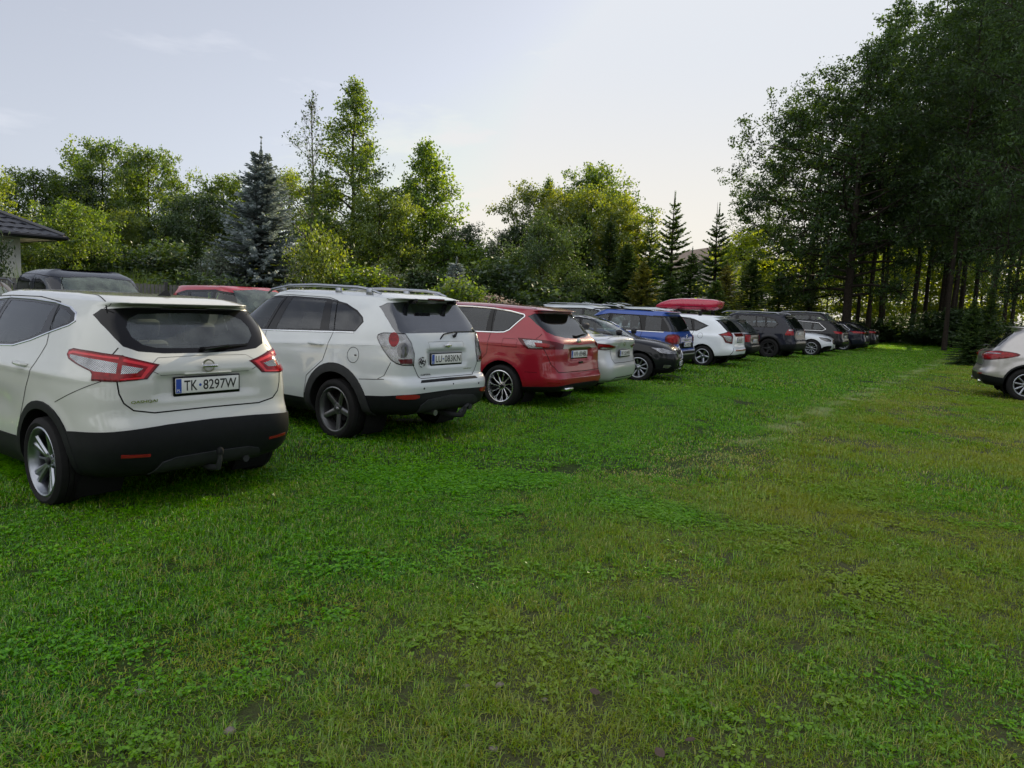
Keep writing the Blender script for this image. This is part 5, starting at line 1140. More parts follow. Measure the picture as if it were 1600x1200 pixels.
# ---------------------------------------------------------------- trees and plants
def leaf_mat(name, c1, c2, c3, trans=.45, tcol=None, rough=.5, gloss=.06):
    """two-sided leaf: colour varies leaf by leaf (c1 deep, c2 mid, c3 fresh), part of the light passes through"""
    m, nt, N = mat_new(name); out = N('ShaderNodeOutputMaterial')
    at_ = N('ShaderNodeAttribute'); at_.attribute_name = 'v'; ramp = N('ShaderNodeValToRGB')
    e = ramp.color_ramp.elements; e[0].color = (*c1, 1); e[1].color = (*c3, 1); k = ramp.color_ramp.elements.new(.5); k.color = (*c2, 1)
    nt.links.new(at_.outputs['Fac'], ramp.inputs[0])
    oi = N('ShaderNodeObjectInfo'); hv = N('ShaderNodeHueSaturation'); mr = N('ShaderNodeMapRange'); mr.inputs[3].default_value = .8; mr.inputs[4].default_value = 1.2
    nt.links.new(oi.outputs['Random'], mr.inputs[0]); nt.links.new(mr.outputs[0], hv.inputs['Value']); nt.links.new(ramp.outputs[0], hv.inputs['Color'])
    d = N('ShaderNodeBsdfDiffuse'); t = N('ShaderNodeBsdfTranslucent'); g = N('ShaderNodeBsdfGlossy'); g.inputs['Roughness'].default_value = rough; g.inputs[0].default_value = (.8, .85, .9, 1)
    nt.links.new(hv.outputs[0], d.inputs[0])
    tm = N('ShaderNodeMixRGB'); tm.blend_type = 'MULTIPLY'; tm.inputs[0].default_value = 1; tm.inputs[2].default_value = (*(tcol or (2.6, 2.1, .55)), 1)
    nt.links.new(hv.outputs[0], tm.inputs[1]); nt.links.new(tm.outputs[0], t.inputs[0])
    m1 = N('ShaderNodeMixShader'); m1.inputs[0].default_value = trans; nt.links.new(d.outputs[0], m1.inputs[1]); nt.links.new(t.outputs[0], m1.inputs[2])
    m2 = N('ShaderNodeMixShader'); m2.inputs[0].default_value = gloss; nt.links.new(m1.outputs[0], m2.inputs[1]); nt.links.new(g.outputs[0], m2.inputs[2])
    nt.links.new(m2.outputs[0], out.inputs[0]); return m
M['leaf'] = leaf_mat('broad leaves', (.028, .064, .008), (.06, .122, .011), (.125, .195, .016), .6)
M['leaf_yellow'] = leaf_mat('yellow green leaves', (.045, .088, .010), (.085, .145, .012), (.15, .21, .018), .5)
M['leaf_gold'] = leaf_mat('leaves with painted evening sun', (.05, .10, .010), (.10, .155, .014), (.18, .23, .02), .55)  # warm yellow of the low sun is mixed into the leaf colour
M['leaf_glow'] = leaf_mat('hazel leaves with painted backlight', (.08, .14, .014), (.13, .20, .018), (.19, .27, .025), .68)  # greens lightened so that the backlight sits in the leaf colour
M['leaf_dark'] = leaf_mat('deep green leaves', (.014, .034, .009), (.027, .060, .014), (.05, .09, .018), .38)
M['leaf_grove'] = leaf_mat('grove leaves', (.014, .034, .010), (.026, .060, .014), (.048, .10, .020), .42, gloss=.03)
M['leaf_silver'] = leaf_mat('silvery leaves', (.05, .075, .05), (.08, .11, .075), (.13, .16, .11), .3, (1.6, 1.6, .9))
M['needle_blue'] = leaf_mat('blue spruce needles', (.10, .13, .132), (.17, .21, .215), (.28, .32, .33), .3, (1.1, 1.15, 1.0))
M['needle'] = leaf_mat('spruce needles', (.018, .042, .010), (.036, .078, .014), (.085, .135, .022), .45, (2.2, 2.0, .6))
M['needle_gold'] = leaf_mat('larch needles with painted sunlight', (.05, .07, .012), (.10, .12, .018), (.18, .18, .03), .45)  # golden tint of sunlight is held in the needle colour
M['thuja'] = leaf_mat('thuja sprays', (.014, .036, .008), (.028, .065, .012), (.05, .10, .018), .25)
M['reed'] = leaf_mat('reed blades', (.06, .13, .016), (.11, .20, .022), (.19, .27, .035), .45)
M['blossom'] = leaf_mat('faded blossom', (.30, .22, .18), (.45, .36, .30), (.6, .52, .45), .3, (1, 1, 1))
M['bark'] = principled('bark', (.030, .024, .019), .9, noise=.5, nscale=9, bump=.6, spec=.2)
M['bark_grey'] = principled('grey bark', (.12, .11, .095), .9, noise=.4, nscale=9, bump=.5, spec=.2)

def quads(name, C, T, B, ln, wd, v, mat, bend=0.):
    """rhombic leaves: centre C, long axis T, cross axis B"""
    n = len(C); a = (T*(ln/2)[:, None]); b = (B*(wd/2)[:, None])
    P = np.empty((n, 4, 3), np.float32); P[:, 0] = C-a; P[:, 1] = C+b-a*.1; P[:, 2] = C+a; P[:, 3] = C-b-a*.1
    me = bpy.data.meshes.new(name); me.vertices.add(n*4); me.vertices.foreach_set('co', P.reshape(-1))
    me.loops.add(n*4); me.loops.foreach_set('vertex_index', np.arange(n*4, dtype=np.int32))
    me.polygons.add(n); me.polygons.foreach_set('loop_start', np.arange(0, n*4, 4, dtype=np.int32))
    try: me.polygons.foreach_set('loop_total', np.full(n, 4, np.int32))
    except Exception: pass
    at_ = me.attributes.new('v', 'FLOAT', 'FACE'); at_.data.foreach_set('value', v.astype(np.float32))
    me.materials.append(mat); me.update(calc_edges=True); return me
def unit(a): return a/(np.linalg.norm(a, axis=1)[:, None]+1e-9)
def frames(n, rng, upbias=.6, axis=None, axisb=0.):
    """random leaf frames; normals lean upwards"""
    nr = unit(rng.normal(size=(n, 3))+np.array([0, 0, upbias])); t = rng.normal(size=(n, 3))
    if axis is not None: t = t*(1-axisb)+axis*axisb*1.6
    t = unit(t-nr*(t*nr).sum(1)[:, None]); return t, np.cross(nr, t)

def limb_path(p0, d, L, rng, curve=.25, n=5, grav=0.):
    P = [Vector(p0)]; d = Vector(d).normalized()
    for i in range(n):
        d = (d+Vector(rng.normal(size=3))*curve/n+Vector((0, 0, -grav/n))).normalized(); P.append(P[-1]+d*(L/n))
    return P
def broadleaf(seed, h, base, rad, shape='round', limbs=22, leaf=.16, nleaf=20000, clus=.55, droop=0., narrow=.6, mat='leaf', bark='bark', trunk_r=.18, rise=.6, sub=4, upb=.5, gap=1.0, trunks=1):
    rng = np.random.default_rng(seed); tb = MB(); ends = []
    def prof(t):
        if shape == 'round': return max(.12, math.sin(math.pi*min(1, (t*.86+.12)))**.7)
        if shape == 'cone': return max(.08, (1-t)**.75)*(.55+.45*min(1, t*5))
        if shape == 'column': return max(.15, (1-t**3))*(.7+.3*math.sin(t*9+seed))
        if shape == 'dome': return max(.15, (1-t*t)**.5)
        return 1
    for k in range(trunks):
        off = Vector((0, 0, 0)) if trunks == 1 else Vector((rng.normal()*rad*.25, rng.normal()*rad*.25, 0))
        top = h*(.93 if shape != 'dome' else .7)*(1 if k == 0 else rng.uniform(.7, .95))
        tp = [Vector((0, 0, -.15))+off]; n = 9
        for i in range(1, n+1):
            tp.append(Vector((off.x*(1+.6*i/n)+rng.normal()*.05*h/10*i/n, off.y*(1+.6*i/n)+rng.normal()*.05*h/10*i/n, top*i/n)))
        tb.tube(tp, [trunk_r*(1.25 if i == 0 else 1-.85*i/n) for i in range(n+1)], 8, False)
        ends.append((tp[-1], .5)); ends.append((tp[-2], .5))
        nl = limbs//trunks
        for i in range(nl):
            t = (i+rng.uniform(0, .8))/nl; z = base+(top-base)*t; f = z/top*n; i0 = min(n-1, int(f)); p0 = tp[i0].lerp(tp[i0+1], f-i0)
            az = i*2.4+rng.uniform(-.4, .4); L = rad*prof(t)*rng.uniform(.72, 1.12); el = rise*(.5+t)*rng.uniform(.6, 1.2)
            d = Vector((math.cos(az)*math.cos(el), math.sin(az)*math.cos(el), math.sin(el)))
            P = limb_path(p0, d, L, rng, .45, 5, droop); r0 = max(.02, trunk_r*(1-.8*t)*.4); tb.tube(P, [r0*(1-.15*j) for j in range(6)], 5, False)
            lw = (L/rad)**1.3+.15
            for j in range(2, 6):
                ends.append((P[j], (.5+.1*j)*lw))
                for q in range(sub if j > 2 else 1):
                    dd = (Vector(rng.normal(size=3))+(P[j]-P[j-1]).normalized()*.8+Vector((0, 0, .25-droop)))
                    tw = limb_path(P[j], dd, L*rng.uniform(.16, .34)+.15, rng, .5, 2, droop); tb.tube(tw, [r0*.3, r0*.22, r0*.12], 4, False); ends.append((tw[-1], lw)); ends.append((tw[1], .7*lw))
    E_ = np.array([e[0] for e in ends]); W = np.array([e[1] for e in ends])
    keep = rng.random(len(E_)) < gap; E_, W = E_[keep], W[keep]; m = len(E_)
    cnt = np.maximum(1, (nleaf*W/W.sum()*rng.uniform(.35, 1.65, m))).astype(int); idx = np.repeat(np.arange(m), cnt); n = len(idx)
    cr_ = clus*rng.uniform(.6, 1.35, m)
    off = rng.normal(size=(n, 3)); off = unit(off)*(rng.random(n)**.45)[:, None]; off[:, 2] *= .7
    C = E_[idx]+off*cr_[idx][:, None]; C[:, 2] = np.maximum(C[:, 2]-droop*.3*rng.random(n), .05)
    ax = np.tile(np.array([0, 0, -1.]), (n, 1)); T, B = frames(n, rng, upb, ax, droop*.8 if droop else 0)
    ln = leaf*rng.uniform(.6, 1.3, n); v = np.clip(rng.random(m)[idx]*.7+rng.random(n)*.3, 0, 1)
    return mesh('trunk', tb.V, tb.F, M[bark], True), quads('crown', C, T, B, ln, ln*narrow, v, M[mat])
def spruce(seed, h, rad, mat='needle', base=.2, step=.32, nb=8, spray=.34, width=.07, droop=.25, sparse=1., bark='bark', tip=.35, upturn=.2):
    rng = np.random.default_rng(seed); tb = MB(); tb.tube([(0, 0, -.1), (0, 0, h*.5), (rng.normal()*.02*h, 0, h)], [h*.018+.03, h*.011+.015, .008], 7, False)
    C, T, W, Lg, v = [], [], [], [], []
    z = base
    while z < h-.085*h:
        t = z/h; L0 = rad*max(0, 1-t-.02)**.95+.04
        for k in range(nb if t < .8 else max(4, nb-2)):
            if rng.random() > sparse: continue
            az = rng.uniform(0, 2*math.pi); L = L0*rng.uniform(.72, 1.15); el = -droop*(1-t)+upturn*t*2.2
            if L < .05: continue
            d = Vector((math.cos(az)*math.cos(el), math.sin(az)*math.cos(el), math.sin(el))); side = Vector((-math.sin(az), math.cos(az), 0)); cv = rng.random()
            ns = max(2, int(L/.13)); pts = []
            for i in range(ns+1):
                u = i/ns; p = Vector((0, 0, z))+d*(L*u)+Vector((0, 0, -.10*L*u*(1-u)*4*droop+upturn*.25*L*u*u)); pts.append(p)
            tb.tube([pts[0], pts[len(pts)//2], pts[-1]], [.006+.008*L, .005+.004*L, .003], 3, False)
            for i in range(1, ns+1):
                u = i/ns
                for sg in (1, -1):
                    l = min(spray*1.4, .10+spray*(1-u)*(.6+L*.35))*rng.uniform(.7, 1.2)
                    dd = (d*.75+side*sg*rng.uniform(.5, 1.0)+Vector((0, 0, rng.uniform(-.35, .12)))).normalized(); C.append(pts[i]+dd*l*.5); T.append(dd); Lg.append(l); v.append(cv*.4+rng.random()*.35+.25*u)
                C.append(pts[i]+Vector((0, 0, -.03))); T.append((d+Vector((0, 0, rng.uniform(-.8, .2)))).normalized()); Lg.append(spray*.6); v.append(cv*.4+rng.random()*.6)
        z += step*(1-.45*t)*rng.uniform(.8, 1.2)
    for i in range(26):      # the bare leader with its short needles
        C.append(Vector((0, 0, h-i*.0042*h))); T.append(Vector((rng.normal()*.28, rng.normal()*.28, 1)).normalized()); Lg.append(.07+.012*i*h/9); v.append(.5)
    C = np.array(C); T = np.array(T); n = len(C); Lg = np.array(Lg); nr = unit(rng.normal(size=(n, 3))*.6+np.array([0, 0, 1.])); B = unit(np.cross(nr, T))
    return mesh('trunk', tb.V, tb.F, M[bark], True), quads('crown', C, T, B, Lg, np.full(n, width)*rng.uniform(.7, 1.3, n), np.clip(np.array(v), 0, 1), M[mat])

_proto = {}
def tree(kind, protos, px, depth, hscale, label, cat='tree', group=None, rz=None, sxy=1., name=None, lean=0., off=(0, 0)):
    """protos: (trunk mesh, crown mesh); hscale scales the whole tree"""
    x, y = at(px, depth); root = empty(name or kind, (x+off[0], y+off[1], 0), rz if rz is not None else random.uniform(0, 6.28))
    root.scale = (hscale*sxy, hscale*sxy, hscale)
    if lean: root.rotation_euler.x = lean
    tm, cm = protos; link('trunk', tm, None, root); link('crown', cm, None, root)
    tag(root, label, cat, group); return root
random.seed(5)
# ---- kinds
K = {}
K['round1'] = broadleaf(1, 9, 1.0, 3.2, 'round', 30, .15, 24000, .44, 0, .62, 'leaf', trunk_r=.16)
K['round2'] = broadleaf(2, 9, .8, 3.4, 'round', 30, .155, 24000, .46, .1, .6, 'leaf_yellow', trunk_r=.16)
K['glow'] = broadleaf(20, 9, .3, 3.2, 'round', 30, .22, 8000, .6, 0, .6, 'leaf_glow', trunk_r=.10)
K['gold'] = broadleaf(21, 9, .8, 3.4, 'round', 30, .155, 24000, .46, .1, .6, 'leaf_gold', trunk_r=.16)
K['hedge'] = broadleaf(22, 3.2, .1, 1.8, 'dome', 34, .13, 14000, .36, 0, .6, 'thuja', trunk_r=.05, rise=.9)
K['round3'] = broadleaf(3, 9, .8, 3.2, 'round', 30, .15, 25000, .50, 0, .6, 'leaf_dark', trunk_r=.17)
K['airy'] = broadleaf(4, 12.5, 1.2, 3.3, 'cone', 54, .135, 27000, .40, .28, .6, 'leaf', trunk_r=.16, rise=.5, gap=.85)
K['tall2'] = broadleaf(5, 10.5, .8, 3.5, 'cone', 46, .145, 28000, .44, 0, .65, 'leaf', trunk_r=.18, rise=.5)
K['bare'] = broadleaf(6, 11.5, 2.5, 3.4, 'cone', 34, .13, 2200, .26, 0, .6, 'leaf_dark', 'bark_grey', trunk_r=.11, rise=.9, gap=.5)
K['shrub'] = broadleaf(7, 3.0, .15, 1.6, 'dome', 26, .11, 8000, .34, 0, .6, 'leaf', trunk_r=.05, rise=.9)
K['shrub_y'] = broadleaf(8, 3.2, .15, 1.6, 'dome', 26, .10, 8000, .32, 0, .55, 'leaf_yellow', trunk_r=.05, rise=.9)
K['shrub_d'] = broadleaf(9, 3.2, .15, 1.8, 'dome', 28, .12, 9000, .38, 0, .55, 'leaf_dark', trunk_r=.05, rise=.9)
K['shrub_s'] = broadleaf(10, 3.2, .15, 1.5, 'dome', 26, .10, 7000, .34, 0, .4, 'leaf_silver', 'bark_grey', trunk_r=.05, rise=1.0)
K['thuja'] = broadleaf(11, 2.0, .05, .45, 'cone', 40, .07, 7000, .15, 0, .4, 'thuja', trunk_r=.04, rise=1.2, upb=0)
K['bluespruce'] = spruce(12, 7.4, 2.9, 'needle_blue', .35, .21, 13, .40, .12, .20)
K['spruce1'] = spruce(13, 9, 3.2, 'needle', .25, .25, 13, .42, .12, .32)
K['spruce2'] = spruce(14, 9, 2.9, 'needle', .25, .27, 12, .42, .12, .3)
K['thinfir'] = spruce(15, 9, 3.5, 'needle', .3, .42, 10, .44, .12, .14, .85, upturn=.25)
K['larch'] = spruce(16, 8, 3.0, 'needle_gold', .2, .28, 11, .40, .11, .15)
K['dwarfblue'] = spruce(17, 2.0, .6, 'needle_blue', .06, .10, 9, .16, .05, .1)
K['pine'] = broadleaf(18, 7, .6, 2.2, 'cone', 30, .26, 9000, .42, 0, .12, 'needle', trunk_r=.12, rise=.9, upb=0)
K['willow'] = broadleaf(19, 8, .4, 3.4, 'dome', 38, .15, 30000, .55, .15, .35, 'leaf_dark', trunk_r=.14, rise=.9)
# ---- the backdrop, left to right
BG = 'trees beyond the parked cars'
def T(kind, px, d, topy, label, cat='tree', group=BG, sxy=1., name=None, rz=None, lean=0.):
    tm, cm = K[kind]; hh = {'hedge': 2.7, 'glow': 9, 'gold': 9, 'round1': 9, 'round2': 9, 'round3': 9, 'airy': 12.5, 'tall2': 10.5, 'bare': 11.5, 'shrub': 2.6, 'shrub_y': 2.7, 'shrub_d': 2.7, 'shrub_s': 2.7, 'thuja': 2.1, 'bluespruce': 7.4, 'spruce1': 9, 'spruce2': 9, 'thinfir': 9, 'larch': 8, 'dwarfblue': 2, 'pine': 7.2, 'willow': 6.6}[kind]
    z = height_at(px, topy, d); s_ = z/hh
    nm = name or {'bluespruce': 'blue_spruce', 'spruce1': 'spruce_tree', 'spruce2': 'spruce_tree', 'thinfir': 'fir_tree', 'larch': 'larch_tree', 'dwarfblue': 'dwarf_spruce', 'pine': 'pine_tree', 'thuja': 'thuja_shrub'}.get(kind, 'shrub' if 'shrub' in kind else 'broadleaf_tree')
    return tree(kind, (tm, cm), px, d, s_, label, cat, group, rz, sxy, nm, lean)
T('round2', -40, 30, 262, 'yellow green tree rising above the left end of the tiled roof')
T('round1', 60, 38, 268, 'mid green tree directly behind the hip of the tiled roof')
T('round1', 165, 42, 222, 'tall dark topped tree, highest crown left of the blue spruce', sxy=.85)
T('round3', 128, 40, 275, 'deep green tree with grey bare twigs between roof and pickup', sxy=.9)
T('round1', 235, 42, 236, 'pointed green crown just right of the highest left tree', sxy=.75)
T('round2', 195, 33, 330, 'sunlit yellow green tree above the pickup cab')
T('round3', 262, 34, 335, 'low dark tree above the reed tufts')
T('round1', 118, 27, 318, 'fresh green bush beside the eave corner of the house', 'shrub', BG, 1.0, 'shrub')
T('round3', 312, 36, 305, 'dark broad tree left of the blue spruce')
T('round1', 350, 40, 278, 'green tree peeping out behind the left flank of the blue spruce')
T('spruce2', 307, 26, 350, 'slim dark spruce standing left of the silvery shrub', sxy=.8)
T('round2', 450, 40, 272, 'leafy green tree behind the right flank of the blue spruce', sxy=.9)
T('bluespruce', 408, 25, 214, 'big blue spruce with a bare leader tip', 'conifer', None, sxy=1.0)
T('bare', 487, 33, 128, 'half bare grey tree with sparse dark leaves and long twigs', 'tree', None, .9)
T('airy', 548, 33, 100, 'tallest airy tree with drooping sunlit leaves, in the middle of the left backdrop', 'tree', None, 1.0)
T('tall2', 660, 35, 208, 'conical green tree right of the tallest airy tree', 'tree', None, 1.05)
T('round2', 590, 31, 300, 'yellow green lower tree leaning before the two tall ones', sxy=.85)
T('round3', 505, 37, 330, 'dark tree filling in under the half bare tree')
T('round3', 610, 40, 330, 'dark tree low between the two tall trees')
T('round3', 718, 38, 352, 'dark round tree at the right foot of the conical tree', sxy=.9)
T('shrub_y', 497, 24, 372, 'rounded golden green shrub right of the blue spruce', 'shrub', None, .62)
T('shrub_s', 345, 24, 405, 'silvery leaved shrub at the left foot of the blue spruce', 'shrub', None, .9)
T('shrub', 560, 24, 432, 'low fresh green shrub above the white SUV roof rail', 'shrub', None, 1.5)
T('shrub_s', 603, 25, 432, 'grey leaved low shrub above the rear of the white SUV', 'shrub', None, 1.3)
for i, (px, ty, lb) in enumerate(((645, 411, 'left one of the three clipped green thuja cones'), (664, 415, 'middle one of the three clipped green thuja cones'), (681, 418, 'right one of the three clipped green thuja cones'))):
    T('thuja', px, 24, ty, lb, 'shrub', 'clipped thujas in a row', 1.35)
T('dwarfblue', 711, 22, 402, 'small blue grey spruce cone behind the red people carrier', 'conifer', None)
T('shrub', 718, 19, 452, 'little bright green bush at the foot of the small blue spruce', 'shrub', None, 1.2)
T('pine', 768, 34, 368, 'young pine with long needles left of the grey green willow', 'conifer')
T('pine', 742, 36, 385, 'second young pine half hidden at the left edge of the tree gap', 'conifer')
T('willow', 845, 31, 348, 'big dark grey green willow bush in front of the golden trees', 'tree', None, 1.0)
T('gold', 835, 42, 292, 'golden tree with upright twigs left of the bright crown', sxy=.9)
T('tall2', 848, 44, 268, 'narrow dark crown with a tall single leader among the golden trees', sxy=.55)
T('round1', 915, 52, 264, 'bright green crown, highest of the middle group')
T('gold', 895, 44, 300, 'golden yellow tree under the bright green crown')
T('gold', 955, 46, 308, 'golden tree right of the bright green crown')
T('larch', 982, 47, 325, 'golden larch sloping down towards the thin firs', 'conifer', sxy=.9)
T('round3', 800, 40, 352, 'dark tree behind the young pines')
for px, d, ty, kd, lb, sx in ((906, 41, 318, 'spruce1', 'dark spruce right beside the grey green willow', .75), (946, 42, 332, 'spruce2', 'second dark spruce from the willow, before the golden trees', .8), (975, 40, 370, 'spruce1', 'broad low spruce above the white van', 1.1), (1008, 44, 328, 'thinfir', 'narrow fir with sparse tip left of the tallest fir', .75),
                              (1043, 43, 298, 'thinfir', 'tallest thin fir with airy whorls against the pale sky', .85), (1000, 38, 400, 'larch', 'golden tipped low larch between the firs', 1.1), (1112, 45, 316, 'thinfir', 'lone thin fir in front of the distant gable', .8), (1075, 42, 385, 'spruce2', 'low spruce between the two thin firs', 1.1),
                              (1130, 42, 405, 'larch', 'golden low larch right of the lone thin fir', 1.0), (1170, 44, 395, 'spruce1', 'dark spruce at the left foot of the tall grove', 1.1), (1045, 37, 425, 'spruce1', 'low dark spruce over the red roof box', 1.3), (1115, 38, 430, 'spruce2', 'low dark spruce over the rear of the white estate', 1.4),
                              (935, 37, 410, 'spruce1', 'low dark spruce over the pale silver SUV', 1.3), (880, 38, 400, 'spruce2', 'low dark spruce at the right foot of the willow', 1.3), (1215, 47, 420, 'spruce1', 'dark spruce above the black off-roader', 1.3), (1262, 50, 430, 'spruce2', 'dark spruce behind the tall dark people carrier', 1.3)):
    T(kd, px, d, ty, lb, 'conifer', 'conifers along the far edge', sx)
for px, d, ty, kd, lb in ((330, 22, 440, 'shrub_d', 'dark low bush left of the red people carrier roof'), (235, 30, 395, 'shrub_d', 'dark undergrowth bush above the pickup windscreen'), (150, 29, 398, 'shrub_d', 'dark undergrowth bush above the pickup cab'), (780, 30, 420, 'shrub_d', 'dark bush under the young pines'), (288, 29, 400, 'shrub_d', 'dark bush behind the slim spruce')):
    T(kd, px, d, ty, lb, 'shrub', 'undergrowth bushes behind the cars', 1.5)
T('shrub_d', -46, 19, 350, 'dark bush hanging over the house wall at the left edge', 'shrub', None, .5)
# faded hydrangea: leaves and pale flower heads
def hydrangea(px, d, label, seed):
    rng = np.random.default_rng(seed); x, y = at(px, d); root = empty('hydrangea', (x, y, 0)); n = 2500
    C = unit(rng.normal(size=(n, 3)))*(rng.random(n)**.4)[:, None]*np.array([1.0, .7, .75])+np.array([0, 0, .85]); C[:, 2] = np.maximum(C[:, 2], .05)
    Tt, B = frames(n, rng, .6); ln = rng.uniform(.08, .15, n); link('foliage', quads('foliage', C, Tt, B, ln, ln*.6, rng.random(n), M['leaf_dark']), None, root)
    H = unit(rng.normal(size=(34, 3))+np.array([0, -.3, .9]))*np.array([1.0, .75, .8])+np.array([0, 0, .88]); m = 34*40; idx = np.repeat(np.arange(34), 40)
    C = H[idx]+rng.normal(size=(m, 3))*.05; Tt, B = frames(m, rng, .3); ln = rng.uniform(.03, .05, m); link('flower_heads', quads('flower_heads', C, Tt, B, ln, ln, rng.random(m), M['blossom']), None, root)
    tag(root, label, 'shrub', 'faded hydrangeas'); root.scale = (1.2, 1.2, 1.1)
hydrangea(735, 22, 'faded pale flowered hydrangea beside the small blue spruce', 1); hydrangea(768, 23, 'faded pale flowered hydrangea right of its twin, over the red car roof', 2)
# reed-like ornamental grass
def reed(px, d, n, hgt, wid, label, seed):
    rng = np.random.default_rng(seed); x, y = at(px, d); root = empty('ornamental_grass', (x, y, 0))
    a = rng.uniform(0, 6.28, n); r = rng.random(n)**.5*wid; lean = rng.uniform(.1, .6, n)*(.4+r/wid); segs = 5; bx, by = r*np.cos(a)*.55, r*np.sin(a)*.55; L = hgt*rng.uniform(.65, 1.1, n)
    V = []; F = []; v = []
    for i in range(n):
        sd = np.array([-math.sin(a[i]), math.cos(a[i]), 0])*rng.uniform(.006, .011); o = len(V)
        for k in range(segs+1):
            u = k/segs; hz = lean[i]*L[i]*u*u*1.1; z = L[i]*(u-.28*lean[i]*u*u*1.6); c = np.array([bx[i]+math.cos(a[i])*hz, by[i]+math.sin(a[i])*hz, max(z, .01)]); w_ = sd*(1-u*.85); V.append(c+w_); V.append(c-w_)
        for k in range(segs): F.append((o+2*k, o+2*k+1, o+2*k+3, o+2*k+2)); v.append(rng.random()*.6+.4*k/segs)
    me = bpy.data.meshes.new('blades'); me.from_pydata([tuple(p) for p in V], [], F); at_ = me.attributes.new('v', 'FLOAT', 'FACE'); at_.data.foreach_set('value', np.array(v, np.float32)); me.materials.append(M['reed']); link('blades', me, None, root)
    tag(root, label, 'ornamental grass', 'tall ornamental grasses behind the fence')
for i, (px, d, n, h_, w_, lb) in enumerate(((195, 21.8, 900, 2.35, .8, 'arching ornamental grass just right of the pickup roof'), (224, 22.6, 800, 2.25, .75, 'arching ornamental grass, middle tuft above the plank fence'), (255, 23.2, 700, 2.05, .7, 'arching ornamental grass, right and lowest tuft above the fence'), (40, 19.6, 800, 2.2, .75, 'arching ornamental grass between house wall and pickup'), (78, 20.4, 700, 2.2, .7, 'arching ornamental grass behind the rear of the pickup cab'))):
    reed(px, d, n, h_, w_, lb, 40+i)

# ---- the tall grove on the right
K2 = {}
K2['broad'] = (broadleaf(37, 21, 3.4, 7.6, 'round', 60, .20, 56000, .56, .05, .6, 'leaf_grove', trunk_r=.34, rise=.38, sub=5), 21)
K2['g1'] = (broadleaf(31, 25, 6.6, 4.4, 'column', 40, .21, 17000, .52, .05, .6, 'leaf_grove', trunk_r=.18, rise=.5, sub=4), 25)
K2['g2'] = (broadleaf(32, 25, 6.2, 4.2, 'column', 36, .21, 16000, .52, .1, .55, 'leaf_grove', trunk_r=.16, rise=.45, sub=4), 25)
K2['g3'] = (broadleaf(33, 25, 6.0, 4.6, 'column', 36, .21, 14000, .52, .05, .6, 'leaf_grove', trunk_r=.14, rise=.5, sub=4, trunks=2), 25)
K2['wil'] = (broadleaf(34, 18, 2.0, 5.0, 'round', 56, .18, 48000, .62, .35, .28, 'leaf_grove', trunk_r=.26, rise=.5, sub=5), 18)
K2['wilh'] = (broadleaf(35, 18, 5.0, 5.0, 'column', 46, .19, 26000, .50, .3, .28, 'leaf_grove', trunk_r=.10, rise=.55, sub=5), 18)
GR = 'trees of the tall grove'
def G(kind, px, d, h, label, s=1.):
    (tm, cm), h0 = K2[kind]; return tree(kind, (tm, cm), px, d, h/h0, label, 'tree', GR, None, s, 'grove_tree')
G('broad', 1262, 56, 18.5, 'grove tree behind the leftmost boughs, its trunk hidden by dark conifers')
G('broad', 1322, 46, 18.8, 'broad grove tree with the thickest reddish trunk and boughs spreading left over the cars')
for px, d, h, kd, lb in ((1357, 49, 24, 'g1', 'straight trunked grove tree just right of the thickest trunk'), (1340, 56, 24, 'g2', 'slim grove tree whose trunk shows just behind the thickest one'), (1400, 50, 25, 'g3', 'twin stemmed grove tree left of the dense trunk cluster'),
                         (1426, 52, 27, 'g1', 'grove tree with the stoutest trunk of the dense cluster'), (1444, 55, 26, 'g2', 'slim grove tree inside the dense trunk cluster, left half'), (1457, 50, 26, 'g3', 'forked grove tree in the middle of the dense trunk cluster'), (1469, 53, 27, 'g1', 'grove tree closing the dense trunk cluster on the right'),
                         (1490, 50, 26, 'g2', 'grove tree with lit leaves on both sides of its trunk'), (1499, 57, 27, 'g1', 'further grove tree right behind the one with lit leaves'), (1520, 51, 26, 'g2', 'grove tree trunk standing clear above the grey crossover rear'), (1548, 55, 27, 'g1', 'grove tree beyond the dark spruce by the grey crossover'),
                         (1575, 48, 26, 'g3', 'grove tree above the grey crossover roof'), (1610, 50, 26, 'g1', 'grove tree just outside the right edge, boughs reaching in'), (1650, 46, 26, 'g2', 'second grove tree outside the right edge'), (1500, 64, 28, 'g2', 'rear grove tree filling the crown gap at top right')):
    G(kd, px, d, h, lb)
G('wilh', 1480, 40, 23, 'tall narrow leaved tree whose dark crown fills the top right', 1.0)
G('wil', 1650, 31, 20, 'near narrow leaved tree with hanging twigs at the right edge', .8)
G('wil', 1760, 28, 19, 'narrow leaved tree off the right edge, its crown entering the picture', 1.0)
G('wilh', 1545, 38, 22, 'narrow leaved tree behind the near right one', .9)
for px, d, h, kd, lb in ((1520, 27, 462, 'spruce1', 'dark low spruce left of the grey crossover'), (1545, 27, 440, 'spruce2', 'dark spruce directly behind the grey crossover')):
    T(kd, px, d, h, lb, 'conifer', 'dark conifers by the grey crossover', 1.0)
for px, d, ty, lb in ((1385, 50, 512, 'low dark bush at the lawn end, nearest the parked row'), (1420, 49, 510, 'low dark bush at the lawn end under the trunk cluster'), (1455, 49, 505, 'low dark bush closing the lawn in the middle'), (1490, 45, 500, 'dark bush at the right end of the lawn edge'), (1370, 50.5, 508, 'first dark bush behind the nose of the last black car'), (1403, 50, 506, 'dark bush at the lawn end left of the twin stems'), (1438, 50.5, 503, 'dark bush at the lawn end under the stout trunk'), (1473, 49, 500, 'dark bush at the lawn end right of the cluster'), (1508, 47, 496, 'dark bush behind the low spruce tops')):
    T('hedge', px, d, ty-6, lb, 'shrub', 'dark bushes at the lawn end', 2.2, 'dark_bush')
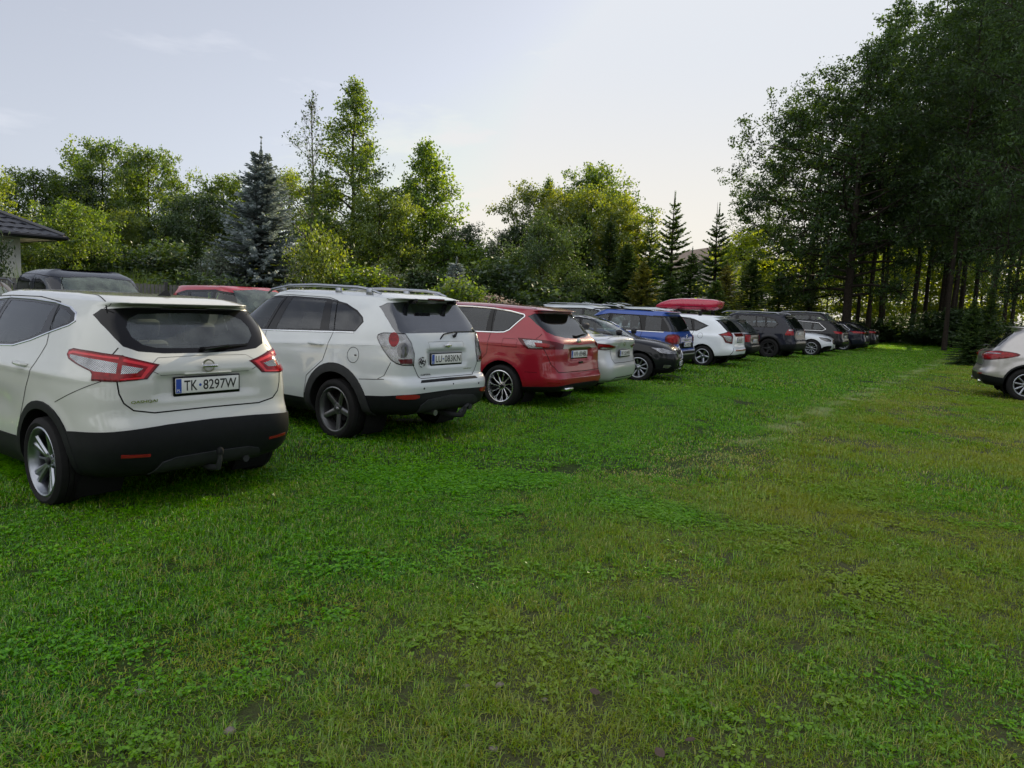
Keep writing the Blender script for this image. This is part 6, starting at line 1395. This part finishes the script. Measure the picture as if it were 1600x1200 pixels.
for i, (px, d, ty, lb) in enumerate(((1200, 62, 440, 'sunlit bush far behind the left end of the grove'), (1245, 64, 430, 'sunlit bush glowing left of the thickest trunk'), (1290, 66, 425, 'sunlit bush right behind the thickest trunk'), (1340, 66, 420, 'sunlit yellow bush between the first trunks'), (1375, 68, 415, 'sunlit yellow bush right of the second trunk'), (1410, 70, 410, 'sunlit bush behind the twin stems'), (1450, 70, 410, 'sunlit bush behind the dense trunk cluster'), (1490, 68, 405, 'sunlit yellow bush between the right trunks'), (1530, 68, 405, 'sunlit bush beyond the clear standing trunk'), (1575, 68, 400, 'sunlit bush far behind the grey crossover'), (1155, 56, 400, 'sunlit bush between the larch and the grove'))):
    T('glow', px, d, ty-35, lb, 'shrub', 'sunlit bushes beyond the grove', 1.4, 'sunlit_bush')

for i, (px, d, ty, kd, lb) in enumerate(((20, 52, 330, 'round3', 'dark wood edge tree far behind the tiled roof'), (100, 54, 325, 'round3', 'dark wood edge tree far behind the eave corner'), (280, 50, 340, 'round3', 'dark wood edge tree far behind the slim spruce'), (385, 50, 330, 'round3', 'dark wood edge tree far behind the blue spruce'), (560, 50, 345, 'round3', 'dark wood edge tree far behind the tallest airy tree'), (680, 52, 370, 'round3', 'dark wood edge tree far behind the conical tree'), (745, 50, 400, 'round3', 'dark wood edge tree seen low in the tree gap'), (900, 56, 380, 'round3', 'dark wood edge tree far behind the white van'), (1010, 58, 400, 'round3', 'dark wood edge tree far behind the thin firs'))):
    T(kd, px, d, ty, lb, 'tree', 'wood edge far behind the backdrop', 1.5)

# trees at the photographer's back: what the car tails and rear windows mirror
for i, (x, y, kd, h, lb) in enumerate(((-15, -17, 'round1', 9.5, 'broad green tree behind the photographer, far left'), (-8.5, -20, 'round3', 11, 'dark green tree behind the photographer, left of centre'), (-1.5, -19, 'airy', 13, 'airy tall tree behind the photographer'), (5, -17, 'round3', 10, 'dark green tree behind the photographer, right of centre'), (12, -14, 'tall2', 12, 'conical tree behind the photographer, right'), (18, -8, 'round1', 11, 'broad green tree behind the photographer, far right'), (-20, -9, 'round2', 8, 'yellow green tree behind the photographer, outer left'))):
    hh = {'round1': 9, 'round3': 9, 'round2': 9, 'airy': 12.5, 'tall2': 10.5}[kd]; t_ = tree('broadleaf_tree', K[kd], 800, 10, h/hh, lb, 'tree', 'trees behind the photographer'); t_.location = (x, y, 0)
# ---------------------------------------------------------------- lawn
def lawn_mat():
    m, nt, N = mat_new('mown lawn'); out = N('ShaderNodeOutputMaterial'); p = N('ShaderNodeBsdfPrincipled'); p.inputs['Roughness'].default_value = .85; p.inputs['Specular IOR Level'].default_value = .2
    tc_ = N('ShaderNodeTexCoord')
    def noise(sc, det=4, rough=.6):
        n = N('ShaderNodeTexNoise'); n.inputs['Scale'].default_value = sc; n.inputs['Detail'].default_value = det; n.inputs['Roughness'].default_value = rough; nt.links.new(tc_.outputs['Object'], n.inputs[0]); return n
    def rng_(n, a, b, c=0., d=1.):
        r = N('ShaderNodeMapRange'); r.inputs[1].default_value = a; r.inputs[2].default_value = b; r.inputs[3].default_value = c; r.inputs[4].default_value = d; nt.links.new(n.outputs[0], r.inputs[0]); return r
    def mix(a, b, f):
        x = N('ShaderNodeMixRGB'); nt.links.new(f.outputs[0], x.inputs[0])
        for i, c in ((1, a), (2, b)):
            if isinstance(c, tuple): x.inputs[i].default_value = (*c, 1)
            else: nt.links.new(c.outputs[0], x.inputs[i])
        return x
    c = mix((.016, .030, .004), (.045, .085, .007), rng_(noise(38, 3), .35, .65))
    c = mix(c, (.075, .078, .022), rng_(noise(.55, 5, .65), .52, .70, 0, .65))
    c = mix(c, (.085, .07, .045), rng_(noise(1.3, 6, .7), .60, .70, 0, .8))
    dt = N('ShaderNodeVectorMath'); dt.operation = 'DOT_PRODUCT'; dt.inputs[1].default_value = (.81, -.59, 0); nt.links.new(tc_.outputs['Object'], dt.inputs[0])
    ln = N('ShaderNodeMapRange'); ln.inputs[1].default_value = -3.3; ln.inputs[2].default_value = -1.6; ln.inputs[4].default_value = .55; nt.links.new(dt.outputs['Value'], ln.inputs[0]); c = mix(c, (.125, .115, .06), ln)
    nt.links.new(c.outputs[0], p.inputs['Base Color']); b = N('ShaderNodeBump'); b.inputs['Strength'].default_value = .9; b.inputs['Distance'].default_value = .04; nt.links.new(noise(45, 4).outputs[0], b.inputs['Height']); nt.links.new(b.outputs[0], p.inputs['Normal'])
    nt.links.new(p.outputs[0], out.inputs[0]); return m
gm = MB(); xs = [-600, -120, -60]+list(range(-40, 61, 4))+[120, 600]; ys = [-60, -20]+list(range(-8, 81, 4))+[140, 300, 900]
rg = np.random.default_rng(3); V = []; F = []
for j, y in enumerate(ys):
    for i, x in enumerate(xs):
        V.append((x, y, 0)); 
        if i and j: a = (j-1)*len(xs)+i-1; F.append((a, a+1, a+len(xs)+1, a+len(xs)))
lawn = link('ground', mesh('ground', V, F, lawn_mat()), None); tag(lawn, kind='structure')

def blade_mat(name, stops, trans=.4, dry=(.16, .14, .05), gl=.10):
    m, nt, N = mat_new(name); out = N('ShaderNodeOutputMaterial'); at_ = N('ShaderNodeAttribute'); at_.attribute_name = 'v'; ramp = N('ShaderNodeValToRGB'); cr_ = ramp.color_ramp
    cr_.elements[0].position, cr_.elements[0].color = stops[0][0], (*stops[0][1], 1); cr_.elements[1].position, cr_.elements[1].color = stops[-1][0], (*stops[-1][1], 1)
    for s_ in stops[1:-1]: k = cr_.elements.new(s_[0]); k.color = (*s_[1], 1)
    nt.links.new(at_.outputs['Fac'], ramp.inputs[0])
    ge = N('ShaderNodeNewGeometry'); n1 = N('ShaderNodeTexNoise'); n1.inputs['Scale'].default_value = .55; n1.inputs['Detail'].default_value = 5; n1.inputs['Roughness'].default_value = .65; nt.links.new(ge.outputs['Position'], n1.inputs[0])
    dt = N('ShaderNodeVectorMath'); dt.operation = 'DOT_PRODUCT'; dt.inputs[1].default_value = (.81, -.59, 0); nt.links.new(ge.outputs['Position'], dt.inputs[0])
    ln = N('ShaderNodeMapRange'); ln.interpolation_type = 'SMOOTHSTEP'; ln.inputs[1].default_value = -3.3; ln.inputs[2].default_value = -1.6; ln.inputs[3].default_value = .12; ln.inputs[4].default_value = 1.0; nt.links.new(dt.outputs['Value'], ln.inputs[0])
    r0 = N('ShaderNodeMapRange'); r0.inputs[1].default_value = .36; r0.inputs[2].default_value = .66; r0.inputs[3].default_value = .10; r0.inputs[4].default_value = .85; nt.links.new(n1.outputs[0], r0.inputs[0])
    r1 = N('ShaderNodeMath'); r1.operation = 'MULTIPLY'; nt.links.new(r0.outputs[0], r1.inputs[0]); nt.links.new(ln.outputs[0], r1.inputs[1])
    m0 = N('ShaderNodeMixRGB'); m0.inputs[2].default_value = (*dry, 1); nt.links.new(r1.outputs[0], m0.inputs[0]); nt.links.new(ramp.outputs[0], m0.inputs[1])
    # the flattened wheel track along the parked row
    tk = N('ShaderNodeMath'); tk.operation = 'ADD'; tk.inputs[1].default_value = 2.75; nt.links.new(dt.outputs['Value'], tk.inputs[0]); ta = N('ShaderNodeMath'); ta.operation = 'ABSOLUTE'; nt.links.new(tk.outputs[0], ta.inputs[0])
    tr_ = N('ShaderNodeMapRange'); tr_.inputs[1].default_value = .05; tr_.inputs[2].default_value = .34; tr_.inputs[3].default_value = 1; tr_.inputs[4].default_value = 0; nt.links.new(ta.outputs[0], tr_.inputs[0])
    n3 = N('ShaderNodeTexNoise'); n3.inputs['Scale'].default_value = 1.4; nt.links.new(ge.outputs['Position'], n3.inputs[0]); r3 = N('ShaderNodeMapRange'); r3.inputs[1].default_value = .46; r3.inputs[2].default_value = .62; r3.inputs[4].default_value = .6; nt.links.new(n3.outputs[0], r3.inputs[0])
    sx_ = N('ShaderNodeSeparateXYZ'); nt.links.new(ge.outputs['Position'], sx_.inputs[0]); ry = N('ShaderNodeMapRange'); ry.inputs[1].default_value = 6.0; ry.inputs[2].default_value = 9.0; nt.links.new(sx_.outputs['Y'], ry.inputs[0]); q_ = N('ShaderNodeMath'); q_.operation = 'MULTIPLY'; nt.links.new(tr_.outputs[0], q_.inputs[0]); nt.links.new(ry.outputs[0], q_.inputs[1])
    tm_ = N('ShaderNodeMath'); tm_.operation = 'MULTIPLY'; nt.links.new(q_.outputs[0], tm_.inputs[0]); nt.links.new(r3.outputs[0], tm_.inputs[1])
    mx = N('ShaderNodeMixRGB'); mx.inputs[2].default_value = (.40, .46, .28, 1); nt.links.new(tm_.outputs[0], mx.inputs[0]); nt.links.new(m0.outputs[0], mx.inputs[1])
    d = N('ShaderNodeBsdfDiffuse'); t = N('ShaderNodeBsdfTranslucent'); g = N('ShaderNodeBsdfGlossy'); g.inputs['Roughness'].default_value = .24; g.inputs[0].default_value = (.8, .85, .9, 1)
    nt.links.new(mx.outputs[0], d.inputs[0]); tm = N('ShaderNodeMixRGB'); tm.blend_type = 'MULTIPLY'; tm.inputs[0].default_value = 1; tm.inputs[2].default_value = (2.0, 1.7, .5, 1); nt.links.new(mx.outputs[0], tm.inputs[1]); nt.links.new(tm.outputs[0], t.inputs[0])
    m1 = N('ShaderNodeMixShader'); m1.inputs[0].default_value = trans; nt.links.new(d.outputs[0], m1.inputs[1]); nt.links.new(t.outputs[0], m1.inputs[2])
    m2 = N('ShaderNodeMixShader'); m2.inputs[0].default_value = gl; nt.links.new(m1.outputs[0], m2.inputs[1]); nt.links.new(g.outputs[0], m2.inputs[2]); nt.links.new(m2.outputs[0], out.inputs[0]); return m
M['blade'] = blade_mat('grass blades', [(0, (.010, .050, .001)), (.3, (.048, .20, .001)), (.6, (.12, .38, .002)), (.84, (.25, .52, .006)), (.9, (.30, .35, .03)), (1, (.55, .48, .23))], .42, (.29, .33, .04), .045)
def tile(seed, size, n, hmin, hmax, wid, lean=.7, clover=0, dry=.06, tuft=0.):
    """a patch of curved blades (two segments each), plus clover leaves"""
    rng = np.random.default_rng(seed)
    if tuft: cc = rng.uniform(0, size, (max(3, int(n/28)), 2)); k = rng.integers(0, len(cc), n); P = cc[k]+rng.normal(size=(n, 2))*tuft; ang0 = rng.uniform(0, 6.28, len(cc))[k]
    else: P = rng.uniform(0, size, (n, 2)); ang0 = np.zeros(n)
    P -= size/2; a = np.where(rng.random(n) < .4*(tuft > 0), ang0, rng.uniform(0, 6.28, n)); L = rng.uniform(hmin, hmax, n); ln = lean*rng.uniform(.35, 1.25, n); w = wid*rng.uniform(.6, 1.3, n)
    d = np.stack([np.cos(a), np.sin(a), np.zeros(n)], 1); s_ = np.stack([-np.sin(a), np.cos(a), np.zeros(n)], 1)*w[:, None]/2
    b = np.concatenate([P, np.zeros((n, 1))], 1); up = np.array([0, 0, 1.])
    m_ = b+d*(L*ln*.28)[:, None]+up*(L*.55*np.sqrt(np.maximum(.15, 1-ln**2*.4)))[:, None]; tp = b+d*(L*ln*.95)[:, None]+up*(L*np.maximum(.12, 1-.62*ln))[:, None]
    Q = np.empty((n, 5, 3)); Q[:, 0] = b-s_; Q[:, 1] = b+s_; Q[:, 2] = m_+s_*.85; Q[:, 3] = m_-s_*.85; Q[:, 4] = tp
    V = [Q.reshape(-1, 3)]; base = np.arange(n)[:, None]*5; li = np.concatenate([base+np.array([[0, 1, 2, 3]]), base+np.array([[3, 2, 4]])], 1).reshape(-1)
    lt = np.tile([4, 3], n); v = rng.random(n)*.84; v[rng.random(n) < dry] = rng.uniform(.9, 1.0); v = np.repeat(v, 2); nv = n*5
    if clover:
        m = clover; c2 = rng.uniform(-size/2, size/2, (max(2, m//30), 2)); C = c2[rng.integers(0, len(c2), m)]+rng.normal(size=(m, 2))*.06; z = rng.uniform(hmin*.6, hmax*.7, m); r = rng.uniform(.006, .010, m); out = []
        for k in range(3):
            an = rng.uniform(0, 6.28, m) if k == 0 else an+2.09; c = np.stack([C[:, 0]+np.cos(an)*r, C[:, 1]+np.sin(an)*r, z], 1); tl = rng.normal(size=(m, 2))*.25
            e1 = np.stack([np.cos(an), np.sin(an), tl[:, 0]], 1)*r[:, None]; e2 = np.stack([-np.sin(an), np.cos(an), tl[:, 1]], 1)*r[:, None]*.9; q = np.empty((m, 4, 3)); q[:, 0] = c-e1; q[:, 1] = c+e2; q[:, 2] = c+e1; q[:, 3] = c-e2; out.append(q)
        q = np.concatenate(out); V.append(q.reshape(-1, 3)); li = np.concatenate([li, nv+np.arange(len(q)*4)]); lt = np.concatenate([lt, np.full(len(q), 4)]); v = np.concatenate([v, rng.uniform(.3, .75, len(q))])
    V = np.concatenate(V).astype(np.float32); me = bpy.data.meshes.new('grass_tile'); me.vertices.add(len(V)); me.vertices.foreach_set('co', V.reshape(-1)); me.loops.add(len(li)); me.loops.foreach_set('vertex_index', li.astype(np.int32))
    me.polygons.add(len(lt)); me.polygons.foreach_set('loop_start', np.concatenate([[0], np.cumsum(lt)[:-1]]).astype(np.int32))
    at_ = me.attributes.new('v', 'FLOAT', 'FACE'); at_.data.foreach_set('value', v.astype(np.float32)); me.materials.append(M['blade']); me.update(calc_edges=True); return me
def scatter(name, tiles, pts, label):
    """one object: tiles of grass instanced on points; pts rows: x, y, rot, scale, tile index"""
    c = bpy.data.collections.new('grass_tiles')
    for i, t in enumerate(tiles): c.objects.link(bpy.data.objects.new('grass_tile_%02d' % i, t))
    me = bpy.data.meshes.new(name); P = np.array(pts, np.float32); me.vertices.add(len(P)); co = np.zeros((len(P), 3), np.float32); co[:, :2] = P[:, :2]; me.vertices.foreach_set('co', co.reshape(-1))
    for nm, ty, col in (('rot', 'FLOAT', P[:, 2]), ('scl', 'FLOAT', P[:, 3])): a = me.attributes.new(nm, ty, 'POINT'); a.data.foreach_set('value', col)
    a = me.attributes.new('idx', 'INT', 'POINT'); a.data.foreach_set('value', P[:, 4].astype(np.int32))
    o = link(name, me); ng = bpy.data.node_groups.new(name, 'GeometryNodeTree'); ng.interface.new_socket('Geometry', in_out='INPUT', socket_type='NodeSocketGeometry'); ng.interface.new_socket('Geometry', in_out='OUTPUT', socket_type='NodeSocketGeometry')
    N = ng.nodes.new; gi = N('NodeGroupInput'); go = N('NodeGroupOutput'); ci = N('GeometryNodeCollectionInfo'); ci.inputs['Collection'].default_value = c; ci.inputs['Separate Children'].default_value = True; ci.inputs['Reset Children'].default_value = True
    ip = N('GeometryNodeInstanceOnPoints'); ip.inputs['Pick Instance'].default_value = True
    def attr(nm, ty): a = N('GeometryNodeInputNamedAttribute'); a.data_type = ty; a.inputs['Name'].default_value = nm; return a
    cx = N('ShaderNodeCombineXYZ'); er = N('FunctionNodeEulerToRotation'); r_, s_, i_ = attr('rot', 'FLOAT'), attr('scl', 'FLOAT'), attr('idx', 'INT')
    L = ng.links.new; L(gi.outputs[0], ip.inputs['Points']); L(ci.outputs[0], ip.inputs['Instance']); L(i_.outputs['Attribute'], ip.inputs['Instance Index']); L(r_.outputs['Attribute'], cx.inputs['Z']); L(cx.outputs[0], er.inputs[0]); L(er.outputs[0], ip.inputs['Rotation']); L(s_.outputs['Attribute'], ip.inputs['Scale']); L(ip.outputs[0], go.inputs[0])
    md = o.modifiers.new('scatter', 'NODES'); md.node_group = ng; tag(o, label, 'grass', kind='stuff'); return o
# value noise for where the lawn is lush, clovery, dry or worn
def vnoise(x, y, sc, seed):
    rg_ = np.random.default_rng(seed); G_ = rg_.random((64, 64)); u, v = x/sc, y/sc; i, j = int(math.floor(u)), int(math.floor(v)); f, g = u-i, v-j; f = f*f*(3-2*f); g = g*g*(3-2*g)
    q = lambda a, b: G_[a % 64, b % 64]
    return (q(i, j)*(1-f)+q(i+1, j)*f)*(1-g)+(q(i, j+1)*(1-f)+q(i+1, j+1)*f)*g
NZ = {}
def vn(x, y, sc, seed):
    if seed not in NZ: NZ[seed] = np.random.default_rng(seed).random((64, 64))
    G_ = NZ[seed]; u, v = x/sc, y/sc; i, j = math.floor(u), math.floor(v); f, g = u-i, v-j; f = f*f*(3-2*f); g = g*g*(3-2*g); q = lambda a, b: G_[a % 64, b % 64]
    return (q(i, j)*(1-f)+q(i+1, j)*f)*(1-g)+(q(i, j+1)*(1-f)+q(i+1, j+1)*f)*g
# tile kinds: 0-2 lush, 3-4 clover, 5-6 short mixed, 7-8 tufty with straw, 9 worn
near = [tile(60, .5, 2700, .014, .042, .0033, 1.2, 80), tile(61, .5, 2700, .014, .045, .0033, 1.2, 160), tile(62, .5, 2300, .018, .06, .0035, 1.15, 0, .07, .05), tile(63, .5, 1300, .012, .04, .0034, 1.0, 1100, .03), tile(64, .5, 1500, .012, .04, .0034, 1.0, 800, .03),
        tile(65, .5, 2000, .012, .038, .0032, 1.15, 150, .12), tile(66, .5, 2000, .012, .04, .0032, 1.15, 100, .15), tile(67, .5, 2100, .018, .062, .0036, 1.2, 0, .18, .035), tile(68, .5, 2100, .018, .066, .0036, 1.2, 0, .22, .03), tile(69, .5, 1500, .010, .035, .0034, 1.35, 120, .5, .06)]
mid = [tile(70, 1., 3000, .025, .06, .0060), tile(71, 1., 3000, .025, .065, .0060), tile(72, 1., 2800, .025, .07, .0062, .8), tile(73, 1., 1700, .02, .055, .0060, .8, 900, .03), tile(74, 1., 1700, .02, .055, .0060, .8, 700, .03),
       tile(75, 1., 2700, .02, .05, .007, 1.0, 0, .10), tile(76, 1., 2700, .02, .05, .007, 1.0, 0, .12), tile(77, 1., 2300, .03, .08, .0066, 1.0, 0, .14, .06), tile(78, 1., 2300, .03, .08, .0066, 1.0, 0, .18, .06), tile(79, 1., 1900, .015, .04, .0062, 1.1, 0, .3, .08)]
far = [tile(80, 2., 3200, .03, .06, .0135), tile(81, 2., 3200, .03, .065, .0135), tile(82, 2., 3000, .03, .07, .017, .8), tile(83, 2., 3000, .03, .06, .0135, .9), tile(84, 2., 3000, .03, .06, .0135, .9), tile(85, 2., 2800, .025, .05, .015, 1.0, 0, .1), tile(86, 2., 2800, .025, .05, .015, 1.0, 0, .12), tile(87, 2., 2600, .03, .06, .0135, 1., 0, .14), tile(88, 2., 2600, .03, .06, .0135, 1., 0, .16), tile(89, 2., 2400, .02, .045, .0135, 1.1, 0, .25)]
def kind_at(x, y):
    # beside the near row the grass is lush and long, out in the lane it is trodden, short and drier
    side = (x*.81-y*.59)          # metres away from the row, across the lane
    lane = min(1, max(0, (side+3.5+.5*vn(x, y, .8, 15))/1.5)); a = vn(x, y, 1.1, 11); b = vn(x, y, .45, 12); c = vn(x, y, 2.3, 13); e = .55*a+.25*b+.2*c
    if lane > .45 and e > .645: return 9
    if lane > .3 and e > .53: return random.choice((7, 8))
    if a*.6+c*.4 < (.44 if lane < .5 else .33): return random.choice((3, 4))
    if random.random() < lane*.9: return random.choice((5, 6, 5, 6, 7, 8))
    if lane < .3 and b > .72: return random.choice((7, 2))
    return random.choice((0, 1, 2))
def fill(step, dmin, dmax, jit=.5):
    pts = []; y = dmin
    while y < dmax:
        hw = y*.80+1.2; x = -hw
        while x < hw:
            px_, py_ = x+random.uniform(-jit, jit)*step*.5, y+random.uniform(-jit, jit)*step*.5
            pts.append((px_, py_, random.uniform(0, 6.28), random.uniform(.9, 1.25), kind_at(px_, py_))); x += step
        y += step
    return pts
random.seed(9)
scatter('near_grass', near, fill(.40, 1.3, 6.6), 'short green lawn grass with clover and straw in the foreground')
scatter('middle_grass', mid, fill(.82, 6.6, 15.5), 'short lawn grass between foreground and parked cars')
scatter('far_grass', far, fill(1.65, 15.5, 52), 'short lawn grass far down the parking lane')

# pebbles and fallen leaves on the lawn
def pebble(x, y, r, seed, mat, label):
    rng = np.random.default_rng(seed); bm = bmesh.new(); bmesh.ops.create_icosphere(bm, subdivisions=2, radius=1)
    for v in bm.verts: n = 1+.18*math.sin(v.co.x*3+seed)+.12*rng.normal()*.4; v.co = Vector((v.co.x*r*1.3*n, v.co.y*r*n, v.co.z*r*.6*n))
    me = bpy.data.meshes.new('pebble'); bm.to_mesh(me); bm.free(); me.materials.append(mat); me.polygons.foreach_set('use_smooth', [True]*len(me.polygons))
    tag(link('pebble', me, None, None, (x, y, r*.2+.003), (0, 0, seed)), label, 'stone', 'pebbles in the foreground grass')
stone = principled('pale stone', (.20, .17, .14), .85, noise=.3, nscale=40, bump=.2)
def gp(px, py):
    r = px_ray(px, py); t = -CAM_H/r.z; return r.x*t, r.y*t
for i, (px, py, r, lb) in enumerate(((728, 1075, .016, 'small brownish pebble, left of the foreground pair'), (780, 1073, .018, 'small tan pebble, right of the foreground pair'), (1112, 1104, .017, 'pale whitish pebble alone in the foreground lane'), (770, 1172, .014, 'tan pebble near the bottom edge of the lawn'), (358, 1146, .022, 'flat grey pebble in the left foreground'), (218, 1085, .022, 'rust brown pebble among the left foreground blades'), (850, 1095, .012, 'tiny grey pebble below the worn patch'))):
    x, y = gp(px, py); pebble(x, y, r, i+3, stone, lb)
deadleaf = leaf_mat('fallen leaf', (.10, .055, .03), (.14, .08, .04), (.2, .13, .07), .2)
for i, (px, py, s_, lb) in enumerate(((928, 1095, .05, 'curled brown fallen leaf in the middle foreground'), (1012, 976, .04, 'rust coloured fallen leaf further up the lawn'), (1078, 1172, .045, 'dark brown fallen leaf at the bottom edge'), (1030, 1192, .05, 'reddish fallen leaf cut by the bottom edge'))):
    x, y = gp(px, py); V = []; F = []; 
    for k in range(9):
        u = k/8; w_ = math.sin(math.pi*u)**.8*s_*.35+.001
        for sg in (-1, 0, 1): V.append(((u-.5)*s_, sg*w_, .004+.3*s_*(u-.5)**2+(.25*w_ if sg else 0)))
    for k in range(8):
        for j in range(2): F.append((k*3+j, k*3+j+1, k*3+j+4, k*3+j+3))
    me = mesh('fallen_leaf', V, F, deadleaf, True); tag(link('fallen_leaf', me, None, None, (x, y, .035), (.2, .15, i*1.7)), lb, 'leaf', 'fallen leaves on the lawn')
# ---------------------------------------------------------------- house, fence, distant gable
U = Vector((.588, .809, 0)); Wv = Vector((-.809, .588, 0))
def house():
    kx, ky = at(97, 23.5, 366); Kp = Vector((kx, ky, 0)); root = empty('bungalow', (kx, ky, 0)); ez = 3.25
    def P(a, b, z): return -U*a+Wv*b+Vector((0, 0, z))
    A, B = 12, 10; o = .9
    wall = MB(); cs = [P(o, o, 0), P(A-o, o, 0), P(A-o, B-o, 0), P(o, B-o, 0)]; up = Vector((0, 0, ez-.12))
    wall.add(cs+[c+up for c in cs], [(0, 4, 5, 1), (1, 5, 6, 2), (2, 6, 7, 3), (3, 7, 4, 0)]); wall.build('wall', principled('white render', (.68, .67, .64), .85, noise=.06, nscale=3, bump=.1), root)
    sf = MB(); e = [P(0, 0, ez-.10), P(A, 0, ez-.10), P(A, B, ez-.10), P(0, B, ez-.10)]; sf.add(e+[c+Vector((0, 0, .07)) for c in e], [(0, 1, 2, 3), (4, 7, 6, 5)]+[(i, i+4, (i+1) % 4+4, (i+1) % 4) for i in range(4)]); sf.build('soffit', principled('white soffit boards', (.62, .62, .60), .7), root)
    # tiled hip roof: real courses
    rise = 2.45; tm_ = principled('dark blue grey roof tile', (.030, .033, .042), .32, coat=.3, noise=.25, nscale=5); rf = MB(); R0, R1 = P(B/2, B/2, ez+rise), P(A-B/2, B/2, ez+rise)
    E_ = [P(-.05, -.05, ez), P(A+.05, -.05, ez), P(A+.05, B+.05, ez), P(-.05, B+.05, ez)]
    def slope(a, b, c, d):
        n = 15
        for i in range(n):
            u0, u1 = i/n, (i+1.12)/n; l0, r0, l1, r1 = a.lerp(d, u0), b.lerp(c, u0), a.lerp(d, min(1, u1)), b.lerp(c, min(1, u1)); nrm = (b-a).cross(d-a).normalized()
            m = max(2, int((r0-l0).length/.15)); V = []
            for k in range(m+1):
                wv = .022*math.sin(k*math.pi); hh = .03 if k % 2 else .0
                V += [l0.lerp(r0, k/m)+nrm*(.035+hh), l1.lerp(r1, k/m)+nrm*(.004+hh*.8), l0.lerp(r0, k/m)+nrm*(hh-.01)]
            rf.add(V, [(3*k, 3*k+3, 3*k+4, 3*k+1) for k in range(m)]+[(3*k+2, 3*k+5, 3*k+3, 3*k) for k in range(m)])
    slope(E_[1], E_[0], R0, R1); slope(E_[0], E_[3], R0, R0); slope(E_[3], E_[2], R1, R0); slope(E_[2], E_[1], R1, R1)
    ro = rf.build('roof', tm_, root)
    rg_ = MB(); rg_.tube([E_[0]+Vector((0, 0, .05)), R0+Vector((0, 0, .06)), R1+Vector((0, 0, .06)), E_[1]+Vector((0, 0, .05))], .07, 8); rg_.tube([E_[3]+Vector((0, 0, .05)), R0+Vector((0, 0, .06))], .07, 8); rg_.build('ridge_tiles', tm_, ro, True)
    gt = MB(); g = [P(-.1, -.1, ez-.04), P(A+.1, -.1, ez-.04), P(A+.1, B+.1, ez-.04), P(-.1, B+.1, ez-.04)]; gt.tube(g+[g[0]], .075, 8); gt.build('gutter', principled('black gutter', (.012, .012, .014), .35), root, True)
    fs = MB()
    for i in range(4): a, b = e[i], e[(i+1) % 4]; fs.add([a+Vector((0, 0, -.02)), b+Vector((0, 0, -.02)), b+Vector((0, 0, .16)), a+Vector((0, 0, .16))], [(0, 1, 2, 3)])
    fs.build('fascia', principled('black fascia', (.014, .014, .016), .5), root)
    wd = MB(); c0 = P(4.2, o-.02, 0); d = -U; wd.box(0, 1.6, -.03, .03, 1.0, 2.3, Matrix.Translation(c0) @ Matrix.Rotation(math.atan2(d.y, d.x), 4, 'Z')); wo_ = wd.build('window', M['gloss_black'], root)
    tag(root, 'white walled bungalow with dark blue grey tiled hip roof at the left edge', 'house')
house()
def fence():
    x0, y0 = -13.9, 14.9; root = empty('plank_fence', (x0, y0, 0), math.atan2(U.y, U.x)); rng = random.Random(4)
    ms = [principled('grey fence plank', (.16, .155, .15), .85, noise=.35, nscale=6, bump=.2), principled('dark fence post', (.05, .05, .05), .7)]
    for k in range(10):
        mb = MB(); xx = k*2.2
        for j in range(20):
            h_ = 1.80+rng.uniform(-.012, .012); mb.box(xx+.10+j*.105, xx+.10+j*.105+.078, -.012, .012, .06, h_)
        for z in (.35, 1.4): mb.box(xx+.08, xx+2.18, .0125, .05, z, z+.07)
        mb.build('slat_panel', ms[0], root)
    for k in range(11): MB().rbox(k*2.2-.04, k*2.2+.04, -.04, .04, 0, 1.88, .006).build('post', ms[1], root)
    tag(root, 'weathered grey plank fence running behind the second row of cars', 'fence')
fence()
def gable():
    cx, cy = at(1102, 85, 470); root = empty('distant_house', (cx, cy, 0), R(12)); mb = MB(); w_, h0, h1 = 4.6, height_at(1102, 418, 85), height_at(1102, 388, 85)
    mb.add([(-w_, -5, 0), (w_, -5, 0), (w_, -5, h0), (0, -5, h1), (-w_, -5, h0), (-w_, 5, 0), (w_, 5, 0), (w_, 5, h0), (0, 5, h1), (-w_, 5, h0)], [(0, 1, 2, 3, 4), (9, 8, 7, 6, 5), (0, 4, 9, 5), (1, 6, 7, 2)]); mb.build('wall', principled('pale gable render', (.45, .42, .38), .9, noise=.08), root)
    rf = MB(); rf.add([(-w_-.6, -5.6, h0-.45), (0, -5.6, h1+.12), (0, 5.6, h1+.12), (-w_-.6, 5.6, h0-.45), (w_+.6, -5.6, h0-.45), (w_+.6, 5.6, h0-.45)], [(0, 1, 2, 3), (1, 4, 5, 2)]); ro = rf.build('roof', principled('brown roof tile', (.20, .15, .12), .8, noise=.2), root)
    md = ro.modifiers.new('t', 'SOLIDIFY'); md.thickness = .18
    for x in (-2.2, 1.2): MB().box(x, x+1.1, -5.05, -4.98, 2.2, 3.6).build('window', M['gloss_black'], root)
    tag(root, 'distant house gable with brown roof behind the lone thin fir', 'house')
gable()
